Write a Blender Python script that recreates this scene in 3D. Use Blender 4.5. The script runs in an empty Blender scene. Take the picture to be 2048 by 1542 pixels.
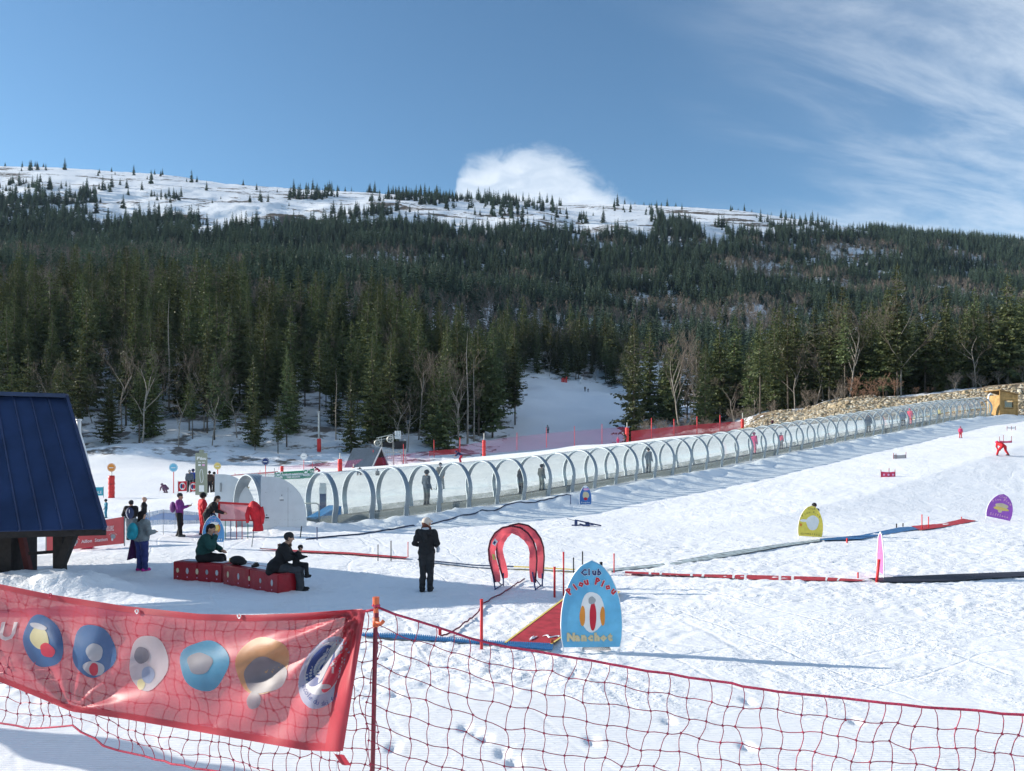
import bpy, math, random
import numpy as np
from mathutils import Vector, Matrix, Euler

random.seed(7); RNG = np.random.default_rng(7)
SC = bpy.context.scene
COL = SC.collection
R = math.radians

# ------------------------------------------------------------------ camera
F = 1550.0; CAMZ = 3.3; HOR = 897.0          # focal length and horizon of the 2048 px wide photograph
cam_d = bpy.data.cameras.new('camera'); cam = bpy.data.objects.new('camera', cam_d); COL.objects.link(cam)
cam.location = (0, 0, CAMZ); cam.rotation_euler = (R(90), 0, 0)
cam_d.sensor_width = 36; cam_d.lens = 36 * F / 2048; cam_d.shift_y = (HOR - 771) / 2048
cam_d.clip_start = 0.1; cam_d.clip_end = 12000
SC.camera = cam

# ------------------------------------------------------------------ light
SUN_EL = R(18.5)
SUN_H = Vector((-0.985, 0.17, 0)).normalized()
SUN = Vector((SUN_H.x * math.cos(SUN_EL), SUN_H.y * math.cos(SUN_EL), math.sin(SUN_EL)))
sun_d = bpy.data.lights.new('sun', 'SUN'); sun_d.energy = 5.0; sun_d.angle = R(0.53); sun_d.color = (1.0, 0.93, 0.82)
sun = bpy.data.objects.new('sun', sun_d); COL.objects.link(sun)
sun.rotation_euler = (-SUN).to_track_quat('-Z', 'Y').to_euler()
SC.view_settings.view_transform = 'Standard'; SC.view_settings.look = 'None'
SC.view_settings.gamma = 1; SC.view_settings.use_curve_mapping = False
SC.view_settings.exposure = 0.78
HAZE = 0.00004
SC.cycles.transparent_max_bounces = 32
SC.cycles.max_bounces = 6; SC.cycles.diffuse_bounces = 3; SC.cycles.glossy_bounces = 2; SC.cycles.transmission_bounces = 3; SC.cycles.volume_bounces = 0
SC.cycles.use_adaptive_sampling = True; SC.cycles.adaptive_threshold = 0.02
SC.cycles.use_denoising = True

# ------------------------------------------------------------------ node helpers
def nd(nt, typ, ins=None, **attrs):
    n = nt.nodes.new('ShaderNode' + typ)
    for k, v in attrs.items(): setattr(n, k, v)
    for k, v in (ins or {}).items():
        s = n.inputs[k]
        if isinstance(v, bpy.types.NodeSocket): nt.links.new(v, s)
        else: s.default_value = v
    return n
def mth(nt, op, a, b=0.0, c=None, clamp=False):
    ins = {0: a, 1: b}
    if c is not None: ins[2] = c
    return nd(nt, 'Math', ins, operation=op, use_clamp=clamp).outputs[0]
def ramp(nt, x, a, b, smooth=True):
    return nd(nt, 'MapRange', {0: x, 1: a, 2: b, 3: 0.0, 4: 1.0}, interpolation_type='SMOOTHSTEP' if smooth else 'LINEAR').outputs[0]
def mixc(nt, f, a, b, bt='MIX'):
    n = nd(nt, 'Mix', {0: f}, data_type='RGBA', blend_type=bt)
    for s, v in ((n.inputs[6], a), (n.inputs[7], b)):
        if isinstance(v, bpy.types.NodeSocket): nt.links.new(v, s)
        else: s.default_value = (*v, 1) if len(v) == 3 else v
    return n.outputs[2]
def vecmul(nt, v, s):
    return nd(nt, 'VectorMath', {0: v, 1: s}, operation='MULTIPLY').outputs[0]

# ------------------------------------------------------------------ sky
W = bpy.data.worlds.new('World'); SC.world = W; W.use_nodes = True
nt = W.node_tree; nt.nodes.clear()
skyn = nd(nt, 'TexSky', sky_type='NISHITA', sun_disc=False, sun_elevation=SUN_EL,
          sun_rotation=math.atan2(SUN_H.x, SUN_H.y), altitude=1400, air_density=1.0, dust_density=0.6, ozone_density=1.6)
SKYMUL = (0.86, 1.12, 1.20, 1)
tc = nd(nt, 'TexCoord'); sep = nd(nt, 'SeparateXYZ', {0: tc.outputs['Generated']})
dx, dy, dz = sep.outputs
yy = mth(nt, 'MAXIMUM', dy, 0.02)
U = mth(nt, 'DIVIDE', dx, yy); V = mth(nt, 'DIVIDE', dz, yy)
zz = mth(nt, 'ADD', mth(nt, 'MAXIMUM', dz, 0.0), 0.16)      # cirrus lies on a high layer
pl = nd(nt, 'CombineXYZ', {0: mth(nt, 'DIVIDE', dx, zz), 1: mth(nt, 'DIVIDE', dy, zz), 2: 0.0}).outputs[0]
pl1 = nd(nt, 'VectorRotate', {0: pl, 'Angle': R(-18)}, rotation_type='Z_AXIS').outputs[0]
ci1 = nd(nt, 'TexNoise', {'Vector': vecmul(nt, pl1, (1.1, 3.6, 1)), 'Scale': 1.3, 'Detail': 9.0, 'Roughness': 0.62, 'Distortion': 0.35}).outputs[0]
ci2 = nd(nt, 'TexNoise', {'Vector': vecmul(nt, pl1, (0.6, 1.3, 1)), 'Scale': 0.9, 'Detail': 3.0, 'Roughness': 0.5}).outputs[0]
az = nd(nt, 'Math', {0: dx, 1: dy}, operation='ARCTAN2').outputs[0]
right = ramp(nt, mth(nt, 'ADD', az, mth(nt, 'MULTIPLY', mth(nt, 'SUBTRACT', ci2, 0.5), 0.7)), 0.14, 0.62)
cov = mth(nt, 'ADD', mth(nt, 'MULTIPLY', ramp(nt, ci1, 0.36, 0.68), 0.80), mth(nt, 'MULTIPLY', ramp(nt, ci2, 0.3, 0.75), 0.35))
cirr = mth(nt, 'MULTIPLY', mth(nt, 'MULTIPLY', cov, right), 0.78, clamp=True)
# bright cloud standing behind the ridge
pn = nd(nt, 'TexNoise', {'Vector': tc.outputs['Generated'], 'Scale': 14.0, 'Detail': 10.0, 'Roughness': 0.62, 'Distortion': 0.5}).outputs[0]
pn2 = nd(nt, 'TexNoise', {'Vector': vecmul(nt, tc.outputs['Generated'], (1, 1, 2.2)), 'Scale': 26.0, 'Detail': 8.0, 'Roughness': 0.6, 'Distortion': 0.8}).outputs[0]
fc = nd(nt, 'FloatCurve', {1: mth(nt, 'DIVIDE', mth(nt, 'ADD', U, 0.12), 0.32)})
cm = fc.mapping.curves[0]
for k_, (a_, b_) in enumerate([(0.0, .0), (.12, .05), (.155, .55), (.20, .80), (.28, .89), (.44, .92), (.56, .84), (.64, .74), (.72, .58), (.80, .42), (.88, .24), (1.0, .0)]):
    pt = cm.points[0] if k_ == 0 else cm.points[-1] if k_ == 11 else cm.points.new(a_, b_)
    pt.location = (a_, b_)
fc.mapping.update()
el = mth(nt, 'SUBTRACT', mth(nt, 'DIVIDE', mth(nt, 'SUBTRACT', V, 0.285), 0.105), fc.outputs[0])
el = mth(nt, 'ADD', el, mth(nt, 'MULTIPLY', mth(nt, 'SUBTRACT', pn, 0.5), 0.55))
el = mth(nt, 'ADD', el, mth(nt, 'MULTIPLY', mth(nt, 'SUBTRACT', pn2, 0.5), 0.5))
puff = mth(nt, 'SUBTRACT', 1.0, ramp(nt, el, -0.24, 0.16))
puff = mth(nt, 'MULTIPLY', mth(nt, 'MULTIPLY', puff, ramp(nt, dy, 0.2, 0.5)), mth(nt, 'ADD', 0.62, mth(nt, 'MULTIPLY', ramp(nt, pn2, 0.3, 0.7), 0.28)))
cl = mth(nt, 'MAXIMUM', cirr, puff)
skyc = mixc(nt, 1.0, skyn.outputs[0], SKYMUL, 'MULTIPLY')
hz = mth(nt, 'MULTIPLY', mth(nt, 'SUBTRACT', 1.0, ramp(nt, dz, -0.02, 0.42)), 0.0)
CLOUD = (6.1, 6.7, 7.4, 1)
out = mixc(nt, cl, skyc, CLOUD)
bg = nd(nt, 'Background', {0: out, 1: 0.088})
nt.links.new(bg.outputs[0], nd(nt, 'OutputWorld').inputs[0])

# ------------------------------------------------------------------ materials
MATS = {}
def principled(name):
    m = bpy.data.materials.new(name); m.use_nodes = True
    nt = m.node_tree; b = nt.nodes['Principled BSDF']
    return m, nt, b
def mat(name, col, rough=0.65, metal=0.0, var=0.12, scale=9.0, bump=0.0, bscale=60.0, spec=0.4):
    """plain procedural surface: base colour with gentle grain, optional fine relief"""
    if name in MATS: return MATS[name]
    m, nt, b = principled(name)
    tc = nd(nt, 'TexCoord')
    n = nd(nt, 'TexNoise', {'Vector': tc.outputs['Object'], 'Scale': scale, 'Detail': 5.0, 'Roughness': 0.6})
    f = ramp(nt, n.outputs[0], 0.3, 0.7)
    c = mixc(nt, f, tuple(x * (1 - var) for x in col), tuple(min(1, x * (1 + var)) for x in col))
    nt.links.new(c, b.inputs['Base Color'])
    b.inputs['Roughness'].default_value = rough; b.inputs['Metallic'].default_value = metal
    b.inputs['Specular IOR Level'].default_value = spec
    if bump:
        n2 = nd(nt, 'TexNoise', {'Vector': tc.outputs['Object'], 'Scale': bscale, 'Detail': 4.0})
        bp = nd(nt, 'Bump', {'Height': n2.outputs[0], 'Distance': bump, 'Strength': 1.0})
        nt.links.new(bp.outputs[0], b.inputs['Normal'])
    MATS[name] = m
    return m
def sheet(name, col, transl=0.35, clear=0.0, rough=0.8, weave=0.0, wscale=120.0, tint=None):
    """thin cloth: reflects, lets light through, and (clear) has open holes"""
    if name in MATS: return MATS[name]
    m = bpy.data.materials.new(name); m.use_nodes = True
    nt = m.node_tree; nt.nodes.clear()
    tc = nd(nt, 'TexCoord')
    n = nd(nt, 'TexNoise', {'Vector': tc.outputs['Object'], 'Scale': 7.0, 'Detail': 4.0})
    c = mixc(nt, ramp(nt, n.outputs[0], 0.3, 0.7), tuple(x * .93 for x in col), tuple(min(1, x * 1.06) for x in col))
    d = nd(nt, 'BsdfDiffuse', {0: c}); t = nd(nt, 'BsdfTranslucent', {0: c})
    s = nd(nt, 'MixShader', {0: transl, 1: d.outputs[0], 2: t.outputs[0]})
    g = nd(nt, 'BsdfGlossy', {0: (1, 1, 1, 1), 1: 0.45})
    s = nd(nt, 'MixShader', {0: 0.03, 1: s.outputs[0], 2: g.outputs[0]})
    if clear > 0:
        tr = nd(nt, 'BsdfTransparent')
        fac = clear
        if weave:
            v = nd(nt, 'TexVoronoi', {'Vector': tc.outputs['Object'], 'Scale': wscale, 'Randomness': 0.15})
            fac = mth(nt, 'MULTIPLY', mth(nt, 'LESS_THAN', v.outputs[0], 0.45), clear)
        s = nd(nt, 'MixShader', {0: fac, 1: s.outputs[0], 2: tr.outputs[0]})
    nt.links.new(s.outputs[0], nd(nt, 'OutputMaterial').inputs[0])
    MATS[name] = m
    return m

# ------------------------------------------------------------------ mesh helpers
class MB:
    def __init__(s): s.v = []; s.f = []; s.m = []
    def add(s, verts, faces, mi=0):
        o = len(s.v); s.v.extend([tuple(map(float, p)) for p in verts])
        s.f.extend([tuple(i + o for i in f) for f in faces]); s.m.extend([mi] * len(faces)); return s
    def box(s, c, size, M=None, mi=0):
        x, y, z = [k / 2 for k in size]
        P = [Vector((a * x, b * y, d * z)) for d in (-1, 1) for b in (-1, 1) for a in (-1, 1)]
        if M is not None: P = [M @ p for p in P]
        c = Vector(c); P = [p + c for p in P]
        return s.add(P, [(0, 2, 3, 1), (4, 5, 7, 6), (0, 1, 5, 4), (2, 6, 7, 3), (0, 4, 6, 2), (1, 3, 7, 5)], mi)
    def beam(s, a, b, w, h=None, mi=0):
        a = Vector(a); b = Vector(b); d = b - a; L = d.length
        q = d.to_track_quat('Z', 'Y').to_matrix()
        return s.box((a + b) / 2, (w, h or w, L), q, mi)
    def tube(s, pts, r, n=6, mi=0, cap=True):
        pts = [Vector(p) for p in pts]; k = len(pts)
        rr = r if hasattr(r, '__len__') else [r] * k
        V_ = []; up = None
        for i, p in enumerate(pts):
            t = (pts[min(i + 1, k - 1)] - pts[max(i - 1, 0)]).normalized()
            if up is None: up = t.orthogonal().normalized()
            up = (up - t * up.dot(t)).normalized(); sd = t.cross(up)
            V_ += [p + (up * math.cos(2 * math.pi * j / n) + sd * math.sin(2 * math.pi * j / n)) * rr[i] for j in range(n)]
        Fc = [(i * n + j, i * n + (j + 1) % n, (i + 1) * n + (j + 1) % n, (i + 1) * n + j) for i in range(k - 1) for j in range(n)]
        if cap: Fc += [tuple(range(n - 1, -1, -1)), tuple((k - 1) * n + j for j in range(n))]
        return s.add(V_, Fc, mi)
    def prism(s, poly, th, M=None, mi=0):
        """outline in local XZ, extruded th along Y"""
        n = len(poly)
        P = [Vector((x, -th / 2, z)) for x, z in poly] + [Vector((x, th / 2, z)) for x, z in poly]
        if M is not None: P = [M @ p for p in P]
        return s.add(P, [tuple(range(n)), tuple(range(2 * n - 1, n - 1, -1))] + [(i, i + n, (i + 1) % n + n, (i + 1) % n) for i in range(n)], mi)
    def grid(s, fn, nu, nv, mi=0):
        o = len(s.v)
        s.v.extend([tuple(map(float, fn(i / nu, j / nv))) for j in range(nv + 1) for i in range(nu + 1)])
        for j in range(nv):
            for i in range(nu):
                a = o + j * (nu + 1) + i
                s.f.append((a, a + 1, a + nu + 2, a + nu + 1)); s.m.append(mi)
        return s
    def disc(s, c, r, M=None, n=20, mi=0, rz=None):
        P = [Vector((math.cos(2 * math.pi * i / n) * r, 0, math.sin(2 * math.pi * i / n) * (rz or r))) for i in range(n)]
        if M is not None: P = [M @ p for p in P]
        return s.add([p + Vector(c) for p in P], [tuple(range(n))], mi)
    def ball(s, c, r, n=10, m=7, mi=0):
        rx, ry, rz = r if hasattr(r, '__len__') else (r, r, r)
        def fn(u, v):
            a = 2 * math.pi * u; b = math.pi * (v - .5)
            return (c[0] + rx * math.cos(b) * math.cos(a), c[1] + ry * math.cos(b) * math.sin(a), c[2] + rz * math.sin(b))
        return s.grid(fn, n, m, mi)
    def build(s, name, mats, parent=None, smooth=False):
        me = bpy.data.meshes.new(name); me.from_pydata(s.v, [], s.f)
        for m in (mats if isinstance(mats, (list, tuple)) else [mats]): me.materials.append(m)
        if any(s.m): me.polygons.foreach_set('material_index', s.m)
        if smooth: me.polygons.foreach_set('use_smooth', [True] * len(me.polygons))
        me.update()
        return link(name, me, parent)
def link(name, me, parent=None):
    o = bpy.data.objects.new(name, me); COL.objects.link(o)
    if parent is not None: o.parent = parent
    return o
def tag(o, label=None, cat=None, group=None, kind=None):
    if label: o['label'] = label
    if cat: o['category'] = cat
    if group: o['group'] = group
    if kind: o['kind'] = kind
    return o
def thing(name, label, cat, loc=(0, 0, 0), rz=0.0, group=None, scale=1.0):
    o = bpy.data.objects.new(name, None); COL.objects.link(o); o.empty_display_size = .2
    o.location = loc; o.rotation_euler = (0, 0, rz); o.scale = (scale,) * 3
    return tag(o, label, cat, group)
_TX = {}
def text_data(txt, size=1.0, bold=0.0, align='CENTER', res=2):
    key = (txt, round(bold / size, 3), align, res)
    if key not in _TX:
        c = bpy.data.curves.new('t', 'FONT'); c.body = txt; c.size = 1.0; c.align_x = align; c.align_y = 'CENTER'
        c.offset = bold / size; c.resolution_u = res
        o = bpy.data.objects.new('t', c); me = o.to_mesh()
        _TX[key] = ([tuple(v.co) for v in me.vertices], [tuple(p.vertices) for p in me.polygons])
        o.to_mesh_clear(); bpy.data.objects.remove(o); bpy.data.curves.remove(c)
    V_, Fc = _TX[key]
    return [(x * size, y * size, 0) for x, y, z in V_], Fc
def text(parent, txt, size, m, fn, bold=0.0, name='lettering', align='CENTER', res=2, label=None):
    """flat lettering; fn maps the text plane (x, y) to the thing's own space"""
    V_, Fc = text_data(txt, size, bold, align, res)
    o = MB().add([fn(x, y) for x, y, z in V_], Fc).build(name, m, parent)
    return o

# ------------------------------------------------------------------ terrain
def smooth01(x): x = np.clip(x, 0, 1); return x * x * (3 - 2 * x)
def softpos(x, k=0.25): return k * np.logaddexp(0, np.asarray(x, float) / k)
_perm = np.random.default_rng(3).random((256, 256))
def vnoise(x, y):
    x = np.asarray(x, float); y = np.asarray(y, float)
    xi = np.floor(x).astype(int); yi = np.floor(y).astype(int); fx = x - xi; fy = y - yi
    fx = fx * fx * (3 - 2 * fx); fy = fy * fy * (3 - 2 * fy)
    g = lambda a, b: _perm[a & 255, b & 255]
    return (g(xi, yi) * (1 - fx) + g(xi + 1, yi) * fx) * (1 - fy) + (g(xi, yi + 1) * (1 - fx) + g(xi + 1, yi + 1) * fx) * fy - .5
def fbm(x, y, o=4, r=.5):
    s = 0; a = 1
    for k in range(o): s = s + a * vnoise(x * 2 ** k + 17.3 * k, y * 2 ** k + 9.1 * k); a *= r
    return s
TS = np.array([-20, -10, 0, 11, 20, 28, 46, 72, 85, 100, 140.]); TZ = np.array([0, 0, .05, .55, 1.3, 1.95, 3.7, 6.2, 7.1, 7.6, 9.])
AX, AY = .7444, .6677                                   # the conveyor's direction on the ground
def sq(X, Y): return (X + 7.74) * AX + (Y - 33.5) * AY, (X + 7.74) * AY - (Y - 33.5) * AX
def from_sq(s, q): return -7.74 + s * AX + q * AY, 33.5 + s * AY - q * AX
HU = np.array([-1.3, -.7, -.4, -.2, 0, .1, .25, .35, .45, .7, 1.3])
HY = np.array([90, 96, 110, 120, 150, 200, 260, 330, 420, 500, 700.])
HZ = np.array([ # heights
 [0, 0, .5, .8, 2.4, 3.6, 4.8, 5.7, 6.6, 7.4, 8],
 [0, 0, .5, .8, 2.4, 3.8, 5, 6.3, 7.2, 7.8, 8],
 [.3, .3, .8, .8, 2.0, 3.0, 5, 8.0, 10.2, 12.8, 14],
 [3, 3, 3.5, 3, 2.0, 3.0, 6, 9.2, 11.2, 13.2, 14],
 [14, 14, 14, 12, 6, 5, 7, 10, 12, 13.6, 14],
 [32, 32, 32, 26, 15, 13.2, 12, 14, 15, 16, 16],
 [54, 54, 53, 45, 28.5, 25.5, 22, 21, 20, 20, 20],
 [78, 78, 76, 69, 51, 45, 40, 36, 33, 30, 30],
 [105, 105, 102, 95, 83, 72, 66, 62, 58, 52, 50],
 [128, 128, 124, 116, 103, 95, 92, 89, 86, 82, 80],
 [222, 222, 214, 202, 191, 183, 176, 170, 164, 152, 150]], float)
RX = np.array([-700, -300, 0, 120, 330, 450, 600, 700, 850, 1000, 1100, 1250, 1400, 1500, 1560, 1650, 1750, 1850, 1950, 2048, 2400, 3000.])
RYp = np.array([350, 350, 353, 356, 369, 386, 394, 398, 405, 413, 418, 420, 425, 432, 441, 452, 472, 482, 489, 499, 540, 590.])
def ridge_dist(u): return 1120 - 160 * u + 40 * np.sin(u * 9)
def zt(X, Y, detail=True, lumps=True):
    X = np.asarray(X, float); Y = np.asarray(Y, float)
    s, q = sq(X, Y)
    T = np.interp(s, TS, TZ)
    qp = np.maximum(q, 0); qn = np.minimum(q, 0)
    zf = T - .04 * qp - .12 * np.maximum(q - 12, 0)
    band = smooth01((s + 3) / 4) * (1 - smooth01((s - 86) / 6))
    zf = zf + band * (.22 * np.exp(-((q - 1.55) / .5) ** 2) - .30 * smooth01((q - 2.0) / 2.0))
    zf = np.where(q > 3, softpos(zf, .18) - .0, zf)
    zf = zf - .0006 * np.minimum(qn, 0) ** 2 * (q > -45) - .0006 * 45 ** 2 * (q <= -45)
    zf = np.maximum(zf, -.4)
    u = np.clip(X / np.maximum(Y, 3), -1.3, 1.3)
    iy = np.clip(np.searchsorted(HY, Y) - 1, 0, len(HY) - 2); ty = np.clip((Y - HY[iy]) / (HY[iy + 1] - HY[iy]), 0, 1)
    iu = np.clip(np.searchsorted(HU, u) - 1, 0, len(HU) - 2); tu = np.clip((u - HU[iu]) / (HU[iu + 1] - HU[iu]), 0, 1); tu = tu * tu * (3 - 2 * tu)
    h = (HZ[iy, iu] * (1 - tu) + HZ[iy, iu + 1] * tu) * (1 - ty) + (HZ[iy + 1, iu] * (1 - tu) + HZ[iy + 1, iu + 1] * tu) * ty
    rd = ridge_dist(u); rz = CAMZ + rd * (HOR - np.interp(1024 + F * u, RX, RYp)) / F
    t2 = np.clip((Y - 700) / (rd - 700), 0, 1)
    # convex summit: steep below, rolling over at the ridge
    hfar = h + (rz - h) * (1 - (1 - t2) ** 1.35)
    h = np.where(Y > 700, hfar, h)
    h = np.where(Y > rd, rz - (Y - rd) * .25, h)
    if detail:
        far = smooth01((Y - 115) / 60)
        h = h + far * fbm(X / 37, Y / 37, 4) * np.clip(Y / 60, 0, 7) * (1 - .8 * smooth01((Y - 700) / 200)) + smooth01((Y - 105) / 10) * fbm(X / 3.1, Y / 3.1, 3) * .7 * (1 - piste(X, Y)) 
    w = smooth01((Y - 91) / 7)
    z = zf * (1 - w) + h * w
    if detail:
        rough = .5 + smooth01(fbm(X / 6.3, Y / 6.3, 2) * 2 + .5)
        near = 1 - smooth01((Y - 60) / 40)
        groom = smooth01((Y - 9.6 + fbm(X / 2.2, Y / 2.2, 2) * 1.8) / 1.8)
        if lumps: z = z + near * rough * (fbm(X / .62, Y / .62, 4, .55) * .012 + fbm(X / .15, Y / .10, 3, .6) * .030) * (.12 + .88 * groom) + fbm(X / 7, Y / 5, 3) * .10 * (Y < 100)
        b = np.exp(-((q - 1.9) / 1.1) ** 2) * band
        z = z + b * fbm(X / .9, Y / .9, 3) * .30
        # ploughed snow heaped round the shelter and the conveyor mouth
        z = z + .46 * np.exp(-((X + 10.9) / 2.0) ** 4 - ((Y - 17.9) / .8) ** 2) * (1 + .5 * fbm(X / .7, Y / .7, 3))
        z = z + .45 * np.exp(-((X + 8.7) / 1.2) ** 2 - ((Y - 31.6) / .7) ** 2) * (1 + .8 * fbm(X / .6, Y / .6, 3))
        z = z + 2.2 * np.exp(-((X + 58) / 13) ** 2 - ((Y - 112) / 7) ** 2)
        # boot prints by the fence
        for bx, by in FOOT: z = z - .035 * np.exp(-((X - bx) / .065) ** 4 - ((Y - by) / .12) ** 4) + .005 * np.exp(-((X - bx - .1) / .09) ** 2 - ((Y - by - .03) / .16) ** 2)
    return z
FOOT = [(-.55, 9.05), (-.3, 8.75), (-.42, 8.95), (-.1, 8.35), (.02, 8.15), (-1.55, 10.3), (-1.3, 8.5), (.9, 8.7), (1.9, 9.4), (2.6, 8.6), (3.1, 10.2), (4.2, 9.5), (-2.9, 8.9), (-3.6, 9.3)]
def piste(X, Y):
    u = X / np.maximum(Y, 3)
    ll = np.interp(Y, [100, 130, 165, 220, 260, 300, 330], [-.07, -.018, .004, .018, .022, .06, .08]); rr = np.interp(Y, [100, 130, 165, 220, 260, 300, 330], [.20, .185, .168, .145, .128, .118, .115])
    return smooth01((u - ll) / .012 + .5) * smooth01((rr - u) / .012 + .5) * (1 - smooth01((Y - 262) / 8))
def zs(x, y): return float(zt(np.array([x]), np.array([y]), True, False)[0])
def z1(x, y): return float(zt(np.array([x]), np.array([y]))[0])
def Pt(px, py, Y): return Vector(((px - 1024) / F * Y, Y, CAMZ + (HOR - py) / F * Y))
_Yr = np.geomspace(5, 1400, 6000)
def hit(px, py):
    """the ground point seen at this place of the photograph"""
    u = (px - 1024) / F; v = (HOR - py) / F
    z = zt(u * _Yr, _Yr); below = (CAMZ + v * _Yr) < z
    i = int(np.argmax(below)) if below.any() else len(_Yr) - 1
    Y = _Yr[i]
    return Vector((u * Y, Y, float(z[i])))
def ground(px, Y): x = (px - 1024) / F * Y; return Vector((x, Y, z1(x, Y)))

def build_terrain():
    nU = 560; us = np.linspace(-1.25, 1.25, nU)
    Ys = [4.2]
    while Ys[-1] < 1650: Ys.append(Ys[-1] * (1.0068 if Ys[-1] < 45 else 1.0088))
    Ys = np.array(Ys); nY = len(Ys)
    UU, YY = np.meshgrid(us, Ys); XX = UU * YY
    Zs = zt(XX, YY)
    # one more column on each side and one row behind the camera carry the ground on
    XX = np.hstack([XX[:, :1] - 260, XX, XX[:, -1:] + 260]); YY = np.hstack([YY[:, :1], YY, YY[:, -1:]]); Zs = np.hstack([Zs[:, :1], Zs, Zs[:, -1:]])
    XX = np.vstack([XX[:1], XX]); YY = np.vstack([np.full_like(YY[:1], -140), YY]); Zs = np.vstack([Zs[:1] * 0, Zs])
    nY2, nX2 = XX.shape
    V_ = np.stack([XX, YY, Zs], -1).reshape(-1, 3)
    idx = np.arange(nY2 * nX2).reshape(nY2, nX2)
    Q = np.stack([idx[:-1, :-1], idx[:-1, 1:], idx[1:, 1:], idx[1:, :-1]], -1).reshape(-1, 4)
    cx = V_[Q].mean(1); u = cx[:, 0] / np.maximum(cx[:, 1], 3); Yc = cx[:, 1]
    s, q = sq(cx[:, 0], cx[:, 1])
    wob = fbm(cx[:, 0] / 4, Yc / 4, 3)
    rock = (Yc > 93.5 + wob * 2) & (Yc < 118 + wob * 6) & (u > .305 + wob * .05) & (u < 1.4)
    top = (cx[:, 2] > np.interp(u, [.3, .45, .6, .7], [99, 99, 12.2, 12.6]))
    rock &= ~((u > .46 + wob * .02) & (Yc > 110 + wob))
    p = piste(cx[:, 0], cx[:, 1]) > .5
    mount = (Yc > 109) & ~p & ~rock
    for name, mask, m in (('snow_field', ~mount & ~rock & ~(p & (Yc > 112)), snow_mat()), ('ski_piste', p & (Yc > 112), snow_mat()),
                          ('mountain_slope', mount, mountain_mat()), ('earth_bank', rock, earth_mat())):
        q4 = Q[mask]; used, inv = np.unique(q4, return_inverse=True)
        me = bpy.data.meshes.new(name)
        me.vertices.add(len(used)); me.vertices.foreach_set('co', V_[used].ravel())
        n = len(q4); me.loops.add(n * 4); me.loops.foreach_set('vertex_index', inv.ravel().astype(np.int32))
        me.polygons.add(n); me.polygons.foreach_set('loop_start', np.arange(0, n * 4, 4)); me.polygons.foreach_set('loop_total', np.full(n, 4))
        me.polygons.foreach_set('use_smooth', np.ones(n, bool)); me.materials.append(m); me.update(calc_edges=True)
        tag(link(name, me), kind='structure')
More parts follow.
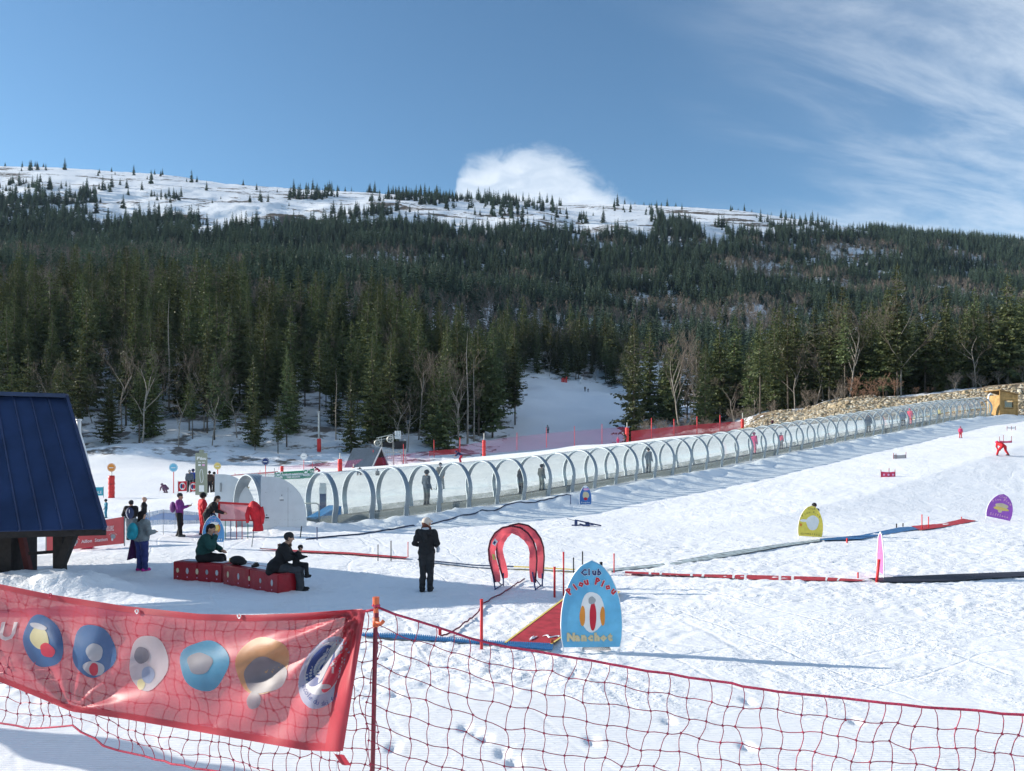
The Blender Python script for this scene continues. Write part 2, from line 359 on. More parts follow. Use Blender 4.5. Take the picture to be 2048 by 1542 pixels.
def snow_mat():
    if 'snow' in MATS: return MATS['snow']
    m, nt, b = principled('snow')
    g = nd(nt, 'NewGeometry'); P = g.outputs['Position']
    sp = nd(nt, 'SeparateXYZ', {0: P})
    big = nd(nt, 'TexNoise', {'Vector': P, 'Scale': .55, 'Detail': 4.0}).outputs[0]
    a = nd(nt, 'TexNoise', {'Vector': P, 'Scale': 2.6, 'Detail': 6.0, 'Roughness': .62}).outputs[0]
    bb = nd(nt, 'TexNoise', {'Vector': vecmul(nt, P, (1.0, 1.7, 1)), 'Scale': 11.0, 'Detail': 4.0, 'Roughness': .62}).outputs[0]
    chunk = nd(nt, 'TexVoronoi', {'Vector': P, 'Scale': 7.0, 'Randomness': 1.0}, feature='SMOOTH_F1').outputs[0]
    # ski tracks: long thin grooves in two directions
    tr = None
    for ang, sc, st in ((8, .9, (.16, 1.0, 1)), (-24, .8, (.14, 1.0, 1)), (68, .6, (.12, 1, 1))):
        r = nd(nt, 'VectorRotate', {0: P, 'Angle': R(ang)}, rotation_type='Z_AXIS').outputs[0]
        wob = nd(nt, 'TexNoise', {'Vector': P, 'Scale': .25, 'Detail': 2.0})
        r = nd(nt, 'VectorMath', {0: r, 1: vecmul(nt, wob.outputs[1], (1.2, 1.2, 0))}, operation='ADD').outputs[0]
        v = nd(nt, 'TexVoronoi', {'Vector': vecmul(nt, r, st), 'Scale': sc}, feature='DISTANCE_TO_EDGE').outputs[0]
        t = mth(nt, 'SUBTRACT', 1.0, ramp(nt, v, 0.0, .03))
        tr = t if tr is None else mth(nt, 'MAXIMUM', tr, t)
    h = mth(nt, 'ADD', mth(nt, 'MULTIPLY', a, .022), mth(nt, 'MULTIPLY', bb, .045))
    h = mth(nt, 'ADD', h, mth(nt, 'MULTIPLY', chunk, .022))
    fine = nd(nt, 'TexNoise', {'Vector': vecmul(nt, P, (1.0, 1.5, 1)), 'Scale': 21.0, 'Detail': 3.0, 'Roughness': .55}).outputs[0]
    crumb = nd(nt, 'TexNoise', {'Vector': vecmul(nt, P, (.8, 1.5, 1)), 'Scale': 7.5, 'Detail': 3.0, 'Roughness': .5}).outputs[0]
    h = mth(nt, 'ADD', h, mth(nt, 'ADD', mth(nt, 'MULTIPLY', fine, .022), mth(nt, 'MULTIPLY', ramp(nt, crumb, .52, .66), .022)))
    calm = mth(nt, 'ADD', .35, mth(nt, 'MULTIPLY', ramp(nt, big, .38, .62), .65))
    h = mth(nt, 'MULTIPLY', h, calm)
    h = mth(nt, 'SUBTRACT', h, mth(nt, 'MULTIPLY', tr, .017))
    # groomed corduroy close to the fence
    edge = mth(nt, 'ADD', sp.outputs[1], mth(nt, 'MULTIPLY', mth(nt, 'SUBTRACT', big, .5), 3.0))
    gm = mth(nt, 'SUBTRACT', 1.0, ramp(nt, edge, 9.4, 11.4))
    wv = nd(nt, 'TexWave', {'Vector': P, 'Scale': 5.5, 'Distortion': .35, 'Detail': 1.0, 'Detail Scale': 1.0}, wave_type='BANDS', bands_direction='Y').outputs[1]
    h = mth(nt, 'ADD', mth(nt, 'MULTIPLY', h, mth(nt, 'SUBTRACT', 1.0, mth(nt, 'MULTIPLY', gm, .75))), mth(nt, 'MULTIPLY', mth(nt, 'MULTIPLY', wv, gm), .015))
    bp = nd(nt, 'Bump', {'Height': h, 'Distance': 1.0, 'Strength': .52})
    nt.links.new(bp.outputs[0], b.inputs['Normal'])
    dirt = nd(nt, 'TexNoise', {'Vector': vecmul(nt, P, (1, 2.0, 1)), 'Scale': 1.1, 'Detail': 8.0, 'Roughness': .7}).outputs[0]
    c = mixc(nt, ramp(nt, dirt, .52, .78), (.86, .87, .89), (.76, .765, .77))
    nt.links.new(c, b.inputs['Base Color'])
    b.inputs['Roughness'].default_value = .55; b.inputs['Specular IOR Level'].default_value = .25
    MATS['snow'] = m; return m
def mountain_mat():
    m, nt, b = principled('mountain snow')
    g = nd(nt, 'NewGeometry'); P = g.outputs['Position']; sp = nd(nt, 'SeparateXYZ', {0: P})
    n1 = nd(nt, 'TexNoise', {'Vector': vecmul(nt, P, (.016, .012, .06)), 'Scale': 1.0, 'Detail': 8.0, 'Roughness': .68, 'Distortion': .9}).outputs[0]
    n2 = nd(nt, 'TexNoise', {'Vector': vecmul(nt, P, (.22, .22, .5)), 'Scale': 1.0, 'Detail': 6.0, 'Roughness': .65}).outputs[0]
    far = ramp(nt, sp.outputs[1], 380, 520)
    bare_f = mth(nt, 'MULTIPLY', ramp(nt, mth(nt, 'ADD', mth(nt, 'MULTIPLY', n1, .75), mth(nt, 'MULTIPLY', n2, .25)), .535, .575), far)
    bare_n = mth(nt, 'MULTIPLY', ramp(nt, n2, .50, .60), mth(nt, 'SUBTRACT', 1.0, far))
    bare = mth(nt, 'MAXIMUM', bare_f, mth(nt, 'MULTIPLY', bare_n, .9))
    br = mixc(nt, n2, (.075, .058, .045), (.15, .115, .085))
    c = mixc(nt, bare, (.82, .84, .87), br)
    nt.links.new(c, b.inputs['Base Color']); b.inputs['Roughness'].default_value = .8; b.inputs['Specular IOR Level'].default_value = .1
    bp = nd(nt, 'Bump', {'Height': nd(nt, 'TexNoise', {'Vector': P, 'Scale': .5, 'Detail': 6.0}).outputs[0], 'Distance': .8, 'Strength': .6})
    nt.links.new(bp.outputs[0], b.inputs['Normal'])
    return m
def earth_mat():
    m, nt, b = principled('stony earth')
    g = nd(nt, 'NewGeometry'); P = g.outputs['Position']
    n1 = nd(nt, 'TexNoise', {'Vector': P, 'Scale': .7, 'Detail': 7.0, 'Roughness': .65}).outputs[0]
    n2 = nd(nt, 'TexNoise', {'Vector': P, 'Scale': .16, 'Detail': 4.0}).outputs[0]
    c = mixc(nt, n1, (.20, .155, .10), (.36, .30, .20))
    c = mixc(nt, ramp(nt, n2, .45, .65), c, (.13, .085, .055))
    nt.links.new(c, b.inputs['Base Color']); b.inputs['Roughness'].default_value = .9
    bp = nd(nt, 'Bump', {'Height': n1, 'Distance': .5, 'Strength': .8}); nt.links.new(bp.outputs[0], b.inputs['Normal'])
    return m
build_terrain()
# ------------------------------------------------------------------ trees
def leaf_mat(name, dark, light, transl=.12):
    m = bpy.data.materials.new(name); m.use_nodes = True; nt = m.node_tree; nt.nodes.clear()
    oi = nd(nt, 'ObjectInfo'); g = nd(nt, 'NewGeometry')
    n = nd(nt, 'TexNoise', {'Vector': g.outputs['Position'], 'Scale': .9, 'Detail': 3.0}).outputs[0]
    f = mth(nt, 'ADD', mth(nt, 'MULTIPLY', g.outputs['Random Per Island'], .45), mth(nt, 'MULTIPLY', n, .5))
    c = mixc(nt, f, dark, light)
    v = mth(nt, 'ADD', .72, mth(nt, 'MULTIPLY', oi.outputs['Random'], .6))
    c = nd(nt, 'HueSaturation', {'Hue': mth(nt, 'ADD', .485, mth(nt, 'MULTIPLY', oi.outputs['Random'], .04)), 'Saturation': .95, 'Value': v, 'Color': c}).outputs[0]
    d = nd(nt, 'BsdfDiffuse', {0: c}); t = nd(nt, 'BsdfTranslucent', {0: c})
    s = nd(nt, 'MixShader', {0: transl, 1: d.outputs[0], 2: t.outputs[0]})
    gl = nd(nt, 'BsdfGlossy', {0: (.8, .85, .8, 1), 1: .5})
    s = nd(nt, 'MixShader', {0: .025, 1: s.outputs[0], 2: gl.outputs[0]})
    nt.links.new(s.outputs[0], nd(nt, 'OutputMaterial').inputs[0]); return m
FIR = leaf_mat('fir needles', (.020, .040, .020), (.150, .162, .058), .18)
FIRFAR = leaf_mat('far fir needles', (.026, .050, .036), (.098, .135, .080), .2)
BARK = mat('fir bark', (.12, .10, .08), rough=.95, var=.35, scale=3.0, bump=.03, bscale=9)
BEECH = mat('pale bark', (.27, .24, .205), rough=.9, var=.3, scale=2.0)
TWIG = mat('bare twigs', (.16, .13, .105), rough=.95, var=.25, scale=1.2)
BRUSH = mat('russet twigs', (.26, .15, .10), rough=.95, var=.3, scale=2.0)

def fir_mesh(H, Rb, cb, seed, dense=1.0):
    """crown of a conifer: whorls of drooping boughs, each bough a spine with paired sprays"""
    rg = np.random.default_rng(seed); V_ = []; Fc = []
    def kite(p, d, up, L, w):
        sd = np.cross(d, up); n = np.linalg.norm(sd); sd = sd / (n + 1e-9)
        o = len(V_); m_ = p + d * L * .45 - up * L * .06
        V_.extend([p, m_ + sd * w, p + d * L - up * L * .12 , m_ - sd * w]); Fc.append((o, o + 1, o + 2, o + 3))
    z = cb * H
    gap_az = rg.uniform(0, 6.28)
    while z < H * .985:
        f = (z - cb * H) / (H * (1 - cb)); prof = (1 - f) ** .82 * (0.55 + .45 * min(1, f * 6 + .2))
        nb = int(round((7 if f < .7 else 5) * dense + rg.uniform(-1, 1)))
        a0 = rg.uniform(0, 6.28)
        for k in range(nb):
            az = a0 + 6.283 * k / nb + rg.normal(0, .22)
            L = Rb * prof * rg.uniform(.55, 1.22) * (1 + .18 * math.cos(az - gap_az)) + .12
            zz = z + rg.normal(0, .12)
            out = np.array([math.cos(az), math.sin(az), 0.])
            droop = -.42 + .75 * f + rg.normal(0, .10)
            nseg = max(2, int(L / .40 * dense))
            pts = []
            for j in range(nseg + 1):
                t = j / nseg
                pts.append(np.array([0, 0, zz]) + out * L * t + np.array([0, 0, L * (droop * t + .30 * t * t * (1 - f))]))
            for j in range(nseg):
                p = pts[j] * .4 + pts[j + 1] * .6; d = pts[j + 1] - pts[j]; d = d / np.linalg.norm(d)
                t = (j + .6) / nseg
                l = (.26 + .30 * L * (1 - t * .75)) * rg.uniform(.7, 1.3) * .80
                for sgn in (-1, 1):
                    sd = np.array([-out[1], out[0], 0]) * sgn
                    dd = d * .62 + sd * rg.uniform(.55, .95) + np.array([0, 0, rg.uniform(-.65, .05)])
                    dd /= np.linalg.norm(dd)
                    upv = np.array([rg.normal(0, .8), rg.normal(0, .8), .7]); upv /= np.linalg.norm(upv)
                    kite(p, dd, upv, l, l * rg.uniform(.26, .38))
            kite(pts[-2], (pts[-1] - pts[-2]) / np.linalg.norm(pts[-1] - pts[-2]), np.array([0, 0, 1.]), .42 + .12 * L, .11)
        z += (.74 - .40 * f) * rg.uniform(.75, 1.25) / dense ** .5
    kite(np.array([0, 0, H * .95]), np.array([0, 0, 1.]), np.array([1., 0, 0]), H * .055, .10)
    kite(np.array([0, 0, H * .95]), np.array([0, 0, 1.]), np.array([0, 1., 0]), H * .055, .10)
    me = bpy.data.meshes.new('fir_crown'); me.from_pydata([tuple(v) for v in V_], [], Fc); me.materials.append(FIR); me.update(); return me
def trunk_mesh(H, r, seed, m, stubs=0):
    rg = random.Random(seed); mb = MB()
    mb.tube([(rg.uniform(-.05, .05) * k, rg.uniform(-.05, .05) * k, H * k / 5 - (.4 if k == 0 else 0)) for k in range(6)], [r, r * .85, r * .68, r * .5, r * .32, r * .06], 6)
    for i in range(stubs):
        z = rg.uniform(.1, .6) * H; a = rg.uniform(0, 6.28); l = rg.uniform(.4, 1.4)
        mb.tube([(0, 0, z), (math.cos(a) * l, math.sin(a) * l, z - .1 * l)], [.035, .01], 3, cap=False)
    o = mb.build('t', m, smooth=True); me = o.data; bpy.data.objects.remove(o); return me
def bare_mesh(H, seed, spread=.55, forks=1, depth=5, thick=.013):
    rg = random.Random(seed); tr = MB(); tw = MB()
    def grow(p, d, L, r, k):
        n = 3 if k > 1 else 2
        pts = [p]; dd = d.copy()
        for i in range(n):
            dd = (dd + Vector((rg.gauss(0, .13), rg.gauss(0, .13), rg.gauss(.05, .06)))).normalized()
            pts.append(pts[-1] + dd * L / n)
        rr = [r * (1 - .42 * i / n) for i in range(n + 1)]
        (tr if k >= depth - 1 else tw).tube(pts, rr, 5 if k >= depth - 1 else 3, cap=False)
        if k == 0: return
        nb = rg.choice((2, 3, 3)) if k < depth else 4 + forks
        for i in range(nb):
            f = rg.uniform(.45, 1.0) if i else 1.0
            if k == depth: f = .42 + .58 * (i + 1) / nb
            q = pts[0].lerp(pts[-1], 0); j = min(n - 1, int(f * n)); q = pts[j].lerp(pts[j + 1], f * n - j) if f < 1 else pts[-1]
            a = rg.uniform(0, 6.28); side = Vector((math.cos(a), math.sin(a), 0))
            nd_ = (dd * (1 - spread * .55) + side * spread * rg.uniform(.6, 1.3) + Vector((0, 0, .22))).normalized()
            grow(q, nd_, L * rg.uniform(.50, .78) * (.62 if k == depth else 1), max(r * .48, thick), k - 1)
    grow(Vector((0, 0, -.4)), Vector((rg.gauss(0, .03), rg.gauss(0, .03), 1)).normalized(), H * .55, H * .0085, depth)
    res = []
    for mb, m in ((tr, BEECH), (tw, TWIG)):
        o = mb.build('t', m, smooth=True); res.append(o.data); bpy.data.objects.remove(o)
    return res
FIRS = []
for i, (H, Rb, cb) in enumerate([(20, 3.1, .06), (22, 2.8, .16), (18, 2.6, .30), (24, 3.2, .22), (16, 2.7, .03), (21, 2.4, .40), (19, 3.3, .10)]):
    FIRS.append((H, fir_mesh(H, Rb * 1.32, cb, 100 + i, 1.08), trunk_mesh(H, .20, 40 + i, BARK, 6 if cb < .2 else 24)))
BARES = [(15, *bare_mesh(15, 11)), (13, *bare_mesh(13, 12, .62)), (16, *bare_mesh(16, 13, .48, 2)), (11, *bare_mesh(11, 14, .6))]
SNAG = (17, trunk_mesh(17, .17, 99, BEECH, 40))
BUSH = [(3.0, *bare_mesh(3.0, 21, .8, 3, 4, .011)), (2.6, *bare_mesh(2.6, 22, .9, 3, 4, .011))]

def px_of(x, y, z): return 1024 + F * x / y, HOR - F * (z - CAMZ) / y
# candidate firs of the near wood ------------------------------------------------
cand = []
rg = np.random.default_rng(21)
def front(u):      # where the wood starts
    return np.interp(u, [-.75, -.56, -.50, -.40, -.30, -.2, -.1, -.03, .0, .02, .16, .20, .28, .36, .44, .55, .75],
                        [112, 114, 118, 117, 116, 118, 118, 124, 130, 140, 128, 114, 112, 113, 115, 119, 121])
for Yb in np.arange(110, 300, 3.9):
    n = int(1.55 * Yb / 4.3)
    for u in np.linspace(-.78, .78, n) + rg.normal(0, .006, n):
        Y = Yb + rg.uniform(-1.7, 1.7); x = u * Y
        if Y < front(u): continue
        if piste(np.array([x - 3.2, x, x + 3.2]), np.array([Y, Y, Y])).max() > .12: continue
        if Y > 228 and not (-.02 < u < .16): continue
        if u > .16 and Y > 190: continue                      # hollow behind the right-hand belt
        edge = Y - front(u)
        pr = .9
        if u < .03: pr = (.42 if -.29 < u < -.2 else .78) + .12 * min(1, edge / 26)
        if u > .16: pr = .62 if edge < 8 else .85
        if rg.random() > pr: continue
        cand.append((x, Y, u, edge))
X_ = np.array([c[0] for c in cand]); Y_ = np.array([c[1] for c in cand]); Z_ = zt(X_, Y_)
trees = []
for (x, Y, u, edge), z in zip(cand, Z_):
    bare = rg.random() < (.24 if u < .03 else .12)
    if u > .16 and edge < 5: bare = rg.random() < .3
    if bare: vi = int(rg.integers(0, 4)); H = BARES[vi][0] * rg.uniform(.65, 1.05)
    else:
        vi = int(rg.integers(0, len(FIRS))); H = rg.uniform(8.0, 23.5)
        if u < .03: H *= (.66 + .34 * min(1, edge / 22))
        if -.2 < u < .02 and edge < 22: H *= 1.05
        if u > .16: H = rg.uniform(12.5, 18.5) * (.75 if edge < 4 and rg.random() < .4 else 1)
    trees.append([x, Y, float(z), u, edge, 'bare' if bare else 'fir', vi, H])
# trees one can single out in the photograph: (px, py of the foot, py of the tip, kind, variant)
SPECIAL = [(702, 905, 738, 'fir', 4), (890, 905, 700, 'fir', 0), (1795, 772, 522, 'fir', 3), (1802, 778, 590, 'bare', 0), (1380, 850, 668, 'bare', 2),
           (1520, 828, 618, 'fir', 5), (338, 820, 590, 'snag', 0), (672, 880, 740, 'snag', 0), (357, 900, 766, 'bare', 1), (424, 890, 758, 'bare', 3), (815, 905, 770, 'bare', 1),
           (510, 930, 792, 'fir', 1), (556, 945, 800, 'fir', 2), (1953, 768, 640, 'bare', 1), (2015, 766, 545, 'fir', 6), (1440, 845, 612, 'fir', 1), (1690, 810, 600, 'fir', 5),
           (935, 888, 660, 'snag', 0), (948, 884, 705, 'snag', 0), (1470, 838, 630, 'fir', 2), (1300, 850, 640, 'fir', 0), (1345, 850, 650, 'fir', 6), (1268, 822, 640, 'fir', 4), (1030, 850, 640, 'fir', 3), (985, 875, 640, 'fir', 6), (1590, 820, 690, 'bare', 0)]
spec_xy = []
for px, py, tip, kind, vi in SPECIAL:
    u = (px - 1024) / F
    g = hit(px, py)
    if g.y < front(u) - 4 or g.y > 170: g = ground(px, float(front(u)) + 1)
    H = (py - tip) / F * g.y
    topz = CAMZ + (HOR - tip) / F * g.y; H = max(3, topz - g.z)
    spec_xy.append((g.x, g.y)); trees.append([g.x, g.y, g.z, u, 0, kind, vi, H])
SX = np.array(spec_xy)
keep = []
for t in trees[:-len(SPECIAL)]:
    d = np.abs(t[0] / t[1] - SX[:, 0] / SX[:, 1]) * t[1]
    nearer = (t[1] < SX[:, 1] + 1) & (d < 2.2)
    if nearer.any() and t[5] == 'fir': continue
    keep.append(t)
trees = keep + trees[-len(SPECIAL):]
# the 300 firs (and 130 bare trees) that show largest are things of their own; score = how much of each rises above those in front
order = sorted(range(len(trees)), key=lambda i: trees[i][1])
sky = np.full(2400, 2000.0); score = {}
for i in order:
    x, Y, z, u, edge, kind, vi, H = trees[i]
    px, pb = px_of(x, Y, z); _, ptop = px_of(x, Y, z + H)
    wpx = int(max(2, F * 1.1 / Y)); a = int(px) - wpx + 200; b_ = a + 2 * wpx
    if b_ < 1 or a > 2399: score[i] = -1; continue
    a = max(a, 0); seg = sky[a:b_]
    vis = np.clip(np.minimum(seg, pb) - ptop, 0, None).mean() * wpx * (1 if -20 < px < 2068 else .02)
    score[i] = vis + (1e6 if i >= len(trees) - len(SPECIAL) else 0)
    if kind == 'fir': sky[a:b_] = np.minimum(seg, ptop + .25 * (pb - ptop))
firs = sorted([i for i in score if trees[i][5] == 'fir'], key=lambda i: -score[i]); bares = sorted([i for i in score if trees[i][5] == 'bare'], key=lambda i: -score[i])
single = set(firs[:298]) | set(bares[:120]) | {i for i in score if trees[i][5] == 'snag'}
def zone(u, edge, Y):
    if u > .16: return ('in the front row above the stony bank on the right' if edge < 7 else 'deep in the belt of wood on the right') if u > .36 else ('at the front edge of the wood right of the piste' if edge < 7 else 'behind the front row right of the piste')
    if u > .02: return 'at the head of the piste in the gap of the wood'
    if u > -.14: return 'at the wood edge left of the piste' if edge < 25 else 'on the slope left of the piste'
    if u > -.36: return 'low on the snow behind the lift mouth' if edge < 22 else 'in the middle of the left hillside wood'
    return 'low on the snow behind the left shelter' if edge < 22 else 'high in the left hillside wood'
CONES = {0: 'broad full', 1: 'slim full', 2: 'narrow open', 3: 'tall heavy', 4: 'bushy low branched', 5: 'slender bare stemmed', 6: 'wide dense'}
SPL = {0: 'lone sunlit spruce standing out on the snow left of the small grey shed', 1: 'tall sunlit spruce at the wood corner above the white ribbed lift tower', 2: 'tallest fir rising behind the pale bare beech on the right',
       3: 'large pale bare beech in front of the tallest fir', 4: 'sunlit bare beech with forked grey stems above the red net', 5: 'slender fir with long bare stem above the red net end',
       6: 'pale dead trunk high in the left hillside wood', 7: 'dead bare pole of a tree left of the lone spruce', 8: 'fan shaped bare beech low behind the lift totem', 9: 'upright bare beech just right of the fan shaped one',
       10: 'twisted bare tree beside the sunlit spruce over the lift tower', 11: 'dark fir directly behind the conveyor mouth', 12: 'dark fir just right of the one behind the conveyor mouth', 13: 'bare beech near the right end of the stony bank',
       14: 'tall full fir at the far right above the wooden cabin', 15: 'fir next right of the forked bare beech', 16: 'slim fir with visible stem above the stony bank', 17: 'thin dead trunk left of the piste, taller of two', 18: 'thin dead trunk left of the piste, shorter of two',
       19: 'narrow fir midway along the red net on the right', 20: 'bulky fir on the corner of the wood right of the piste', 21: 'wide fir behind the forked bare beech', 22: 'dark fir leaning over the right edge of the piste', 23: 'dark fir overhanging the left edge of the piste',
       24: 'dense fir set back from the left piste edge', 25: 'bare tree over the start of the stony bank'}
n_ord = len(trees) - len(SPECIAL)
rest_fir = []; rest_bare = []
for i, t in enumerate(trees):
    x, Y, z, u, edge, kind, vi, H = t
    if i not in single:
        (rest_fir if kind == 'fir' else rest_bare).append((x, Y, z, vi, H / (FIRS if kind == 'fir' else BARES)[vi][0])); continue
    rz = rg.uniform(0, 6.28); zn = zone(u, edge, Y)
    if i >= n_ord: lab = SPL[i - n_ord]; grp = None
    elif kind == 'fir': lab = CONES[vi] + ' fir ' + zn; grp = lab.replace(' fir ', ' firs ')
    else: lab = 'leafless grey tree ' + zn; grp = 'leafless trees ' + zn
    if kind == 'fir':
        H0, cm, tm = FIRS[vi]; o = thing('fir_tree', lab, 'fir tree', (x, Y, z - .2), rz, grp, H / H0)
        w = rg.uniform(.8, 1.1); o.scale = (H / H0 * w, H / H0 * w, H / H0)
        link('crown', cm, o); link('trunk', tm, o)
    elif kind == 'bare':
        H0, a, b = BARES[vi]; o = thing('bare_tree', lab, 'bare tree', (x, Y, z - .2), rz, grp, H / H0 / .95)
        link('trunk', a, o); link('crown', b, o)
    else:
        H0, tm = SNAG; o = thing('dead_tree', lab, 'dead tree', (x, Y, z - .2), rz, grp, H / H0); link('trunk', tm, o)

# masses nobody could count: the rest of the near wood, and the far forest ------------
def far_fir(H, Rb, seed, m):
    rg = np.random.default_rng(seed); V_ = []; Fc = []
    nw = 13
    for k in range(nw):
        f = k / nw; z = H * (.06 + .90 * f); nb = 8 if f < .6 else 6; a0 = rg.uniform(0, 6.28)
        for j in range(nb):
            az = a0 + 6.283 * j / nb + rg.normal(0, .2); L = Rb * (1 - f) ** .85 * rg.uniform(.6, 1.25) + .2
            o = np.array([math.cos(az), math.sin(az), 0]); sd = np.array([-o[1], o[0], 0])
            zz = z + rg.normal(0, .25); i0 = len(V_)
            V_ += [np.array([0, 0, zz + .35]), o * L * .6 + sd * L * .34 + [0, 0, zz - L * .22], o * L + [0, 0, zz - L * (.42 - .3 * f)], o * L * .6 - sd * L * .34 + [0, 0, zz - L * .26]]
            Fc.append((i0, i0 + 1, i0 + 2, i0 + 3))
    i0 = len(V_); V_ += [np.array(p) for p in ((.12, 0, H * .9), (-.06, .1, H * .9), (-.06, -.1, H * .9), (0, 0, H))]; Fc += [(i0, i0 + 1, i0 + 3), (i0 + 1, i0 + 2, i0 + 3), (i0 + 2, i0, i0 + 3)]
    me = bpy.data.meshes.new('far_fir'); me.from_pydata([tuple(map(float, v)) for v in V_], [], Fc); me.materials.append(m); me.update()
    return me
def far_bare(H, seed):
    a, b = bare_mesh(H, seed, .6, 2, 3, .05); return a, b
def scatter(name, label, pts, meshes, vary=True):
    """pts: (x, y, z, variant, scale); one object whose trees are instanced on its points"""
    src = bpy.data.collections.new(name + ' kinds')
    for i, m in enumerate(meshes):
        o = bpy.data.objects.new(f'{name} kind {i:02d}', m); src.objects.link(o)
    P = np.array(pts)
    me = bpy.data.meshes.new(name); me.vertices.add(len(P)); me.vertices.foreach_set('co', P[:, :3].astype(np.float32).ravel())
    r_ = np.random.default_rng(5)
    for nm, ty, dat in (('kind', 'INT', P[:, 3].astype(np.int32)), ('scl', 'FLOAT', P[:, 4].astype(np.float32)), ('spin', 'FLOAT', r_.uniform(0, 6.28, len(P)).astype(np.float32))):
        at = me.attributes.new(nm, ty, 'POINT'); at.data.foreach_set('value', dat)
    o = link(name, me); tag(o, kind='stuff'); o['label'] = label
    ng = bpy.data.node_groups.new(name, 'GeometryNodeTree')
    ng.interface.new_socket('Geometry', in_out='INPUT', socket_type='NodeSocketGeometry'); ng.interface.new_socket('Geometry', in_out='OUTPUT', socket_type='NodeSocketGeometry')
    N = ng.nodes.new; L = ng.links.new
    gi = N('NodeGroupInput'); go = N('NodeGroupOutput'); ip = N('GeometryNodeInstanceOnPoints'); ci = N('GeometryNodeCollectionInfo')
    ci.inputs[0].default_value = src; ci.inputs[1].default_value = True; ci.inputs[2].default_value = True
    def attr(nm, ty):
        a = N('GeometryNodeInputNamedAttribute'); a.data_type = ty; a.inputs[0].default_value = nm
        return [s for s in a.outputs if s.enabled and s.name == 'Attribute'][0]
    ip.inputs['Pick Instance'].default_value = True
    L(gi.outputs[0], ip.inputs['Points']); L(ci.outputs[0], ip.inputs['Instance']); L(attr('kind', 'INT'), ip.inputs['Instance Index'])
    cx = N('ShaderNodeCombineXYZ'); L(attr('spin', 'FLOAT'), cx.inputs[2])
    er = N('FunctionNodeEulerToRotation'); L(cx.outputs[0], er.inputs[0]); L(er.outputs[0], ip.inputs['Rotation'])
    L(attr('scl', 'FLOAT'), ip.inputs['Scale']); L(ip.outputs[0], go.inputs[0])
    md = o.modifiers.new('trees', 'NODES'); md.node_group = ng
    return o
def join_mesh(ms, mats):
    mb = MB(); 
    for k, m in enumerate(ms): mb.add([v.co for v in m.vertices], [p.vertices for p in m.polygons], k)
    o = mb.build('t', mats); me = o.data; bpy.data.objects.remove(o); return me
near_kinds = [join_mesh([c, t], [FIR, BARK]) for H, c, t in FIRS] + [join_mesh([a, b], [BEECH, TWIG]) for H, a, b in BARES]
scatter('hillside_wood', 'inner mass of the near wood, firs and bare trees too close to tell apart',
        [(x, Y, z - .2, vi, s) for x, Y, z, vi, s in rest_fir] + [(x, Y, z - .2, vi + len(FIRS), s) for x, Y, z, vi, s in rest_bare], near_kinds)
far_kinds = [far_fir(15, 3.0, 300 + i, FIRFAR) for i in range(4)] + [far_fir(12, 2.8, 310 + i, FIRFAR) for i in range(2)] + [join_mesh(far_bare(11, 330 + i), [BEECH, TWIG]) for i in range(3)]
pts = []
rg2 = np.random.default_rng(77)
N_ = 62000
Yf = np.sqrt(rg2.uniform(215 ** 2, 1130 ** 2, N_)); uf = rg2.uniform(-.80, .80, N_); xf = uf * Yf; zf_ = zt(xf, Yf)
gy = HOR - F * (zf_ - CAMZ) / Yf
line = np.interp(1024 + F * uf, [-200, 0, 150, 300, 450, 600, 800, 1000, 1150, 1300, 1500, 1600, 1700, 1800, 2048, 2300], [418, 421, 430, 442, 456, 450, 458, 470, 474, 478, 480, 490, 502, 488, 495, 525])
cl_ = fbm(xf / 42, Yf / 60, 3)
ridge_y = np.interp(1024 + F * uf, RX, RYp)
dens = .80 * smooth01((gy - line + 16 + cl_ * 80) / 30)
spar = np.where(cl_ > .24, .20, np.where(cl_ > .10, .02, .003)) * np.interp(1024 + F * uf, [0, 300, 700, 1000, 1150, 1500, 1700, 2048], [1.0, 1.0, 1.2, 1.1, .25, .3, .8, 1.2])
spar = np.where((np.abs(gy - ridge_y) < 6) & (uf > -.29) & (uf < .01), np.where(cl_ > .06, .30, .01), spar)
spar = np.where((gy - ridge_y < 25) & (uf > .46), .5, spar)
spar = np.where((gy - ridge_y < 12) & (uf < -.29), spar * .12, spar)
dens = np.maximum(dens, spar)
dens = np.where((uf > -.03) & (uf < .17) & (Yf < 300), 0, dens); dens = np.where((uf >= .15) & (Yf < 300), 0, dens)
ok = (rg2.random(N_) < dens) & (Yf < ridge_dist(uf) + 25)
brown = fbm(xf / 45 + 50, Yf / 45, 3)
for x, Y, z, g_, b, c in zip(xf[ok], Yf[ok], zf_[ok], gy[ok], brown[ok], cl_[ok]):
    hi = (g_ < 462)
    isb = b > .10 and g_ > 490 and rg2.random() < .75
    if isb: pts.append((x, Y, z - .3, 6 + rg2.integers(0, 3), rg2.uniform(.75, 1.15)))
    elif hi and rg2.random() < .55: pts.append((x, Y, z - .3, rg2.integers(4, 6), rg2.uniform(.35, .8)))
    else: pts.append((x, Y, z - .3, rg2.integers(0, 6), rg2.uniform(.55, 1.25) if hi else rg2.uniform(.6, 1.15)))
scatter('mountain_forest', 'far conifer forest covering the mountain slope up to the snowy ridge', pts, far_kinds)
print('trees', len(trees), 'single', len(single), 'rest', len(rest_fir), 'far', len(pts))
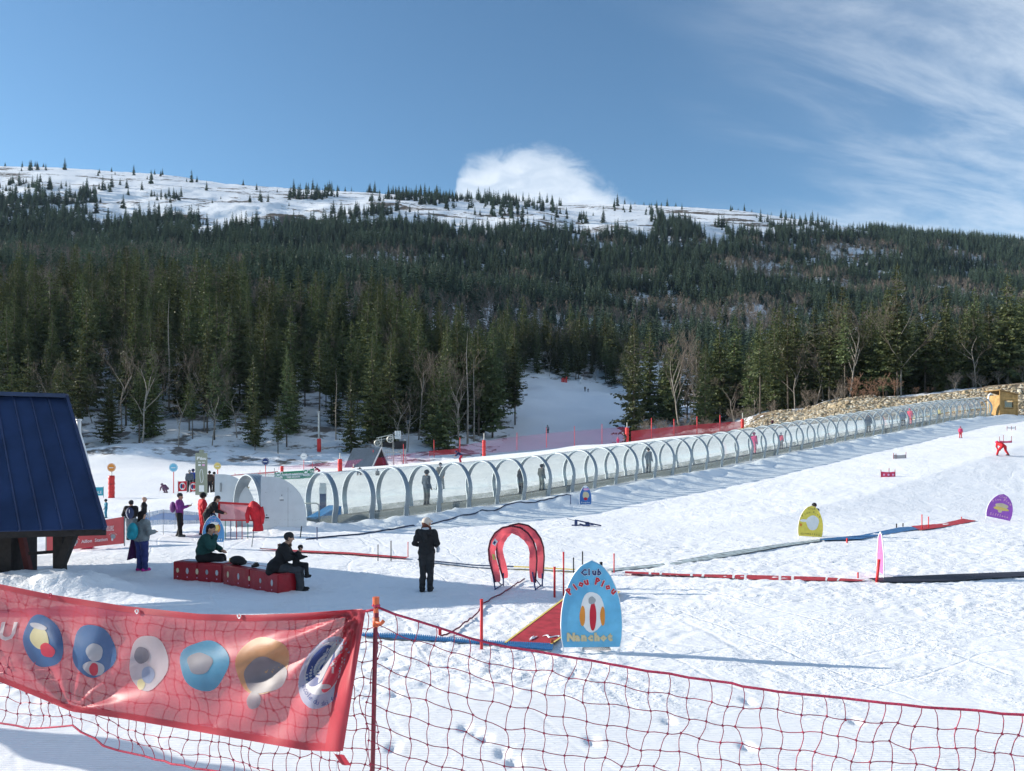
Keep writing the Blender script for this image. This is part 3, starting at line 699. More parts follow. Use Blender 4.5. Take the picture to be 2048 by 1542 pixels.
# ------------------------------------------------------------------ shared finishes
ALU = mat('brushed aluminium', (.34, .385, .42), rough=.42, metal=.6, var=.06, scale=4)
STEEL = mat('grey steel', (.33, .35, .36), rough=.45, metal=.6)
WHITEP = mat('white panel paint', (.60, .64, .66), rough=.5, var=.05, scale=2.0)
WHITE = mat('white plastic', (.80, .80, .80), rough=.5, var=.04)
RED = mat('red plastic', (.55, .025, .03), rough=.5)
REDPAD = mat('red padding', (.58, .03, .03), rough=.45, var=.2, scale=6, bump=.01, bscale=9)
ORANGE = mat('orange clip', (.62, .13, .05), rough=.5)
DARK = mat('dark wood', (.022, .018, .017), rough=.85, var=.3)
BLACK = mat('black plastic', (.012, .012, .014), rough=.6)
NAVY = mat('navy plastic', (.02, .04, .13), rough=.5)
BLUEM = mat('blue plastic', (.03, .16, .38), rough=.5)
GREYM = mat('mid grey', (.28, .29, .30), rough=.6)
def flat(name, col, rough=.7): return mat(name, col, rough=rough, var=.05, scale=5, spec=.2)
P_WHITE = flat('white print', (.78, .78, .77)); P_RED = flat('red print', (.55, .03, .05)); P_NAVY = flat('navy print', (.03, .05, .16))
P_YEL = flat('yellow print', (.72, .55, .16)); P_PINK = flat('pink print', (.78, .42, .62)); P_BLK = flat('black print', (.03, .03, .04)); P_TEAL = flat('teal print', (.05, .36, .46))
P_GREY = flat('grey print', (.35, .37, .38)); P_CREAM = flat('cream print', (.66, .55, .36)); P_BLUE = flat('blue print', (.06, .20, .48)); P_GREEN = flat('green print', (.03, .24, .13)); P_ORG = flat('orange print', (.72, .27, .05)); P_SKY = flat('light blue print', (.18, .50, .68))

# ------------------------------------------------------------------ covered conveyor
def clear_mat():
    m = bpy.data.materials.new('clear polycarbonate'); m.use_nodes = True; nt = m.node_tree; nt.nodes.clear()
    g = nd(nt, 'NewGeometry')
    n = nd(nt, 'TexNoise', {'Vector': g.outputs['Position'], 'Scale': 1.6, 'Detail': 5.0, 'Roughness': .6}).outputs[0]
    tr = nd(nt, 'BsdfTransparent', {0: (.90, .925, .90, 1)}); d = nd(nt, 'BsdfDiffuse', {0: (.52, .58, .60, 1)}); gl = nd(nt, 'BsdfGlossy', {0: (1, 1, 1, 1), 1: .06})
    s = nd(nt, 'MixShader', {0: mth(nt, 'ADD', .035, mth(nt, 'MULTIPLY', ramp(nt, n, .4, .75), .06)), 1: tr.outputs[0], 2: d.outputs[0]})
    fr = mth(nt, 'POWER', nd(nt, 'LayerWeight', {0: .5}).outputs[1], 3.2)
    s = nd(nt, 'MixShader', {0: mth(nt, 'ADD', .06, mth(nt, 'MULTIPLY', fr, .55)), 1: s.outputs[0], 2: gl.outputs[0]})
    nt.links.new(s.outputs[0], nd(nt, 'OutputMaterial').inputs[0]); return m
def frost_mat():
    m = bpy.data.materials.new('scuffed skirt panel'); m.use_nodes = True; nt = m.node_tree; nt.nodes.clear()
    g = nd(nt, 'NewGeometry')
    n = nd(nt, 'TexNoise', {'Vector': vecmul(nt, g.outputs['Position'], (1, 1, 3)), 'Scale': 1.1, 'Detail': 6.0, 'Roughness': .65}).outputs[0]
    c = mixc(nt, n, (.09, .105, .105), (.27, .30, .29))
    d = nd(nt, 'BsdfDiffuse', {0: c}); t = nd(nt, 'BsdfTranslucent', {0: c}); s = nd(nt, 'MixShader', {0: .45, 1: d.outputs[0], 2: t.outputs[0]})
    s = nd(nt, 'MixShader', {0: mth(nt, 'ADD', .12, mth(nt, 'MULTIPLY', ramp(nt, n, .35, .65), .3)), 1: s.outputs[0], 2: nd(nt, 'BsdfTransparent').outputs[0]})
    s = nd(nt, 'MixShader', {0: .06, 1: s.outputs[0], 2: nd(nt, 'BsdfGlossy', {1: .15}).outputs[0]})
    nt.links.new(s.outputs[0], nd(nt, 'OutputMaterial').inputs[0]); return m
CLEAR = clear_mat(); FROST = frost_mat()
RZT = math.atan2(AY, AX); SP = 1.848
def arc_pts(n=26, r=1.3, cq=-1.0, cz=.9, a0=-24):
    P = [(cq + r * math.cos(R(a0)) - .06, -.25)]
    for k in range(n + 1):
        a = R(a0 + (180 - 2 * a0) * k / n); P.append((cq + r * math.cos(a), cz + r * math.sin(a)))
    P.append((cq - r * math.cos(R(a0)) + .06, -.25)); return P
T0 = np.interp(0, TS, TZ); x0, y0 = from_sq(0, 0)
tun = thing('covered_conveyor', 'long clear tunnel with ribbed aluminium hoops over the moving carpet, climbing to the right', 'conveyor tunnel', (x0, y0, T0), RZT)
def rib_mesh(w=.25):
    A = arc_pts(); c = (-1.0, .9)
    sec = [(-w / 2, .0)] + [(-w / 2 + w * k / 8, (.0 if k % 2 == 0 else .03)) for k in range(1, 8)] + [(w / 2, .0), (w / 2, -.04), (-w / 2, -.04)]
    mb = MB(); m = len(sec); n = len(A); V_ = []
    for i, (q, z) in enumerate(A):
        dq, dz_ = q - c[0], max(z, .35) - c[1]; l = math.hypot(dq, dz_)
        for xx, off in sec: V_.append((xx, -(q + dq / l * off), z + dz_ / l * off))
    mb.add(V_, [(i * m + j, i * m + (j + 1) % m, (i + 1) * m + (j + 1) % m, (i + 1) * m + j) for i in range(n - 1) for j in range(m)])
    o = mb.build('rib', ALU); me = o.data; bpy.data.objects.remove(o); return me
RIB = rib_mesh(); RIBW = rib_mesh(.52)
def rib_at(i, me=RIB):
    s = SP * i; o = link('hoop', me, tun); o.location = (s, 0, float(np.interp(s, TS, TZ)) - T0); return o
rib_at(-1.72, RIBW)
for i in range(47): rib_at(i, RIBW if i == 46 else RIB)
A = arc_pts(22, 1.29)
def bay(a, b, w0=.15, w1=.15):
    sa, sb = SP * a + w0, SP * b - w1; za, zb = [float(np.interp(s, TS, TZ)) - T0 for s in (sa, sb)]
    def strip(idx):
        V_ = []; 
        for k in idx: q, z = A[k]; V_ += [(sa, -q, z + za), (sb, -q, z + zb)]
        return V_, [(2 * j, 2 * j + 1, 2 * j + 3, 2 * j + 2) for j in range(len(idx) - 1)]
    n = len(A); lo = 1
    V_, Fc = strip(range(lo, n - lo)); MB().add(V_, Fc).build('clear_panel', CLEAR, tun, smooth=True)
    for r_ in (range(0, lo + 1), range(n - lo - 1, n)):
        V_, Fc = strip(r_); MB().add(V_, Fc).build('skirt_panel', FROST, tun, smooth=True)
for i in range(46): bay(i, i + 1)
V_, Fc = [], []
bay(-1.72, 0, .26, .15)
def belt_fn(q0, q1, dz_):
    return lambda u, v: (-3.2 + 91 * v, -(q0 + (q1 - q0) * u), float(np.interp(-3.2 + 91 * v, TS, TZ)) - T0 + dz_)
bm_ = MB().grid(belt_fn(-1.35, -.65, .20), 1, 60); bm_.grid(belt_fn(-.65, -.65 + .001, .20), 1, 60)
bm_.build('carpet_belt', mat('conveyor rubber', (.05, .055, .06), rough=.8), tun)
MB().grid(lambda u, v: belt_fn(-.5, -.5, .20 - .42 * u)(u, v), 1, 60).build('bed_side', STEEL, tun)
# the wing doors at the mouth
def door_outline(w, h):
    P = [(0, 0), (0, h)]
    for k in range(1, 15):
        a = math.pi / 2 * k / 14; P.append((.16 * w + .84 * w * math.sin(a) ** 1.0, .22 * h + .78 * h * math.cos(a) ** .9 if k < 14 else .22 * h))
    P += [(w, .06 * h), (.93 * w, 0)]
    return P
p = Pt(522, 1064, 31.0); zb = z1(p.x, p.y) - .05
hD = CAMZ + (HOR - 953) / F * 31.0 - zb; wD = 90 / F * 31.0
d = thing('wing_door', 'pale grey quarter round door panel open in front of the conveyor mouth', 'door panel', (p.x, 31.0, zb), R(3))
MB().prism(door_outline(wD, hD), .05).build('leaf_panel', WHITEP, d)
MB().prism([(.97 * wD * .61, .02), (.97 * wD * .61 + .012, .02), (.97 * wD * .61 + .012, hD * .80), (.97 * wD * .61, hD * .80)], .056).build('seam', GREYM, d)
MB().box((wD * .45, -.03, hD * .60), (.16, .01, .09)).build('sticker', P_WHITE, d)
MB().box((wD * .46, -.032, hD * .565), (.15, .01, .025)).box((wD * .46, -.032, hD * .655), (.03, .01, .04)).build('caption', P_BLK, d)
MB().box((wD * .14, -.03, hD * .24), (.14, .01, .05)).box((wD * .13, -.03, hD * .29), (.04, .01, .04)).build('mark', P_BLK, d)
rr = random.Random(4); mb = MB()
for k in range(46): mb.disc((wD * rr.uniform(.08, .85), -.027, hD * rr.choice((.20, .21, .19, .72, .71, .14)) + rr.uniform(-.02, .02)), rr.uniform(.006, .014), n=6)
mb.build('rivets', P_GREY, d)['kind'] = 'stuff'
p = Pt(430, 1060, 33.2); zb = z1(p.x, p.y) - .05
d = thing('wing_door', 'pale grey quarter round door panel standing behind the far side of the conveyor mouth', 'door panel', (p.x, 33.2, zb), R(-8))
MB().prism(door_outline(86 / F * 33.2, CAMZ + (HOR - 948) / F * 33.2 - zb), .05).build('leaf_panel', WHITEP, d)
MB().box((.28, -.05, 1.72), (.05, .05, .38)).build('handle', STEEL, d)
# inside the mouth
bx = thing('control_box', 'cream control box with a round dial inside the conveyor mouth', 'control box', tuple(ground(489, 33.3)), R(20))
MB().box((0, 0, .8), (.34, .25, 1.6)).box((0, -.14, 1.38), (.30, .06, .42)).box((0, 0, 1.63), (.4, .3, .05)).build('housing', P_CREAM, bx)
MB().disc((0, -.18, 1.45), .07, n=14).build('dial', P_BLK, bx)
MB().box((.13, -.14, 1.2), (.05, .05, .12)).build('switch', P_GREY, bx)
rl = thing('guard_rail', 'grey tube guard rail beside the white door panel', 'railing', tuple(ground(618, 32.7)), R(5))
MB().tube([(-.35, 0, .92), (.30, 0, .92), (.40, 0, .86), (.42, 0, .76), (.42, 0, 0)], .028, 8).tube([(-.35, 0, .14), (.42, 0, .14)], .022, 6).build('rail', STEEL, rl, smooth=True)
wd = thing('blue_ramp', 'blue sloping cover at the start of the conveyor hoops', 'ramp', tuple(ground(642, 34.2)), RZT)
MB().prism([(-.75, .0), (.75, .0), (.75, .72), (.62, .72), (-.55, .20), (-.75, .1)], .9).build('cover', BLUEM, wd)
MB().box((.0, 0, -.05), (1.6, 1.0, .14)).build('base', GREYM, wd)
ps = thing('boarding_post', 'dark post with a white head at the start of the conveyor hoops', 'post', tuple(ground(646, 35.2)))
MB().box((0, 0, .62), (.26, .22, 1.24)).build('column', NAVY, ps); MB().box((0, -.02, 1.38), (.28, .24, .30)).build('notice', P_WHITE, ps); MB().box((0, 0, 1.6), (.24, .2, .22)).build('head', WHITE, ps)
# conveyor head: white bent pipe at the top end
g_ = from_sq(SP * 46 + .5, -.2); pp = thing('bent_pipe', 'white bent pipe rising at the upper end of the tunnel', 'pipe', (*g_, z1(*g_)))
MB().tube([(0, 0, 0), (0, 0, 2.1), (.05, 0, 2.45), (.25, 0, 2.65), (.42, 0, 2.5)], .09, 8).build('pipe', WHITE, pp, smooth=True)

# ------------------------------------------------------------------ stones on the bank
bank = bpy.data.objects['earth_bank']
STM = [mat('stone %d' % k, c, rough=.92, var=.3, scale=3, bump=.05, bscale=5) for k, c in enumerate([(.33, .27, .18), (.40, .34, .25), (.26, .20, .13), (.46, .43, .36)])]
def stone_mesh(seed):
    rg_ = np.random.default_rng(seed); import bmesh
    b = bmesh.new(); bmesh.ops.create_icosphere(b, subdivisions=1, radius=.5)
    for v in b.verts:
        f = 1 + rg_.normal(0, .17); v.co = Vector((v.co.x * f * 1.25, v.co.y * f * .9, v.co.z * f * .72))
    me = bpy.data.meshes.new('stone'); b.to_mesh(me); b.free(); return me
STONES = []
for k in range(6):
    for m in STM:
        me = stone_mesh(k); me.materials.append(m); STONES.append(me)
rs = np.random.default_rng(31); pool = []
while len(pool) < 5200:
    u = rs.uniform(.30, .74); Y = rs.uniform(94, 116); x = u * Y
    if u < .34 and rs.random() < .6: continue
    if u > .5 and Y > 109: continue
    pool.append((x, Y))
pool = np.array(pool); pz = zt(pool[:, 0], pool[:, 1]); ppx = 1024 + F * pool[:, 0] / pool[:, 1]; ppy = HOR - F * (pz - CAMZ) / pool[:, 1]
tun_top = np.interp(ppx, [1450, 1600, 1800, 1975, 2048], [868, 842, 812, 796, 840])
vis = (ppy < tun_top + 3) & (ppx < 2050) & (ppx > 1500)
big = list(np.where(vis)[0][:270]); rest = [i for i in range(len(pool)) if i not in set(big)]
for i in big:
    sz = float(rs.choice([.36, .46, .58, .75, 1.1], p=[.34, .3, .2, .12, .04])); x, Y = pool[i]
    o = link('stone', STONES[int(rs.integers(0, 24))], bank); o.location = (x, Y, float(pz[i]) + .08 * sz); o.scale = (sz, sz, sz)
    o.rotation_euler = (rs.uniform(-.6, .6), rs.uniform(-.6, .6), rs.uniform(0, 6.28))
mb = MB(); base = [np.array([v.co for v in STONES[k * 4].vertices]) for k in range(6)]; bf = [[tuple(p.vertices) for p in STONES[k * 4].polygons] for k in range(6)]
for i in rest:
    sz = rs.uniform(.18, .46) * (1.0 if vis[i] else .9); a = rs.uniform(0, 6.28); k = int(rs.integers(0, 6)); c_, s_ = math.cos(a), math.sin(a)
    mb.add(base[k] * sz @ np.array([[c_, s_, 0], [-s_, c_, 0], [0, 0, 1]]) + [pool[i][0], pool[i][1], pz[i] + .02], bf[k], int(rs.integers(0, 4)))
tag(mb.build('rubble', STM, bank), kind='stuff')
# brush along the wood edge above the bank
REDBUSH = []
for H0, a, b in BUSH:
    a, b = a.copy(), b.copy(); a.materials[0] = BRUSH; b.materials[0] = BRUSH; REDBUSH.append((a, b))
for k in range(64):
    px = float(rs.uniform(1560, 2060)) if k < 34 else float(rs.uniform(1270, 1560)); u = (px - 1024) / F
    Y = float(front(u)) - rs.uniform(.5, 5) if k < 34 else float(front(u)) - rs.uniform(-1, 3); 
    if u > .5: Y = max(Y, 115.0)
    H0, a, b = BUSH[k % 2]; red = 1690 < px < 1860
    lab = 'russet leafless bush at the foot of the tall fir above the bank' if red else ('leafless bush on top of the stony bank' if k < 34 else 'leafless bush behind the red net right of the piste')
    o = thing('bare_bush', lab, 'bush', (u * Y, Y, z1(u * Y, Y) - .1), rs.uniform(0, 6.28), lab.replace('bush', 'bushes'), rs.uniform(.7, 1.5))
    if red: a, b = REDBUSH[k % 2]
    link('stems', a, o); link('crown', b, o)
# ------------------------------------------------------------------ wooden cabin at the top
WOODY = mat('yellow larch boards', (.42, .25, .09), rough=.75, var=.25, scale=2.5, bump=.01, bscale=14)
WOODS = mat('weathered side boards', (.36, .22, .085), rough=.8, var=.25, scale=2.5)
Yc_ = 91.0; p = Pt(1999, 831, Yc_); zc = min(z1(p.x, Yc_), p.z) - .1; wC = 38 / F * Yc_; hL = Pt(1999, 781, Yc_).z - zc; hR = Pt(2036, 790, Yc_).z - zc
cab = thing('wooden_cabin', 'small yellow wooden cabin with a square window at the top of the conveyor', 'cabin', (p.x, Yc_, zc), R(4))
nb = 13
for k in range(nb):                                          # lapped boards left and right of the window and across
    za, zb_ = (k / nb) * hR, ((k + .94) / nb) * hR
    segs = [(0, wC)] if not (.42 * hR < (za + zb_) / 2 < .76 * hR) else [(0, wC * .24), (wC * .76, wC)]
    for a, b in segs: MB().box(((a + b) / 2, 0, (za + zb_) / 2), (b - a, .05, zb_ - za), Matrix.Rotation(R(4), 3, 'X')).build('board', WOODY, cab)
MB().prism([(0, hR * 1.0), (wC, hR * 1.0), (wC, hR), (0, hL)], .05).build('gable_board', WOODY, cab)
MB().box((.05, -.035, hL / 2), (.12, .06, hL)).build('corner_post', WOODY, cab); MB().box((wC - .05, -.035, hR / 2), (.12, .06, hR)).build('corner_post', WOODY, cab)
MB().box((wC, 1.1, hR / 2), (.05, 2.15, hR)).build('side_wall', WOODS, cab); MB().box((0, 1.1, hR / 2), (.05, 2.15, hR)).build('side_wall', WOODS, cab); MB().box((wC / 2, 2.2, hR / 2), (wC, .05, hR)).build('back_wall', WOODS, cab)
MB().prism([(-.15, hL + .03), (wC + .12, hR + .03), (wC + .12, hR + .10), (-.15, hL + .10)], 2.7, Matrix.Translation((0, 1.1, 0))).build('roof', WOODS, cab)
win = MB().box((wC * .24, -.04, hR * .59), (.08, .08, hR * .36)).box((wC * .76, -.04, hR * .59), (.08, .08, hR * .36)).box((wC * .5, -.04, hR * .76), (wC * .52, .081, .08)).box((wC * .5, -.04, hR * .42), (wC * .6, .12, .07)).build('window', WOODS, cab)
MB().box((wC * .5, .03, hR * .59), (wC * .5, .01, hR * .34)).build('pane', CLEAR, win)
# ------------------------------------------------------------------ shelter with the blue roof
NK = .88      # the shelter stands this much nearer than its first survey
Ra = Pt(130, 795, 22.3 * NK); Ea = Pt(207, 1057, 20.0 * NK)
e = Vector((math.cos(R(14)), math.sin(R(14)), 0)); LR, LE = 7.0, 7.6
Rl = Ra - e * LR; Rl.z = Ra.z + .12; El = Ea - e * LE; El.z = Ea.z - .02
org = Vector((Ea.x - 3, 19, z1(Ea.x - 3, 19)))
sh = thing('picnic_shelter', 'open timber shelter under a steep navy metal roof at the left edge', 'shelter', tuple(org))
ROOFM = mat('sky tinted sheet roof', (.022, .040, .105), rough=.34, metal=.25, var=.28, scale=.9, spec=.5)  # base colour carries the navy of reflected sky and shade
L_ = lambda p: Vector(p) - org
nP = 18
nrm = (Ra - Rl).cross(Ea - Ra).normalized(); nrm = nrm if nrm.y < 0 else -nrm
for k in range(nP):
    a, b = k / nP, (k + 1) / nP
    q = [L_(Rl.lerp(Ra, a)), L_(Rl.lerp(Ra, b)), L_(El.lerp(Ea, b)), L_(El.lerp(Ea, a))]
    off = nrm * .035
    V_ = q + [p_ + off * .0 - off for p_ in q]
    pan = MB().add(V_, [(0, 1, 2, 3), (7, 6, 5, 4), (0, 3, 7, 4), (1, 5, 6, 2), (3, 2, 6, 7), (0, 4, 5, 1)])
    pan.build('roof_panel', ROOFM, sh)
    MB().beam(q[0] + off * .4, q[3] + off * .4, .035, .05).build('seam', ROOFM, sh)
MB().beam(L_(Rl) + nrm * .02 + Vector((0, 0, .03)), L_(Ra) + nrm * .02 + Vector((0, 0, .03)) + e * .05, .24, .10).build('ridge_cap', ROOFM, sh)
MB().beam(L_(Ra) + e * .03, L_(Ea) + e * .03, .07, .14).build('verge_board', ROOFM, sh)
MB().beam(L_(El) + Vector((0, .1, -.09)), L_(Ea) + Vector((0, .1, -.09)), .10, .14).build('eave_board', DARK, sh)
Rb_ = Pt(138, 985, 23.8); Lb_ = Rb_ - e * 7.8
q = [L_(Rl), L_(Ra), L_(Rb_), L_(Lb_)]
MB().add(q + [p_ - Vector((0, .05, .05)) for p_ in q], [(3, 2, 1, 0), (4, 5, 6, 7), (0, 1, 5, 4), (1, 2, 6, 5), (2, 3, 7, 6), (3, 0, 4, 7)]).build('rear_roof', ROOFM, sh)
def shp(px, py, Y): return L_(Pt(px, py, Y * NK))
MB().beam(shp(120, 1062, 20.6), shp(120, 1150, 20.6), .22, .2).build('post', DARK, sh)
MB().beam(shp(148, 1062, 20.45), shp(113, 1150, 20.45), .2, .18).build('brace', DARK, sh)
MB().beam(shp(58, 1107, 20.8), shp(114, 1103, 20.8), .06, .07).build('rail', DARK, sh)
MB().beam(shp(12, 1070, 22.6), shp(12, 1150, 22.6), .2, .2).beam(shp(12, 1070, 22.6), shp(-190, 1070, 22.6), .16, .2).build('post', DARK, sh)
MB().box(shp(-30, 1103, 21.2), (1.9, 1.0, 1.3)).build('dark_box', DARK, sh)  # plain dark box filling the left end under the eave
MB().beam(shp(44, 1075, 20.9), shp(58, 1142, 20.9), .14, .12).build('brace', mat('red brown wood', (.09, .02, .018), rough=.8), sh)
for px in (-120, -300): MB().beam(shp(px, 1055, 20.6), shp(px, 1155, 20.6), .22, .2).build('post', DARK, sh)
MB().tube([shp(157.5, 838, 23.4), shp(158, 868, 23.4), shp(166, 893, 23.3), shp(175, 930, 23.2), shp(178, 945, 23.2)], .06, 8).tube([shp(157.5, 838, 23.4), shp(157.5, 842, 23.4)], .075, 8).build('flue_pipe', WHITE, sh, smooth=True)
# ------------------------------------------------------------------ small shed and lift at the foot of the wood
YS = 104.0
pa = Pt(706, 896, YS); pb = Pt(763, 896, YS); pe = Pt(775, 940, YS - 1); zS = z1(pe.x, YS) - .5
sd_ = thing('lift_shed', 'low shed with a steep grey sheet roof and dark red walls beside the lift', 'shed', (pa.x, YS, zS))
o_ = Vector((pa.x, YS, zS)); Q_ = lambda px, py, dY=0: Pt(px, py, YS + dY) - o_
GREYROOF = mat('grey ribbed roof', (.17, .20, .23), rough=.5, metal=.3, var=.15, scale=.6)
REDW = mat('dark red boards', (.22, .018, .03), rough=.8)
tl, tr_, br, bl = Q_(706, 896), Q_(763, 895), Q_(744, 936, -2.2), Q_(688, 936, -2.2)
for k in range(14):
    a, b = k / 14, (k + .93) / 14
    MB().add([tl.lerp(tr_, a), tl.lerp(tr_, b), bl.lerp(br, b), bl.lerp(br, a), tl.lerp(tr_, a) + Vector((0, .1, -.06)), tl.lerp(tr_, b) + Vector((0, .1, -.06)), bl.lerp(br, b) + Vector((0, .1, -.06)), bl.lerp(br, a) + Vector((0, .1, -.06))], [(3, 2, 1, 0), (4, 5, 6, 7), (0, 1, 5, 4), (2, 3, 7, 6), (1, 2, 6, 5), (3, 0, 4, 7)]).build('roof_sheet', GREYROOF, sd_)
rb_ = Q_(779, 938, 1.6)
MB().add([tl, tr_, rb_, Q_(712, 938, 3.6)], [(0, 1, 2, 3)]).build('rear_roof', GREYROOF, sd_)
MB().beam(tr_, br, .10, .16).beam(tr_, rb_, .10, .16).build('verge_board', mat('pale verge', (.45, .46, .47), rough=.6), sd_)
mid = Q_(763, 917)
MB().add([tr_ + Vector((-.12, .05, -.1)), br.lerp(tr_, .52) + Vector((-.1, .1, 0)), rb_.lerp(tr_, .52) + Vector((-.1, .1, 0))], [(0, 1, 2)]).build('gable_opening', DARK, sd_)
MB().add([br.lerp(tr_, .52) + Vector((-.05, .08, 0)), rb_.lerp(tr_, .52) + Vector((-.05, .08, 0)), rb_ + Vector((-.1, 0, -1)), br + Vector((-.05, .1, -1))], [(0, 1, 2, 3)]).build('gable_wall', REDW, sd_)
MB().add([bl + Vector((.2, .2, .1)), br + Vector((-.05, .2, .1)), br + Vector((-.05, .2, -1.2)), bl + Vector((.2, .2, -1.2))], [(0, 1, 2, 3)]).build('front_wall', REDW, sd_)
YL = 108.0
lz = z1(Pt(785, 900, YL).x, YL); lo = Vector((Pt(785, 900, YL).x, YL, lz)); K = lambda px, py, d=0: Pt(px, py, YL + d) - lo
lift = thing('lift_station', 'pale steel drive tower of the ski lift with wheels and a ribbed hood', 'ski lift', tuple(lo))
PALE = mat('pale galvanised steel', (.50, .50, .46), rough=.5, metal=.3)
mb = MB()
for px in (763, 785.5, 810): mb.beam(K(px, 878 if px < 780 else 869 if px < 800 else 878), K(px + 2, 932), .16)
mb.beam(K(753, 876), K(785, 869), .12).beam(K(753, 880), K(785, 876), .10).beam(K(763, 905), K(810, 905), .12).beam(K(763, 918), K(785, 916), .10)
for px in (757, 763, 774): mb.beam(K(px, 875), K(px, 881), .08)
for k in range(5): mb.beam(K(766 + 4 * k, 898), K(767 + 4 * k, 918), .07)
mb.beam(K(800, 900), K(806, 932), .12).beam(K(796, 900), K(816, 928), .09)
mb.build('frame', PALE, lift)
MB().box(K(775, 889), (1.2, .8, .7)).box(K(801, 890), (1.5, .9, 1.1)).build('machinery', BLACK, lift)
def wheel(px, py, r):
    mb = MB(); c = K(px, py, -.6)
    mb.tube([c + Vector((math.cos(a) * r, 0, math.sin(a) * r)) for a in np.linspace(0, 6.283, 17)], .08, 5, cap=False)
    for k in range(3): a = math.pi * k / 3 + .3; mb.beam(c - Vector((math.cos(a) * r, 0, math.sin(a) * r)), c + Vector((math.cos(a) * r, 0, math.sin(a) * r)), .07)
    mb.build('wheel', PALE, lift)
wheel(780.5, 878.5, .42); wheel(755, 886, .40)
RIBH = mat('pale ribbed sheet', (.62, .66, .66), rough=.5, metal=.2)
for k in range(4):
    x_ = 789.5 + 3.1 * k
    MB().add([K(x_, 862, .5), K(x_ + 2.4, 861.5, .5), K(x_ + 2.4, 878, -.5), K(x_, 878, -.5), K(x_, 862, .6), K(x_ + 2.4, 861.5, .6), K(x_ + 2.4, 878, -.4), K(x_, 878, -.4)], [(3, 2, 1, 0), (4, 5, 6, 7), (0, 1, 5, 4), (2, 3, 7, 6), (1, 2, 6, 5), (3, 0, 4, 7)]).build('hood_sheet', RIBH, lift)
MB().add([K(801, 861.5, .5), K(806, 878, .5), K(801, 878, -.5)], [(0, 1, 2)]).build('hood_side', GREYM, lift)
py_ = thing('lift_pylon', 'slim grey lift pylon with a red padded foot on the snow slope', 'pylon', tuple(ground(638, 118)))
MB().tube([(0, 0, 0), (0, 0, 6.2)], .17, 8).box((0, 0, 6.2), (.5, .5, .15)).build('mast', STEEL, py_); MB().tube([(0, 0, .1), (0, 0, 2.1)], .32, 8).build('padding', REDPAD, py_, smooth=True)
MB().tube([Vector((.1, 0, 5.4)), Vector((1.5, 0, 5.2)), Vector((1.7, 0, 4.6))], .05, 5).build('arm', STEEL, py_)
# ------------------------------------------------------------------ foreground safety fence
NETM = mat('red netting', (.40, .03, .07), rough=.6, var=.25, scale=15)
ROPEM = mat('red rope', (.50, .04, .09), rough=.7, var=.3, scale=40, bump=.004, bscale=120)
POLEM = mat('dull red pole', (.24, .035, .05), rough=.45, var=.2)
def wave_net(name, label, top_fn, bot_fn, L, rows, cell, seed):
    """a net hung from a rope: top_fn/bot_fn give the two edges along a = 0..1"""
    rg_ = np.random.default_rng(seed)
    o = thing(name, label, 'safety net', tuple(top_fn(0)))
    org = Vector(top_fn(0)); nc = int(L / cell)
    P = np.zeros((nc + 1, rows + 1, 3))
    for i in range(nc + 1):
        a = i / nc; t = Vector(top_fn(a)); b = Vector(bot_fn(a))
        for j in range(rows + 1):
            p = t.lerp(b, j / rows); w = math.sin(math.pi * j / rows)
            p = p + Vector((rg_.normal(0, .012) + .02 * math.sin(a * 31 + j), .05 * w * math.sin(a * 9 + j * .7) + rg_.normal(0, .01), rg_.normal(0, .010) if 0 < j < rows else 0))
            P[i, j] = p - org
    mb = MB()
    def strand(pts, sway):
        out = []
        for k in range(len(pts) - 1):
            a, b = Vector(pts[k]), Vector(pts[k + 1])
            out.append(a); d = b - a; n = Vector((d.z, 0, -d.x)).normalized() if d.length else Vector((0, 0, 1))
            s = sway * (1 if k % 2 else -1)
            out.append(a.lerp(b, .33) + n * s); out.append(a.lerp(b, .67) + n * s * .7)
        out.append(Vector(pts[-1])); return out
    for i in range(nc + 1): mb.tube(strand(P[i], .010), .0034, 3, cap=False)
    for j in range(1, rows): mb.tube(strand(P[:, j], .005), .0034, 3, cap=False)
    for i in range(nc + 1):
        for j in range(1, rows): mb.box(P[i, j], (.013, .013, .013), Matrix.Rotation(.7, 3, 'Y'))
    tag(mb.build('netting', NETM, o), kind='stuff')
    MB().tube([P[i, 0] for i in range(nc + 1)], .0095, 6).build('top_rope', ROPEM, o, smooth=True)
    MB().tube([P[i, rows] for i in range(nc + 1)], .0085, 6).build('bottom_rope', ROPEM, o, smooth=True)
    return o
PB = Pt(752, 1214, 5.5)
YR_ = 4.75
def rt(a):   # right-hand run
    px = 752 + (2230 - 752) * a; py = np.interp(px, [752, 830, 1000, 1150, 1300, 1500, 1700, 2048, 2230], [1214, 1243, 1290, 1317, 1342, 1374, 1400, 1431, 1446])
    return Pt(px, py, 5.5 + (YR_ - 5.5) * a)
def rb(a): t = rt(a); return t + Vector((-.10, .02, -1.62 + .1 * a))
wave_net('safety_net', 'red square mesh safety net hanging right of the fence post in the foreground', rt, rb, 4.75, 12, .125, 1)
def lt(a):
    px = 752 - (752 + 170) * a; Y = 5.5 + 1.75 * a
    py = np.interp(px, [-170, 0, 103, 250, 400, 560, 725, 752], [1140, 1168, 1189, 1212, 1228, 1228, 1219, 1214]); return Pt(px, py + 4, Y)
def lb(a):
    px = 752 - (752 + 170) * a; Y = 5.5 + 1.75 * a
    py = np.interp(px, [-170, 0, 60, 143, 230, 300, 430, 560, 752], [1425, 1444, 1458, 1450, 1500, 1519, 1542, 1575, 1600]); return Pt(px, py, Y)
wave_net('safety_net', 'red square mesh safety net behind the pink banner at lower left', lt, lb, 5.1, 11, .122, 2)
post = thing('fence_post', 'dull red fence post with orange clips between banner and net', 'post', (PB.x, 5.5, 0))
topz = Pt(752, 1194, 5.5).z
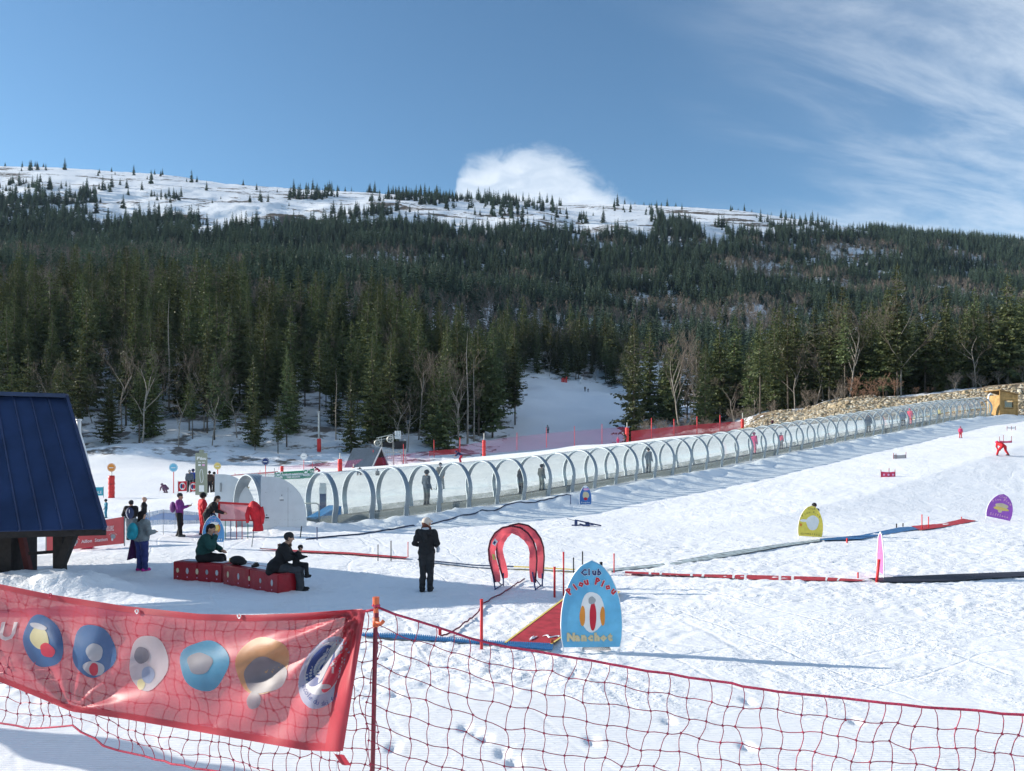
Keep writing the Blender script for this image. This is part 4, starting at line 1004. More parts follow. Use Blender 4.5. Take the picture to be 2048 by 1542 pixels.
MB().tube([(-.055, .0, -.1), (-.02, 0, 1.2), (0, 0, topz - .02)], .0165, 8).build('pole', POLEM, post, smooth=True)
MB().tube([(0, 0, topz - .055), (0, 0, topz)], .024, 10).tube([(0, 0, topz - .11), (0, 0, topz - .055)], [.02, .014], 8).build('cap', ORANGE, post)
zc_ = Pt(752, 1243, 5.5).z
MB().tube([(0, 0, zc_ - .035), (0, 0, zc_ + .03)], .024, 8).tube([(.0, -.01, zc_), (.04, -.03, zc_ - .01), (.06, -.03, zc_ + .012)], .014, 6).build('hook', ORANGE, post, smooth=True)
zc2 = Pt(752, 1212, 5.5).z
MB().tube([(math.cos(a) * .023, math.sin(a) * .023, zc2 + .004 * k % .012) for k, a in enumerate(np.linspace(0, 12.5, 26))], .008, 5).build('knot', ROPEM, post)
# ------------------------------------------------------------------ pink mesh banner
BANM = sheet('pink mesh cloth', (.50, .045, .07), transl=.32, clear=.12)
BANH = sheet('pink hem', (.52, .05, .075), transl=.40)
def bcloth(nm, col): return sheet('banner print ' + nm, col, transl=.38, clear=.14)
ax = [-120, 0, 103, 250, 400, 500, 610, 725]
def ban(a, b):
    """a along the banner (0 left, 1 right), b downwards"""
    x_t = -120 + 845 * a; yt = np.interp(x_t, ax, [1150, 1169, 1190, 1213, 1229, 1231, 1227, 1219])
    x_b = -120 + 800 * a; yb = np.interp(x_b, [-120, 0, 70, 143, 250, 400, 610, 680], [1330, 1362, 1390, 1421, 1436, 1462, 1498, 1501])
    px = x_t + (x_b - x_t) * b; py = yt + (yb - yt) * b
    Y = 5.44 + 1.72 * (1 - a)
    w = math.sin(math.pi * min(1, max(0, b)))
    # folds fan out from the tied corner at upper right and run slack along the top
    dx_, dy_ = (725 - px), (py - 1219); ang = math.atan2(dy_, dx_ + 1e-6); dist = math.hypot(dx_, dy_)
    fan = math.sin(ang * 19) * .070 * math.exp(-dist / 330) * min(1, dist / 60)
    dx2, dy2 = px - 143, 1421 - py; ang2 = math.atan2(dy2, dx2); d2 = math.hypot(dx2, dy2)
    fan2 = math.sin(ang2 * 11) * .045 * math.exp(-d2 / 200) * min(1, d2 / 40)
    slack = .042 * w * math.sin(b * 11 + a * 7 + 1.2 * math.sin(a * 9)) * (1.1 - a * .6) + .030 * w * math.sin(a * 17 + b * 5) + .012 * math.sin(a * 43 - b * 9)
    Y2 = Y - (.03 + fan + fan2 + slack)
    return Pt(px, py, Y2)
bo = Vector((-2.5, 6.2, 1.5))
bn = thing('mesh_banner', 'pink translucent banner with coloured roundels tied along the foreground fence', 'banner', tuple(bo))
MB().grid(lambda u, v: ban(u, v) - bo, 130, 44).build('cloth', BANM, bn, smooth=True)
def ban_ext(u, v):
    t = ban(0, v); far_ = Vector((-11.5, 10.2, t.z + .05)); return t.lerp(far_, u) + Vector((0, .06 * math.sin(u * 23 + v * 3), .05 * math.sin(u * 9) * v))
MB().grid(lambda u, v: ban_ext(u, v) - bo, 40, 8).build('cloth', BANM, bn, smooth=True)
MB().grid(lambda u, v: ban(u, -.006 + .055 * v) - bo + Vector((0, -.004, 0)), 90, 3).build('hem', BANH, bn, smooth=True)
MB().grid(lambda u, v: ban(u, .952 + .056 * v) - bo + Vector((0, -.004, 0)), 90, 3).build('hem', BANH, bn, smooth=True)
MB().grid(lambda u, v: ban(.962 + .046 * u, v) - bo + Vector((0, -.005 - .012 * math.sin(u * 3.1), 0)), 6, 40).build('side_hem', BANH, bn, smooth=True)
def inv(px, py):
    a, b = (px + 120) / 845, .5
    for _ in range(14):
        p = ban(a, b); qx, qy = px_of(p.x, p.y, p.z); a += (px - qx) / 830 * .8; b += (py - qy) / 270 * .8
    return a, b
def on_ban(px, py, off=.006):
    a, b = inv(px, py); return ban(a, b) - bo + Vector((0, -off, 0))
def patch(name, cx_, cy_, rx, ry, m, off, lobes=0.0, seed=1, lean=0.0, nr=5, ns=36):
    """a printed patch that follows the cloth"""
    rg_ = random.Random(seed); ph = [rg_.uniform(0, 6.28) for _ in range(3)]
    a0, b0 = inv(cx_, cy_); ex = (inv(cx_ + 10, cy_)[0] - a0) / 10; ey = (inv(cx_, cy_ + 10)[1] - b0) / 10
    V_ = [ban(a0, b0) - bo + Vector((0, -off, 0))]; Fc = []
    for k in range(1, nr + 1):
        for j in range(ns):
            t = 6.2832 * j / ns; f = k / nr * (1 + lobes * (math.sin(3 * t + ph[0]) * .6 + math.sin(5 * t + ph[1]) * .4))
            x_, y_ = rx * f * math.cos(t), ry * f * math.sin(t); x_ += lean * y_
            V_.append(ban(a0 + x_ * ex, b0 + y_ * ey) - bo + Vector((0, -off, 0)))
    for j in range(ns): Fc.append((0, 1 + j, 1 + (j + 1) % ns))
    for k in range(nr - 1):
        for j in range(ns): a, b = 1 + k * ns + j, 1 + k * ns + (j + 1) % ns; Fc.append((a, a + ns, b + ns, b))
    return MB().add(V_, Fc).build(name, m, bn, smooth=True)
B_BLUE = bcloth('blue', (.04, .15, .34)); B_SKY = bcloth('sky', (.05, .27, .44)); B_WH = bcloth('white', (.55, .52, .55)); B_OR = bcloth('sand', (.52, .28, .13)); B_GR = bcloth('grey', (.22, .20, .24)); B_NV = bcloth('navy', (.05, .08, .26)); B_RD = bcloth('red', (.62, .05, .09)); B_CR = bcloth('cream', (.70, .60, .34)); B_LB = bcloth('pale blue', (.34, .38, .52))
# plain coloured roundels, where the cloth carries printed pictures
patch('roundel', 87, 1283, 41, 52, B_BLUE, .006, .06, 1); patch('roundel_centre', 80, 1276, 19, 22, B_CR, .009, .05, 2); patch('roundel_centre', 96, 1300, 15, 14, B_RD, .010, .08, 3); patch('roundel_band', 78, 1252, 17, 6, B_WH, .011, .02, 3)
patch('roundel', 188, 1302, 44, 53, B_BLUE, .006, .07, 4); patch('roundel_centre', 190, 1304, 17, 18, B_WH, .009, .05, 5); patch('roundel_band', 189, 1336, 22, 14, B_WH, .0095, .05, 5); patch('roundel_centre', 189, 1338, 9, 13, B_RD, .011, .05, 6)
patch('roundel', 297, 1325, 39, 56, B_WH, .006, .06, 7); patch('roundel_centre', 284, 1310, 15, 17, B_GR, .009, .05, 8); patch('roundel_centre', 283, 1368, 8, 11, B_CR, .009, .04, 9); patch('roundel_band', 297, 1349, 13, 17, B_LB, .009, .04, 9)
patch('roundel', 409, 1330, 49, 51, B_SKY, .006, .07, 10); patch('roundel_centre', 400, 1326, 25, 22, B_GR, .009, .10, 11)
patch('roundel', 524, 1330, 53, 58, B_OR, .006, .06, 12); patch('roundel_centre', 530, 1350, 43, 36, B_GR, .009, .10, 13); patch('roundel_band', 508, 1400, 14, 18, B_GR, .009, .05, 14)
# school emblem: white and navy disc with the red and blue swirl
patch('emblem_ground', 650, 1345, 49, 72, B_LB, .007, 0, 1, -.12, 6, 44); patch('emblem_disc', 650, 1336, 38, 53, B_WH, .009, 0, 1, -.12); 
patch('emblem_blue', 641, 1331, 24, 41, B_NV, .011, .0, 1, -.25); patch('emblem_red', 667, 1345, 15, 39, B_RD, .013, .0, 1, -.30); patch('emblem_swirl', 655, 1325, 5.5, 40, B_WH, .0145, .0, 1, -.28); patch('emblem_swirl', 650, 1372, 13, 5, B_WH, .0142, 0, 1, .0)
text(bn, 'e', 34, B_WH, lambda x, y: on_ban(637 + x, 1343 - y, .016), .6); text(bn, 'f', 36, B_WH, lambda x, y: on_ban(667 + x, 1334 - y, .016), .6)
def arc_text(par, txt, cx_, cy_, r, ry, size, m, a_start, a_end, fnp, inside=True):
    n = len(txt)
    for k, ch in enumerate(txt):
        if ch == ' ': continue
        t = a_start + (a_end - a_start) * (k + .5) / n; ox, oy = cx_ + r * math.cos(t), cy_ + ry * math.sin(t); rot = -(t - math.pi / 2) if inside else -(t + math.pi / 2)
        c_, s_ = math.cos(rot), math.sin(rot)
        text(par, ch, size, m, lambda x, y: fnp(ox + x * c_ - y * s_, oy - (x * s_ + y * c_)), name='letter')
arc_text(bn, 'école du ski français', 646, 1345, 41, 61, 15, B_NV, R(158), R(8), lambda x, y: on_ban(x, y, .013))
text(bn, 'U', 50, B_WH, lambda x, y: on_ban(16 + x + y * .22, 1264 - y, .007), 1.2); 
for px, py in ((103, 1190), (276, 1222), (480, 1231)):
    c_ = on_ban(px, py, .01); MB().tube([c_ + Vector((math.cos(t) * .012, math.sin(t * 2) * .006 - .01, math.sin(t) * .018)) for t in np.linspace(0, 6.3, 9)], .005, 5).build('tie', ROPEM if px < 200 else WHITE, bn)
c_ = on_ban(676, 1500, .03); MB().grid(lambda u, v: c_ + Vector((-.03 + .075 * u + .05 * v, -.02 * math.sin(u * 5), -.075 * v - .03 * u)), 4, 4).build('torn_corner', BANH, bn)
MB().tube([c_ + Vector((0, 0, 0)), c_ + Vector((-.005, 0, -.15))], .003, 4).build('cord', WHITE, bn)

# ------------------------------------------------------------------ things that lie on the snow
def on_g(px, py, dz=.0): h_ = hit(px, py); return h_ + Vector((0, 0, dz))
def ribbon(name, label, cat, A_, B_, m, nu, nv=2, dz=.035, parts=None):
    """strip lying on the ground between two edges given as places in the picture"""
    a = [hit(*p) for p in A_]; b = [hit(*p) for p in B_]
    o0 = a[0].copy(); o = thing(name, label, cat, tuple(o0))
    def along(P, t):
        f = t * (len(P) - 1); i = min(int(f), len(P) - 2); return P[i].lerp(P[i + 1], f - i)
    def fn(u, v, e=dz):
        p = along(a, u).lerp(along(b, u), v); return Vector((p.x, p.y, zs(p.x, p.y) + e)) - o0
    return o, fn, o0
MATRED = mat('red carpet', (.40, .03, .045), rough=.85, var=.25, scale=5, bump=.004, bscale=60)
o, fn, o0 = ribbon('carpet_mat', 'red carpet mat with yellow edges on the snow beside the light blue board', 'mat', [(1010, 1289), (1060, 1252), (1125, 1206), (1170, 1176)], [(1103, 1295), (1150, 1263), (1200, 1222), (1240, 1190)], MATRED, 30)
MB().grid(lambda u, v: fn(u, v, .05), 40, 14).build('pile', MATRED, o, smooth=True)
for v0, v1 in ((-.02, .03), (.97, 1.02)): MB().grid(lambda u, v: fn(u, v0 + (v1 - v0) * v, .056), 40, 2).build('edge', P_YEL, o)
SNOWP = bpy.data.materials['snow']
for k, (u0, u1, v0, v1) in enumerate(((.06, .11, .40, .50), (.12, .14, .60, .95), (.43, .46, .5, .8))):
    MB().grid(lambda u, v: fn(u0 + (u1 - u0) * u + .02 * math.sin(9 * v), v0 + (v1 - v0) * v, .06 + .015 * math.sin(math.pi * u) * math.sin(math.pi * v)), 6, 8).build('snow_patch', SNOWP, o, smooth=True)
MB().box(fn(.02, .98, .09), (.05, .05, .06)).build('peg', ORANGE, o)
o, fn, o0 = ribbon('ribbed_mat', 'blue ribbed plastic mat strip lying along the snow before the red carpet', 'mat', [(722, 1269), (820, 1274), (920, 1280), (1020, 1286), (1108, 1292)], [(722, 1277), (820, 1283), (920, 1290), (1020, 1298), (1104, 1306)], BLUEM, 60)
MB().grid(lambda u, v: fn(u, v, .028), 50, 2).build('base', mat('pale blue mat', (.45, .56, .66), rough=.8, var=.4, scale=8), o)
mb = MB()
for k in range(92):
    u = (k + .2) / 92; h_ = .045
    mb.beam(fn(u, .02, h_), fn(u + .006, .98, h_), .024, .016)
tag(mb.build('rib', BLUEM, o), kind='stuff')
rp = [(880, 1274), (905, 1268), (930, 1248), (958, 1226), (962, 1214), (985, 1199), (1015, 1183), (1035, 1168), (1052, 1160)]
P_ = [hit(*p) for p in rp]; o = thing('rope', 'thin red and black rope snaking over the snow between arch and carpet', 'rope', tuple(P_[0]))
pts = []
for i in range(len(P_) - 1):
    for k in range(6): p = P_[i].lerp(P_[i + 1], k / 6); pts.append(Vector((p.x, p.y, z1(p.x, p.y) + .035)) - P_[0])
MB().tube(pts, .016, 6).build('cord', mat('rope red black', (.16, .03, .05), rough=.8, var=.9, scale=22), o, smooth=True)
MB().tube([pts[0], pts[0] + Vector((0, 0, .12))], .03, 6).build('peg', RED, o)
STAKES = [(963, 1200, 1298, .026, RED, 'red stake standing by the blue ribbed mat'), (1109, 1135, 1195, .026, RED, 'shorter red stake left of the light blue board'), (1127, 1105, 1192, .02, RED, 'taller thin red stake left of the light blue board'),
 (816, 1085, 1115, .014, RED, 'thin red stake left of the woman in black'), (782, 1083, 1122, .016, BLACK, 'taller black stake left of the woman in black'), (756, 1090, 1122, .014, BLACK, 'shorter black stake left of the woman in black'),
 (1147, 1116, 1146, .018, BLACK, 'short black stake behind the left shoulder of the light blue board'), (1165, 1104, 1150, .018, BLACK, 'taller black stake behind the light blue board'), (1202, 1125, 1150, .04, BLACK, 'thick black stake behind the right shoulder of the light blue board'),
 (1228, 1108, 1146, .018, RED, 'red stake just right of the light blue board'), (1753, 1120, 1164, .035, RED, 'leaning red stake in front of the pink board'), (1716, 1146, 1156, .02, RED, 'tiny red stake left of the pink board'),
 (1844, 1030, 1060, .02, RED, 'red stake on the red mat near the purple board, taller of two'), (1857, 1034, 1058, .02, RED, 'red stake on the red mat near the purple board, shorter of two'), (1923, 1034, 1040, .02, RED, 'tiny red stake at the far end of the red mat'),
 (1793, 1048, 1055, .025, BLACK, 'tiny black stake left of the blue mat end'), (1806, 1047, 1054, .025, BLACK, 'tiny black stake right of the blue mat end'), (1694, 1077, 1085, .03, RED, 'tiny red stake beside the yellow board shadow'),
 (1141, 991, 1008, .022, NAVY, 'navy stake left of the small blue board'), (600, 1053, 1075, .02, BLACK, 'leaning black stake at the corner of the white door panel'), (634, 1055, 1080, .02, NAVY, 'navy stake right of the white door panel'), (503, 1066, 1094, .018, GREYM, 'grey stake in front of the hanging red jacket')]
for px, pt, pb_, r_, m, lab in STAKES:
    g_ = hit(px, pb_); h_ = (pb_ - pt) / F * g_.y; o = thing('stake', lab, 'stake', tuple(g_))
    MB().tube([(.0, 0, -.08), (.02 * (1 if px in (1753, 600, 503) else 0) * 3, 0, h_)], r_, 7).build('shaft', m, o, smooth=True)
    MB().tube([(0, 0, h_ * .985), (0, 0, h_ + .012)] if px not in (1753, 600, 503) else [(.059, 0, h_ * .985), (.06, 0, h_ + .012)], r_ * 1.12, 7).build('cap', m, o)
# flat strips: the long red and white mat, the black mat, the blue and red mats
o, fn, o0 = ribbon('strip_mat', 'long red strip mat with white dividers lying across the middle of the snow', 'mat', [(1250, 1147), (1370, 1149), (1500, 1152), (1640, 1156), (1745, 1161)], [(1250, 1152), (1370, 1155), (1500, 1158), (1640, 1162), (1735, 1165)], MATRED, 60)
u = 0; k = 0
for L_2 in (.10, .035, .115, .035, .108, .035, .115, .035, .12, .05, .12):
    u2 = min(1, u + L_2); MB().grid(lambda a, v: fn(u + (u2 - u) * a, v, .05), 6, 2).build('segment', MATRED, o)
    MB().grid(lambda a, v: fn(u2 + .008 * a, v, .052), 1, 2).build('divider', P_WHITE, o); u = u2 + .010
o, fn, o0 = ribbon('strip_mat', 'black strip mat running to the right from the pink board', 'mat', [(1735, 1158), (1800, 1155), (1900, 1152), (2048, 1145), (2200, 1138)], [(1752, 1166), (1800, 1166), (1900, 1164), (2048, 1156), (2200, 1150)], BLACK, 40)
MB().grid(lambda u, v: fn(u, v, .06 - .02 * abs(v - .5)), 50, 4).build('rubber', mat('black rubber mat', (.012, .014, .03), rough=.6), o)
o, fn, o0 = ribbon('strip_mat', 'blue strip mat on the snow between the yellow and the purple boards', 'mat', [(1640, 1079), (1720, 1071), (1800, 1056), (1830, 1055)], [(1640, 1083), (1720, 1081), (1800, 1065), (1842, 1060)], BLUEM, 40)
MB().grid(lambda u, v: fn(u, v, .05), 40, 3).build('pile', mat('blue strip', (.03, .13, .30), rough=.8, var=.35, scale=9), o)
o, fn, o0 = ribbon('strip_mat', 'red strip mat on the snow leading to the purple board', 'mat', [(1822, 1055), (1880, 1047), (1926, 1038), (1950, 1042)], [(1840, 1062), (1880, 1056), (1930, 1047), (1952, 1043)], MATRED, 30)
MB().grid(lambda u, v: fn(u, v, .05), 40, 3).build('pile', MATRED, o)
GREYMAT = mat('worn grey green mat', (.30, .36, .38), rough=.9, var=.5, scale=6)
o, fn, o0 = ribbon('strip_mat', 'worn grey strip mat half buried in snow left of the yellow board', 'mat', [(1215, 1141), (1320, 1127), (1450, 1107), (1560, 1089), (1640, 1079)], [(1215, 1146), (1320, 1134), (1450, 1115), (1560, 1096), (1640, 1084)], GREYMAT, 40)
MB().grid(lambda u, v: fn(u, v, .03), 60, 3).build('pile', GREYMAT, o)
o, fn, o0 = ribbon('strip_mat', 'thin red strip mat on the snow left of the woman in black', 'mat', [(520, 1100), (600, 1103), (700, 1107), (816, 1117)], [(520, 1101.5), (600, 1106), (700, 1111), (812, 1119)], MATRED, 40)
MB().grid(lambda u, v: fn(u, v, .04), 40, 3).build('pile', MATRED, o)
o, fn, o0 = ribbon('strip_mat', 'thin dark strip painted as groove shade with a yellow end running behind the arch', 'mat', [(835, 1122), (950, 1134), (1040, 1137), (1150, 1143)], [(835, 1125), (950, 1138), (1040, 1141), (1150, 1146)], BLACK, 30)
MB().grid(lambda u, v: fn(u * .62, v, .05), 30, 2).build('groove_shade', mat('dark strip', (.03, .05, .10), rough=.8), o); MB().grid(lambda u, v: fn(.62 + .38 * u, v, .05), 20, 2).build('yellow_run', P_YEL, o)  # dark part is the groove's shade put into colour, yellow end its own
cab_pts = [hit(px, py) for px, py in ((612, 1080), (700, 1071), (800, 1056), (900, 1040), (1000, 1018), (1080, 1002), (1150, 989))]
o = thing('cable', 'dark cable laid along the foot of the snow bank before the conveyor', 'cable', tuple(cab_pts[0])); pts = []
for i in range(len(cab_pts) - 1):
    for k in range(8): p = cab_pts[i].lerp(cab_pts[i + 1], k / 8); pts.append(Vector((p.x, p.y, z1(p.x, p.y) + .02)) - cab_pts[0])
MB().tube(pts, .032, 6).build('cable', mat('dark blue cable', (.02, .03, .07), rough=.7), o, smooth=True)
# toppled blue tripod
g_ = hit(1172, 1053); o = thing('toppled_stand', 'blue metal stand lying toppled on the snow', 'stand', tuple(g_)); s_ = g_.y / F
mb = MB().beam((-22 * s_, 0, 13 * s_), (30 * s_, -.1, 2 * s_), .09, .05).beam((-28 * s_, .1, 2 * s_), (14 * s_, -.2, 4 * s_), .08, .05).beam((-20 * s_, 0, 12 * s_), (-20 * s_, .05, 1 * s_), .12, .1).beam((2 * s_, 0, 8 * s_), (4 * s_, -.1, 1 * s_), .14, .1)
mb.beam((-12 * s_, .1, 4 * s_), (0, -.1, 1 * s_), .07); mb.build('frame', NAVY, o)
MB().tube([(-38 * s_, .05, 16 * s_), (-18 * s_, 0, 10 * s_)], .015, 5).build('handle', GREYM, o)

# ------------------------------------------------------------------ upright boards
OUT = [(.46, 0), (.49, .10), (.50, .25), (.49, .40), (.455, .55), (.395, .69), (.31, .82), (.21, .91), (.11, .975), (0, 1.0)]
def half(b): return float(np.interp(b, [p[1] for p in OUT], [p[0] for p in OUT]))
def board(label, px, py_top, py_bot, py_foot, w_px, col, rz=0., lean=0., Y=None, seed=0, wr=.02, name='piste_board', shear=0.0):
    g_ = hit(px, py_foot) if Y is None else ground(px, Y)
    k = g_.y / F; h_ = (py_bot - py_top) * k; w = w_px * k; z0 = (py_foot - py_bot) * k
    o = thing(name, label, 'sign board', tuple(g_), rz)
    def S(x, z, off=0.0):      # x in -.5...5, z in 0..1
        y = -.012 - off + wr * (math.sin(x * 7 + z * 5 + seed) * .6 + math.sin(z * 11 - x * 4 + seed * 2) * .5) * (1 - (2 * x) ** 2) * math.sin(math.pi * min(1, z * 1.0))
        X, Z = x * w, z * h_; X += shear * Z
        p = Vector((X * math.cos(lean) + Z * math.sin(lean), y, z0 + Z * math.cos(lean) - X * math.sin(lean))); return p
    cloth = sheet('board cloth ' + label[:24], col, transl=.22)
    MB().grid(lambda u, v: S((2 * u - 1) * half(v), v), 14, 22).build('cloth', cloth, o, smooth=True)
    fr = [S(-half(v), v, -.014) for v in np.linspace(-z0 / h_ - .05, 1, 16)] + [S(half(v), v, -.014) for v in np.linspace(1, -z0 / h_ - .05, 16)]
    MB().tube(fr, .013, 6).build('frame', WHITE, o, smooth=True)
    return o, S, w, h_
def printed(o, S, name, cx_, cz, rx, rz_, m, off, lobes=0., seed=1, ns=28, nr=4):
    rg_ = random.Random(seed); ph = [rg_.uniform(0, 6.28) for _ in range(3)]; V_ = [S(cx_, cz, off)]; Fc = []
    for k in range(1, nr + 1):
        for j in range(ns):
            t = 6.2832 * j / ns; f = k / nr * (1 + lobes * (math.sin(3 * t + ph[0]) * .6 + math.sin(5 * t + ph[1]) * .4)); V_.append(S(cx_ + rx * f * math.cos(t), cz + rz_ * f * math.sin(t), off))
    for j in range(ns): Fc.append((0, 1 + j, 1 + (j + 1) % ns))
    for k in range(nr - 1):
        for j in range(ns): a, b = 1 + k * ns + j, 1 + k * ns + (j + 1) % ns; Fc.append((a, a + ns, b + ns, b))
    return MB().add(V_, Fc).build(name, m, o)
def arch_word(o, S, txt, zc, size, asp, m, bend=.0, bold=.0, outline=None, cx_=0., spacing=1.0):
    """letters along a gentle arch; asp = board width / height"""
    n = len(txt); adv = size * .66 * spacing
    x_ = -adv * (n - 1) / 2
    for ch in txt:
        if ch != ' ':
            xx = x_ + cx_; zz = zc - bend * x_ * x_; rot = -math.atan(2 * bend * x_ / asp) ; c_, s_ = math.cos(rot), math.sin(rot)
            for mm, bo_, of in ((outline, bold + size * .035, .010), (m, bold, .014)):
                if mm is None: continue
                text(o, ch, size, mm, lambda x, y: S(xx + (x * c_ - y * s_), zz + (x * s_ + y * c_) * asp, of), bo_, name='letter' if mm is m else 'letter_outline', res=1)
        x_ += adv
b1, S1, w1, h1 = board('light blue board lettered Nanchot by the red carpet in the middle', 1183, 1121, 1294, 1303, 122, (.12, .42, .66), R(2), seed=2, wr=.035)
asp = w1 / h1
arch_word(b1, S1, 'Club', .865, .140, asp, P_NAVY, .25, .006, P_WHITE, spacing=.92)
arch_word(b1, S1, 'Piou Piou', .765, .150, asp, P_RED, .9, .008, P_WHITE, spacing=.92)
arch_word(b1, S1, 'Nanchot', .115, .170, asp, P_CREAM, .0, .007, P_YEL, cx_=-.02, spacing=.95)
printed(b1, S1, 'print_ground', .01, .41, .20, .235, P_WHITE, .006, .05, 3); printed(b1, S1, 'print_band', .02, .36, .055, .17, P_RED, .010, .04, 4); printed(b1, S1, 'print_side', -.15, .36, .045, .12, P_ORG, .009, .05, 5); printed(b1, S1, 'print_side', .18, .36, .04, .11, P_ORG, .009, .05, 6); printed(b1, S1, 'print_spot', .0, .545, .06, .045, P_GREY, .010, .08, 7)
br_ = hit(1192, 1304); o = thing('broom', 'broom head with dark bristles lying behind the light blue board', 'broom', (br_.x, br_.y + .1, br_.z), R(-4))
MB().box((.02, 0, .10), (.42, .06, .05)).build('head', mat('broom wood', (.45, .27, .12)), o); mb = MB()
for k in range(34): x_ = -.19 + .40 * k / 33; mb.tube([(x_, 0, .08), (x_ + .025 * (k - 10) / 12, -.01, .0)], [.007, .004], 4)
tag(mb.build('bristles', BLACK, o), kind='stuff')
b2, S2, w2, h2 = board('yellow board with white figure patch on the right hand slope', 1620, 1011, 1073, 1079, 48, (.80, .66, .10), R(-6), lean=R(3), seed=1)
a2 = w2 / h2
arch_word(b2, S2, 'Club', .90, .12, a2, P_BLK, .2, 0); arch_word(b2, S2, 'Piou Piou', .79, .12, a2, P_BLK, 1.1, 0, spacing=1.1); arch_word(b2, S2, 'Ganmatzea', .09, .12, a2, P_BLK, .15, 0, spacing=1.1)
printed(b2, S2, 'print_ground', .07, .45, .25, .24, P_WHITE, .006, .07, 2); printed(b2, S2, 'print_side', -.27, .50, .18, .045, P_WHITE, .007, .05, 3); printed(b2, S2, 'print_spot', -.40, .36, .05, .05, P_ORG, .008, .1, 4)
b3, S3, w3, h3 = board('purple board lettered Sifflote leaning at the right edge', 1996, 987, 1037, 1041, 48, (.36, .10, .52), R(-8), lean=R(12), seed=3)
a3 = w3 / h3
arch_word(b3, S3, 'Club', .88, .13, a3, P_PINK, .2, .004); arch_word(b3, S3, 'Piou Piou', .77, .13, a3, P_PINK, 1.0, .006); arch_word(b3, S3, 'Sifflote', .13, .14, a3, P_PINK, .0, .006)
printed(b3, S3, 'print_ground', .03, .50, .25, .13, P_CREAM, .006, .10, 2); printed(b3, S3, 'print_band', .02, .40, .31, .07, P_YEL, .008, .1, 3); printed(b3, S3, 'print_spot', .0, .30, .08, .06, P_CREAM, .009, .05, 5)
b4, S4, w4, h4 = board('small blue board lettered Piouplou at the foot of the tunnel bank', 1171, 971, 1009, 1010, 24, (.05, .16, .44), R(4), seed=4)
a4 = w4 / h4
arch_word(b4, S4, 'Piouplou', .10, .17, a4, P_WHITE, 0, .006, spacing=.85); printed(b4, S4, 'print_ground', .02, .48, .27, .20, P_CREAM, .006, .08, 3); printed(b4, S4, 'print_spot', .0, .30, .16, .08, P_RED, .008, .06, 4); printed(b4, S4, 'print_band', .05, .80, .25, .06, P_PINK, .008, .05, 4); printed(b4, S4, 'snow_cap', -.02, .93, .18, .06, SNOWP, .012, .05, 4)
b5, S5, w5, h5 = board('blue board with a yellow roundel behind the seated man in green', 427, 1031, 1084, 1096, 42, (.08, .26, .52), R(6), seed=5)
a5 = w5 / h5
arch_word(b5, S5, 'Club', .90, .12, a5, P_PINK, .2, .0); arch_word(b5, S5, 'Piou Piou', .80, .13, a5, P_PINK, .9, .0); arch_word(b5, S5, 'otes', .10, .16, a5, P_WHITE, .0, .005, cx_=.22)
printed(b5, S5, 'print_ground', .03, .55, .22, .16, P_YEL, .006, .06, 3); printed(b5, S5, 'print_side', .20, .52, .12, .18, P_ORG, .005, .06, 4); printed(b5, S5, 'print_band', .05, .70, .20, .06, P_WHITE, .009, .03, 5)
b6, S6, w6, h6 = board('pale pink board seen nearly edge on at the end of the red strip', 1761, 1064, 1146, 1153, 62, (.58, .17, .36), R(76), seed=6, wr=.03)
printed(b6, S6, 'print_ground', .0, .5, .26, .22, P_CREAM, .006, .06, 3)
arch_word(b6, S6, 'Piou Piou', .78, .12, w6 / h6, P_WHITE, .9, .0)

# ------------------------------------------------------------------ the double arch
ARC = [(-.36, 0), (-.42, .18), (-.485, .40), (-.50, .58), (-.46, .74), (-.37, .87), (-.22, .965), (-.03, 1.0), (.16, .965), (.31, .87), (.42, .73), (.475, .57), (.49, .40), (.475, .18), (.46, 0)]
ARCC = sheet('arch cloth', (.78, .12, .15), transl=.5)
g_ = hit(1030, 1180); k_ = g_.y / F; WA, HA = 98 * k_, 128 * k_
ar = thing('gate_arch', 'pink fabric double arch standing on the snow right of the woman in black', 'arch', tuple(g_), R(-3))
for yo, xo, sc_ in ((0, -.05, 1.0), (.55, .105, 1.02)):
    P_ = [Vector((x * WA * sc_ + xo, yo, .17 + (HA - .17) * z)) for x, z in ARC]
    fine = []
    for i in range(len(P_) - 1):
        for t in range(4): fine.append(P_[i].lerp(P_[i + 1], t / 4))
    fine.append(P_[-1])
    MB().tube(fine, .020, 7).build('hoop', mat('maroon sleeve', (.07, .006, .018), rough=.7), ar, smooth=True)
    n = len(fine); cen = Vector((xo, yo, HA * .45))
    def band(u, v):
        f = u * (n - 1); i = min(int(f), n - 2); p = fine[i].lerp(fine[i + 1], f - i); d = (cen - p); d.y = 0
        if p.z < HA * .5: d = Vector((math.copysign(1, cen.x - p.x), 0, .05))
        wd_ = .20 * (1 + .08 * math.sin(u * 23)) * (.55 + .45 * math.sin(math.pi * min(1, max(.0, u))) ** .5)
        return p + d.normalized() * wd_ * v + Vector((0, .03 * math.sin(u * 31) * v + .06 * v, 0))
    MB().grid(band, 70, 4).build('cloth', ARCC, ar, smooth=True)
    if yo == 0:
        MB().grid(lambda u, v: band(.27 + .06 * u, .35 + .5 * v) + Vector((0, -.012, 0)), 8, 4).build('print', P_WHITE, ar); MB().grid(lambda u, v: band(.14 + .05 * u, .5 + .4 * v) + Vector((0, -.012, 0)), 8, 4).build('print', P_YEL, ar)
        MB().grid(lambda u, v: band(.28 + .03 * u, .45 + .25 * v) + Vector((0, -.016, 0)), 8, 4).build('print', P_NAVY, ar)
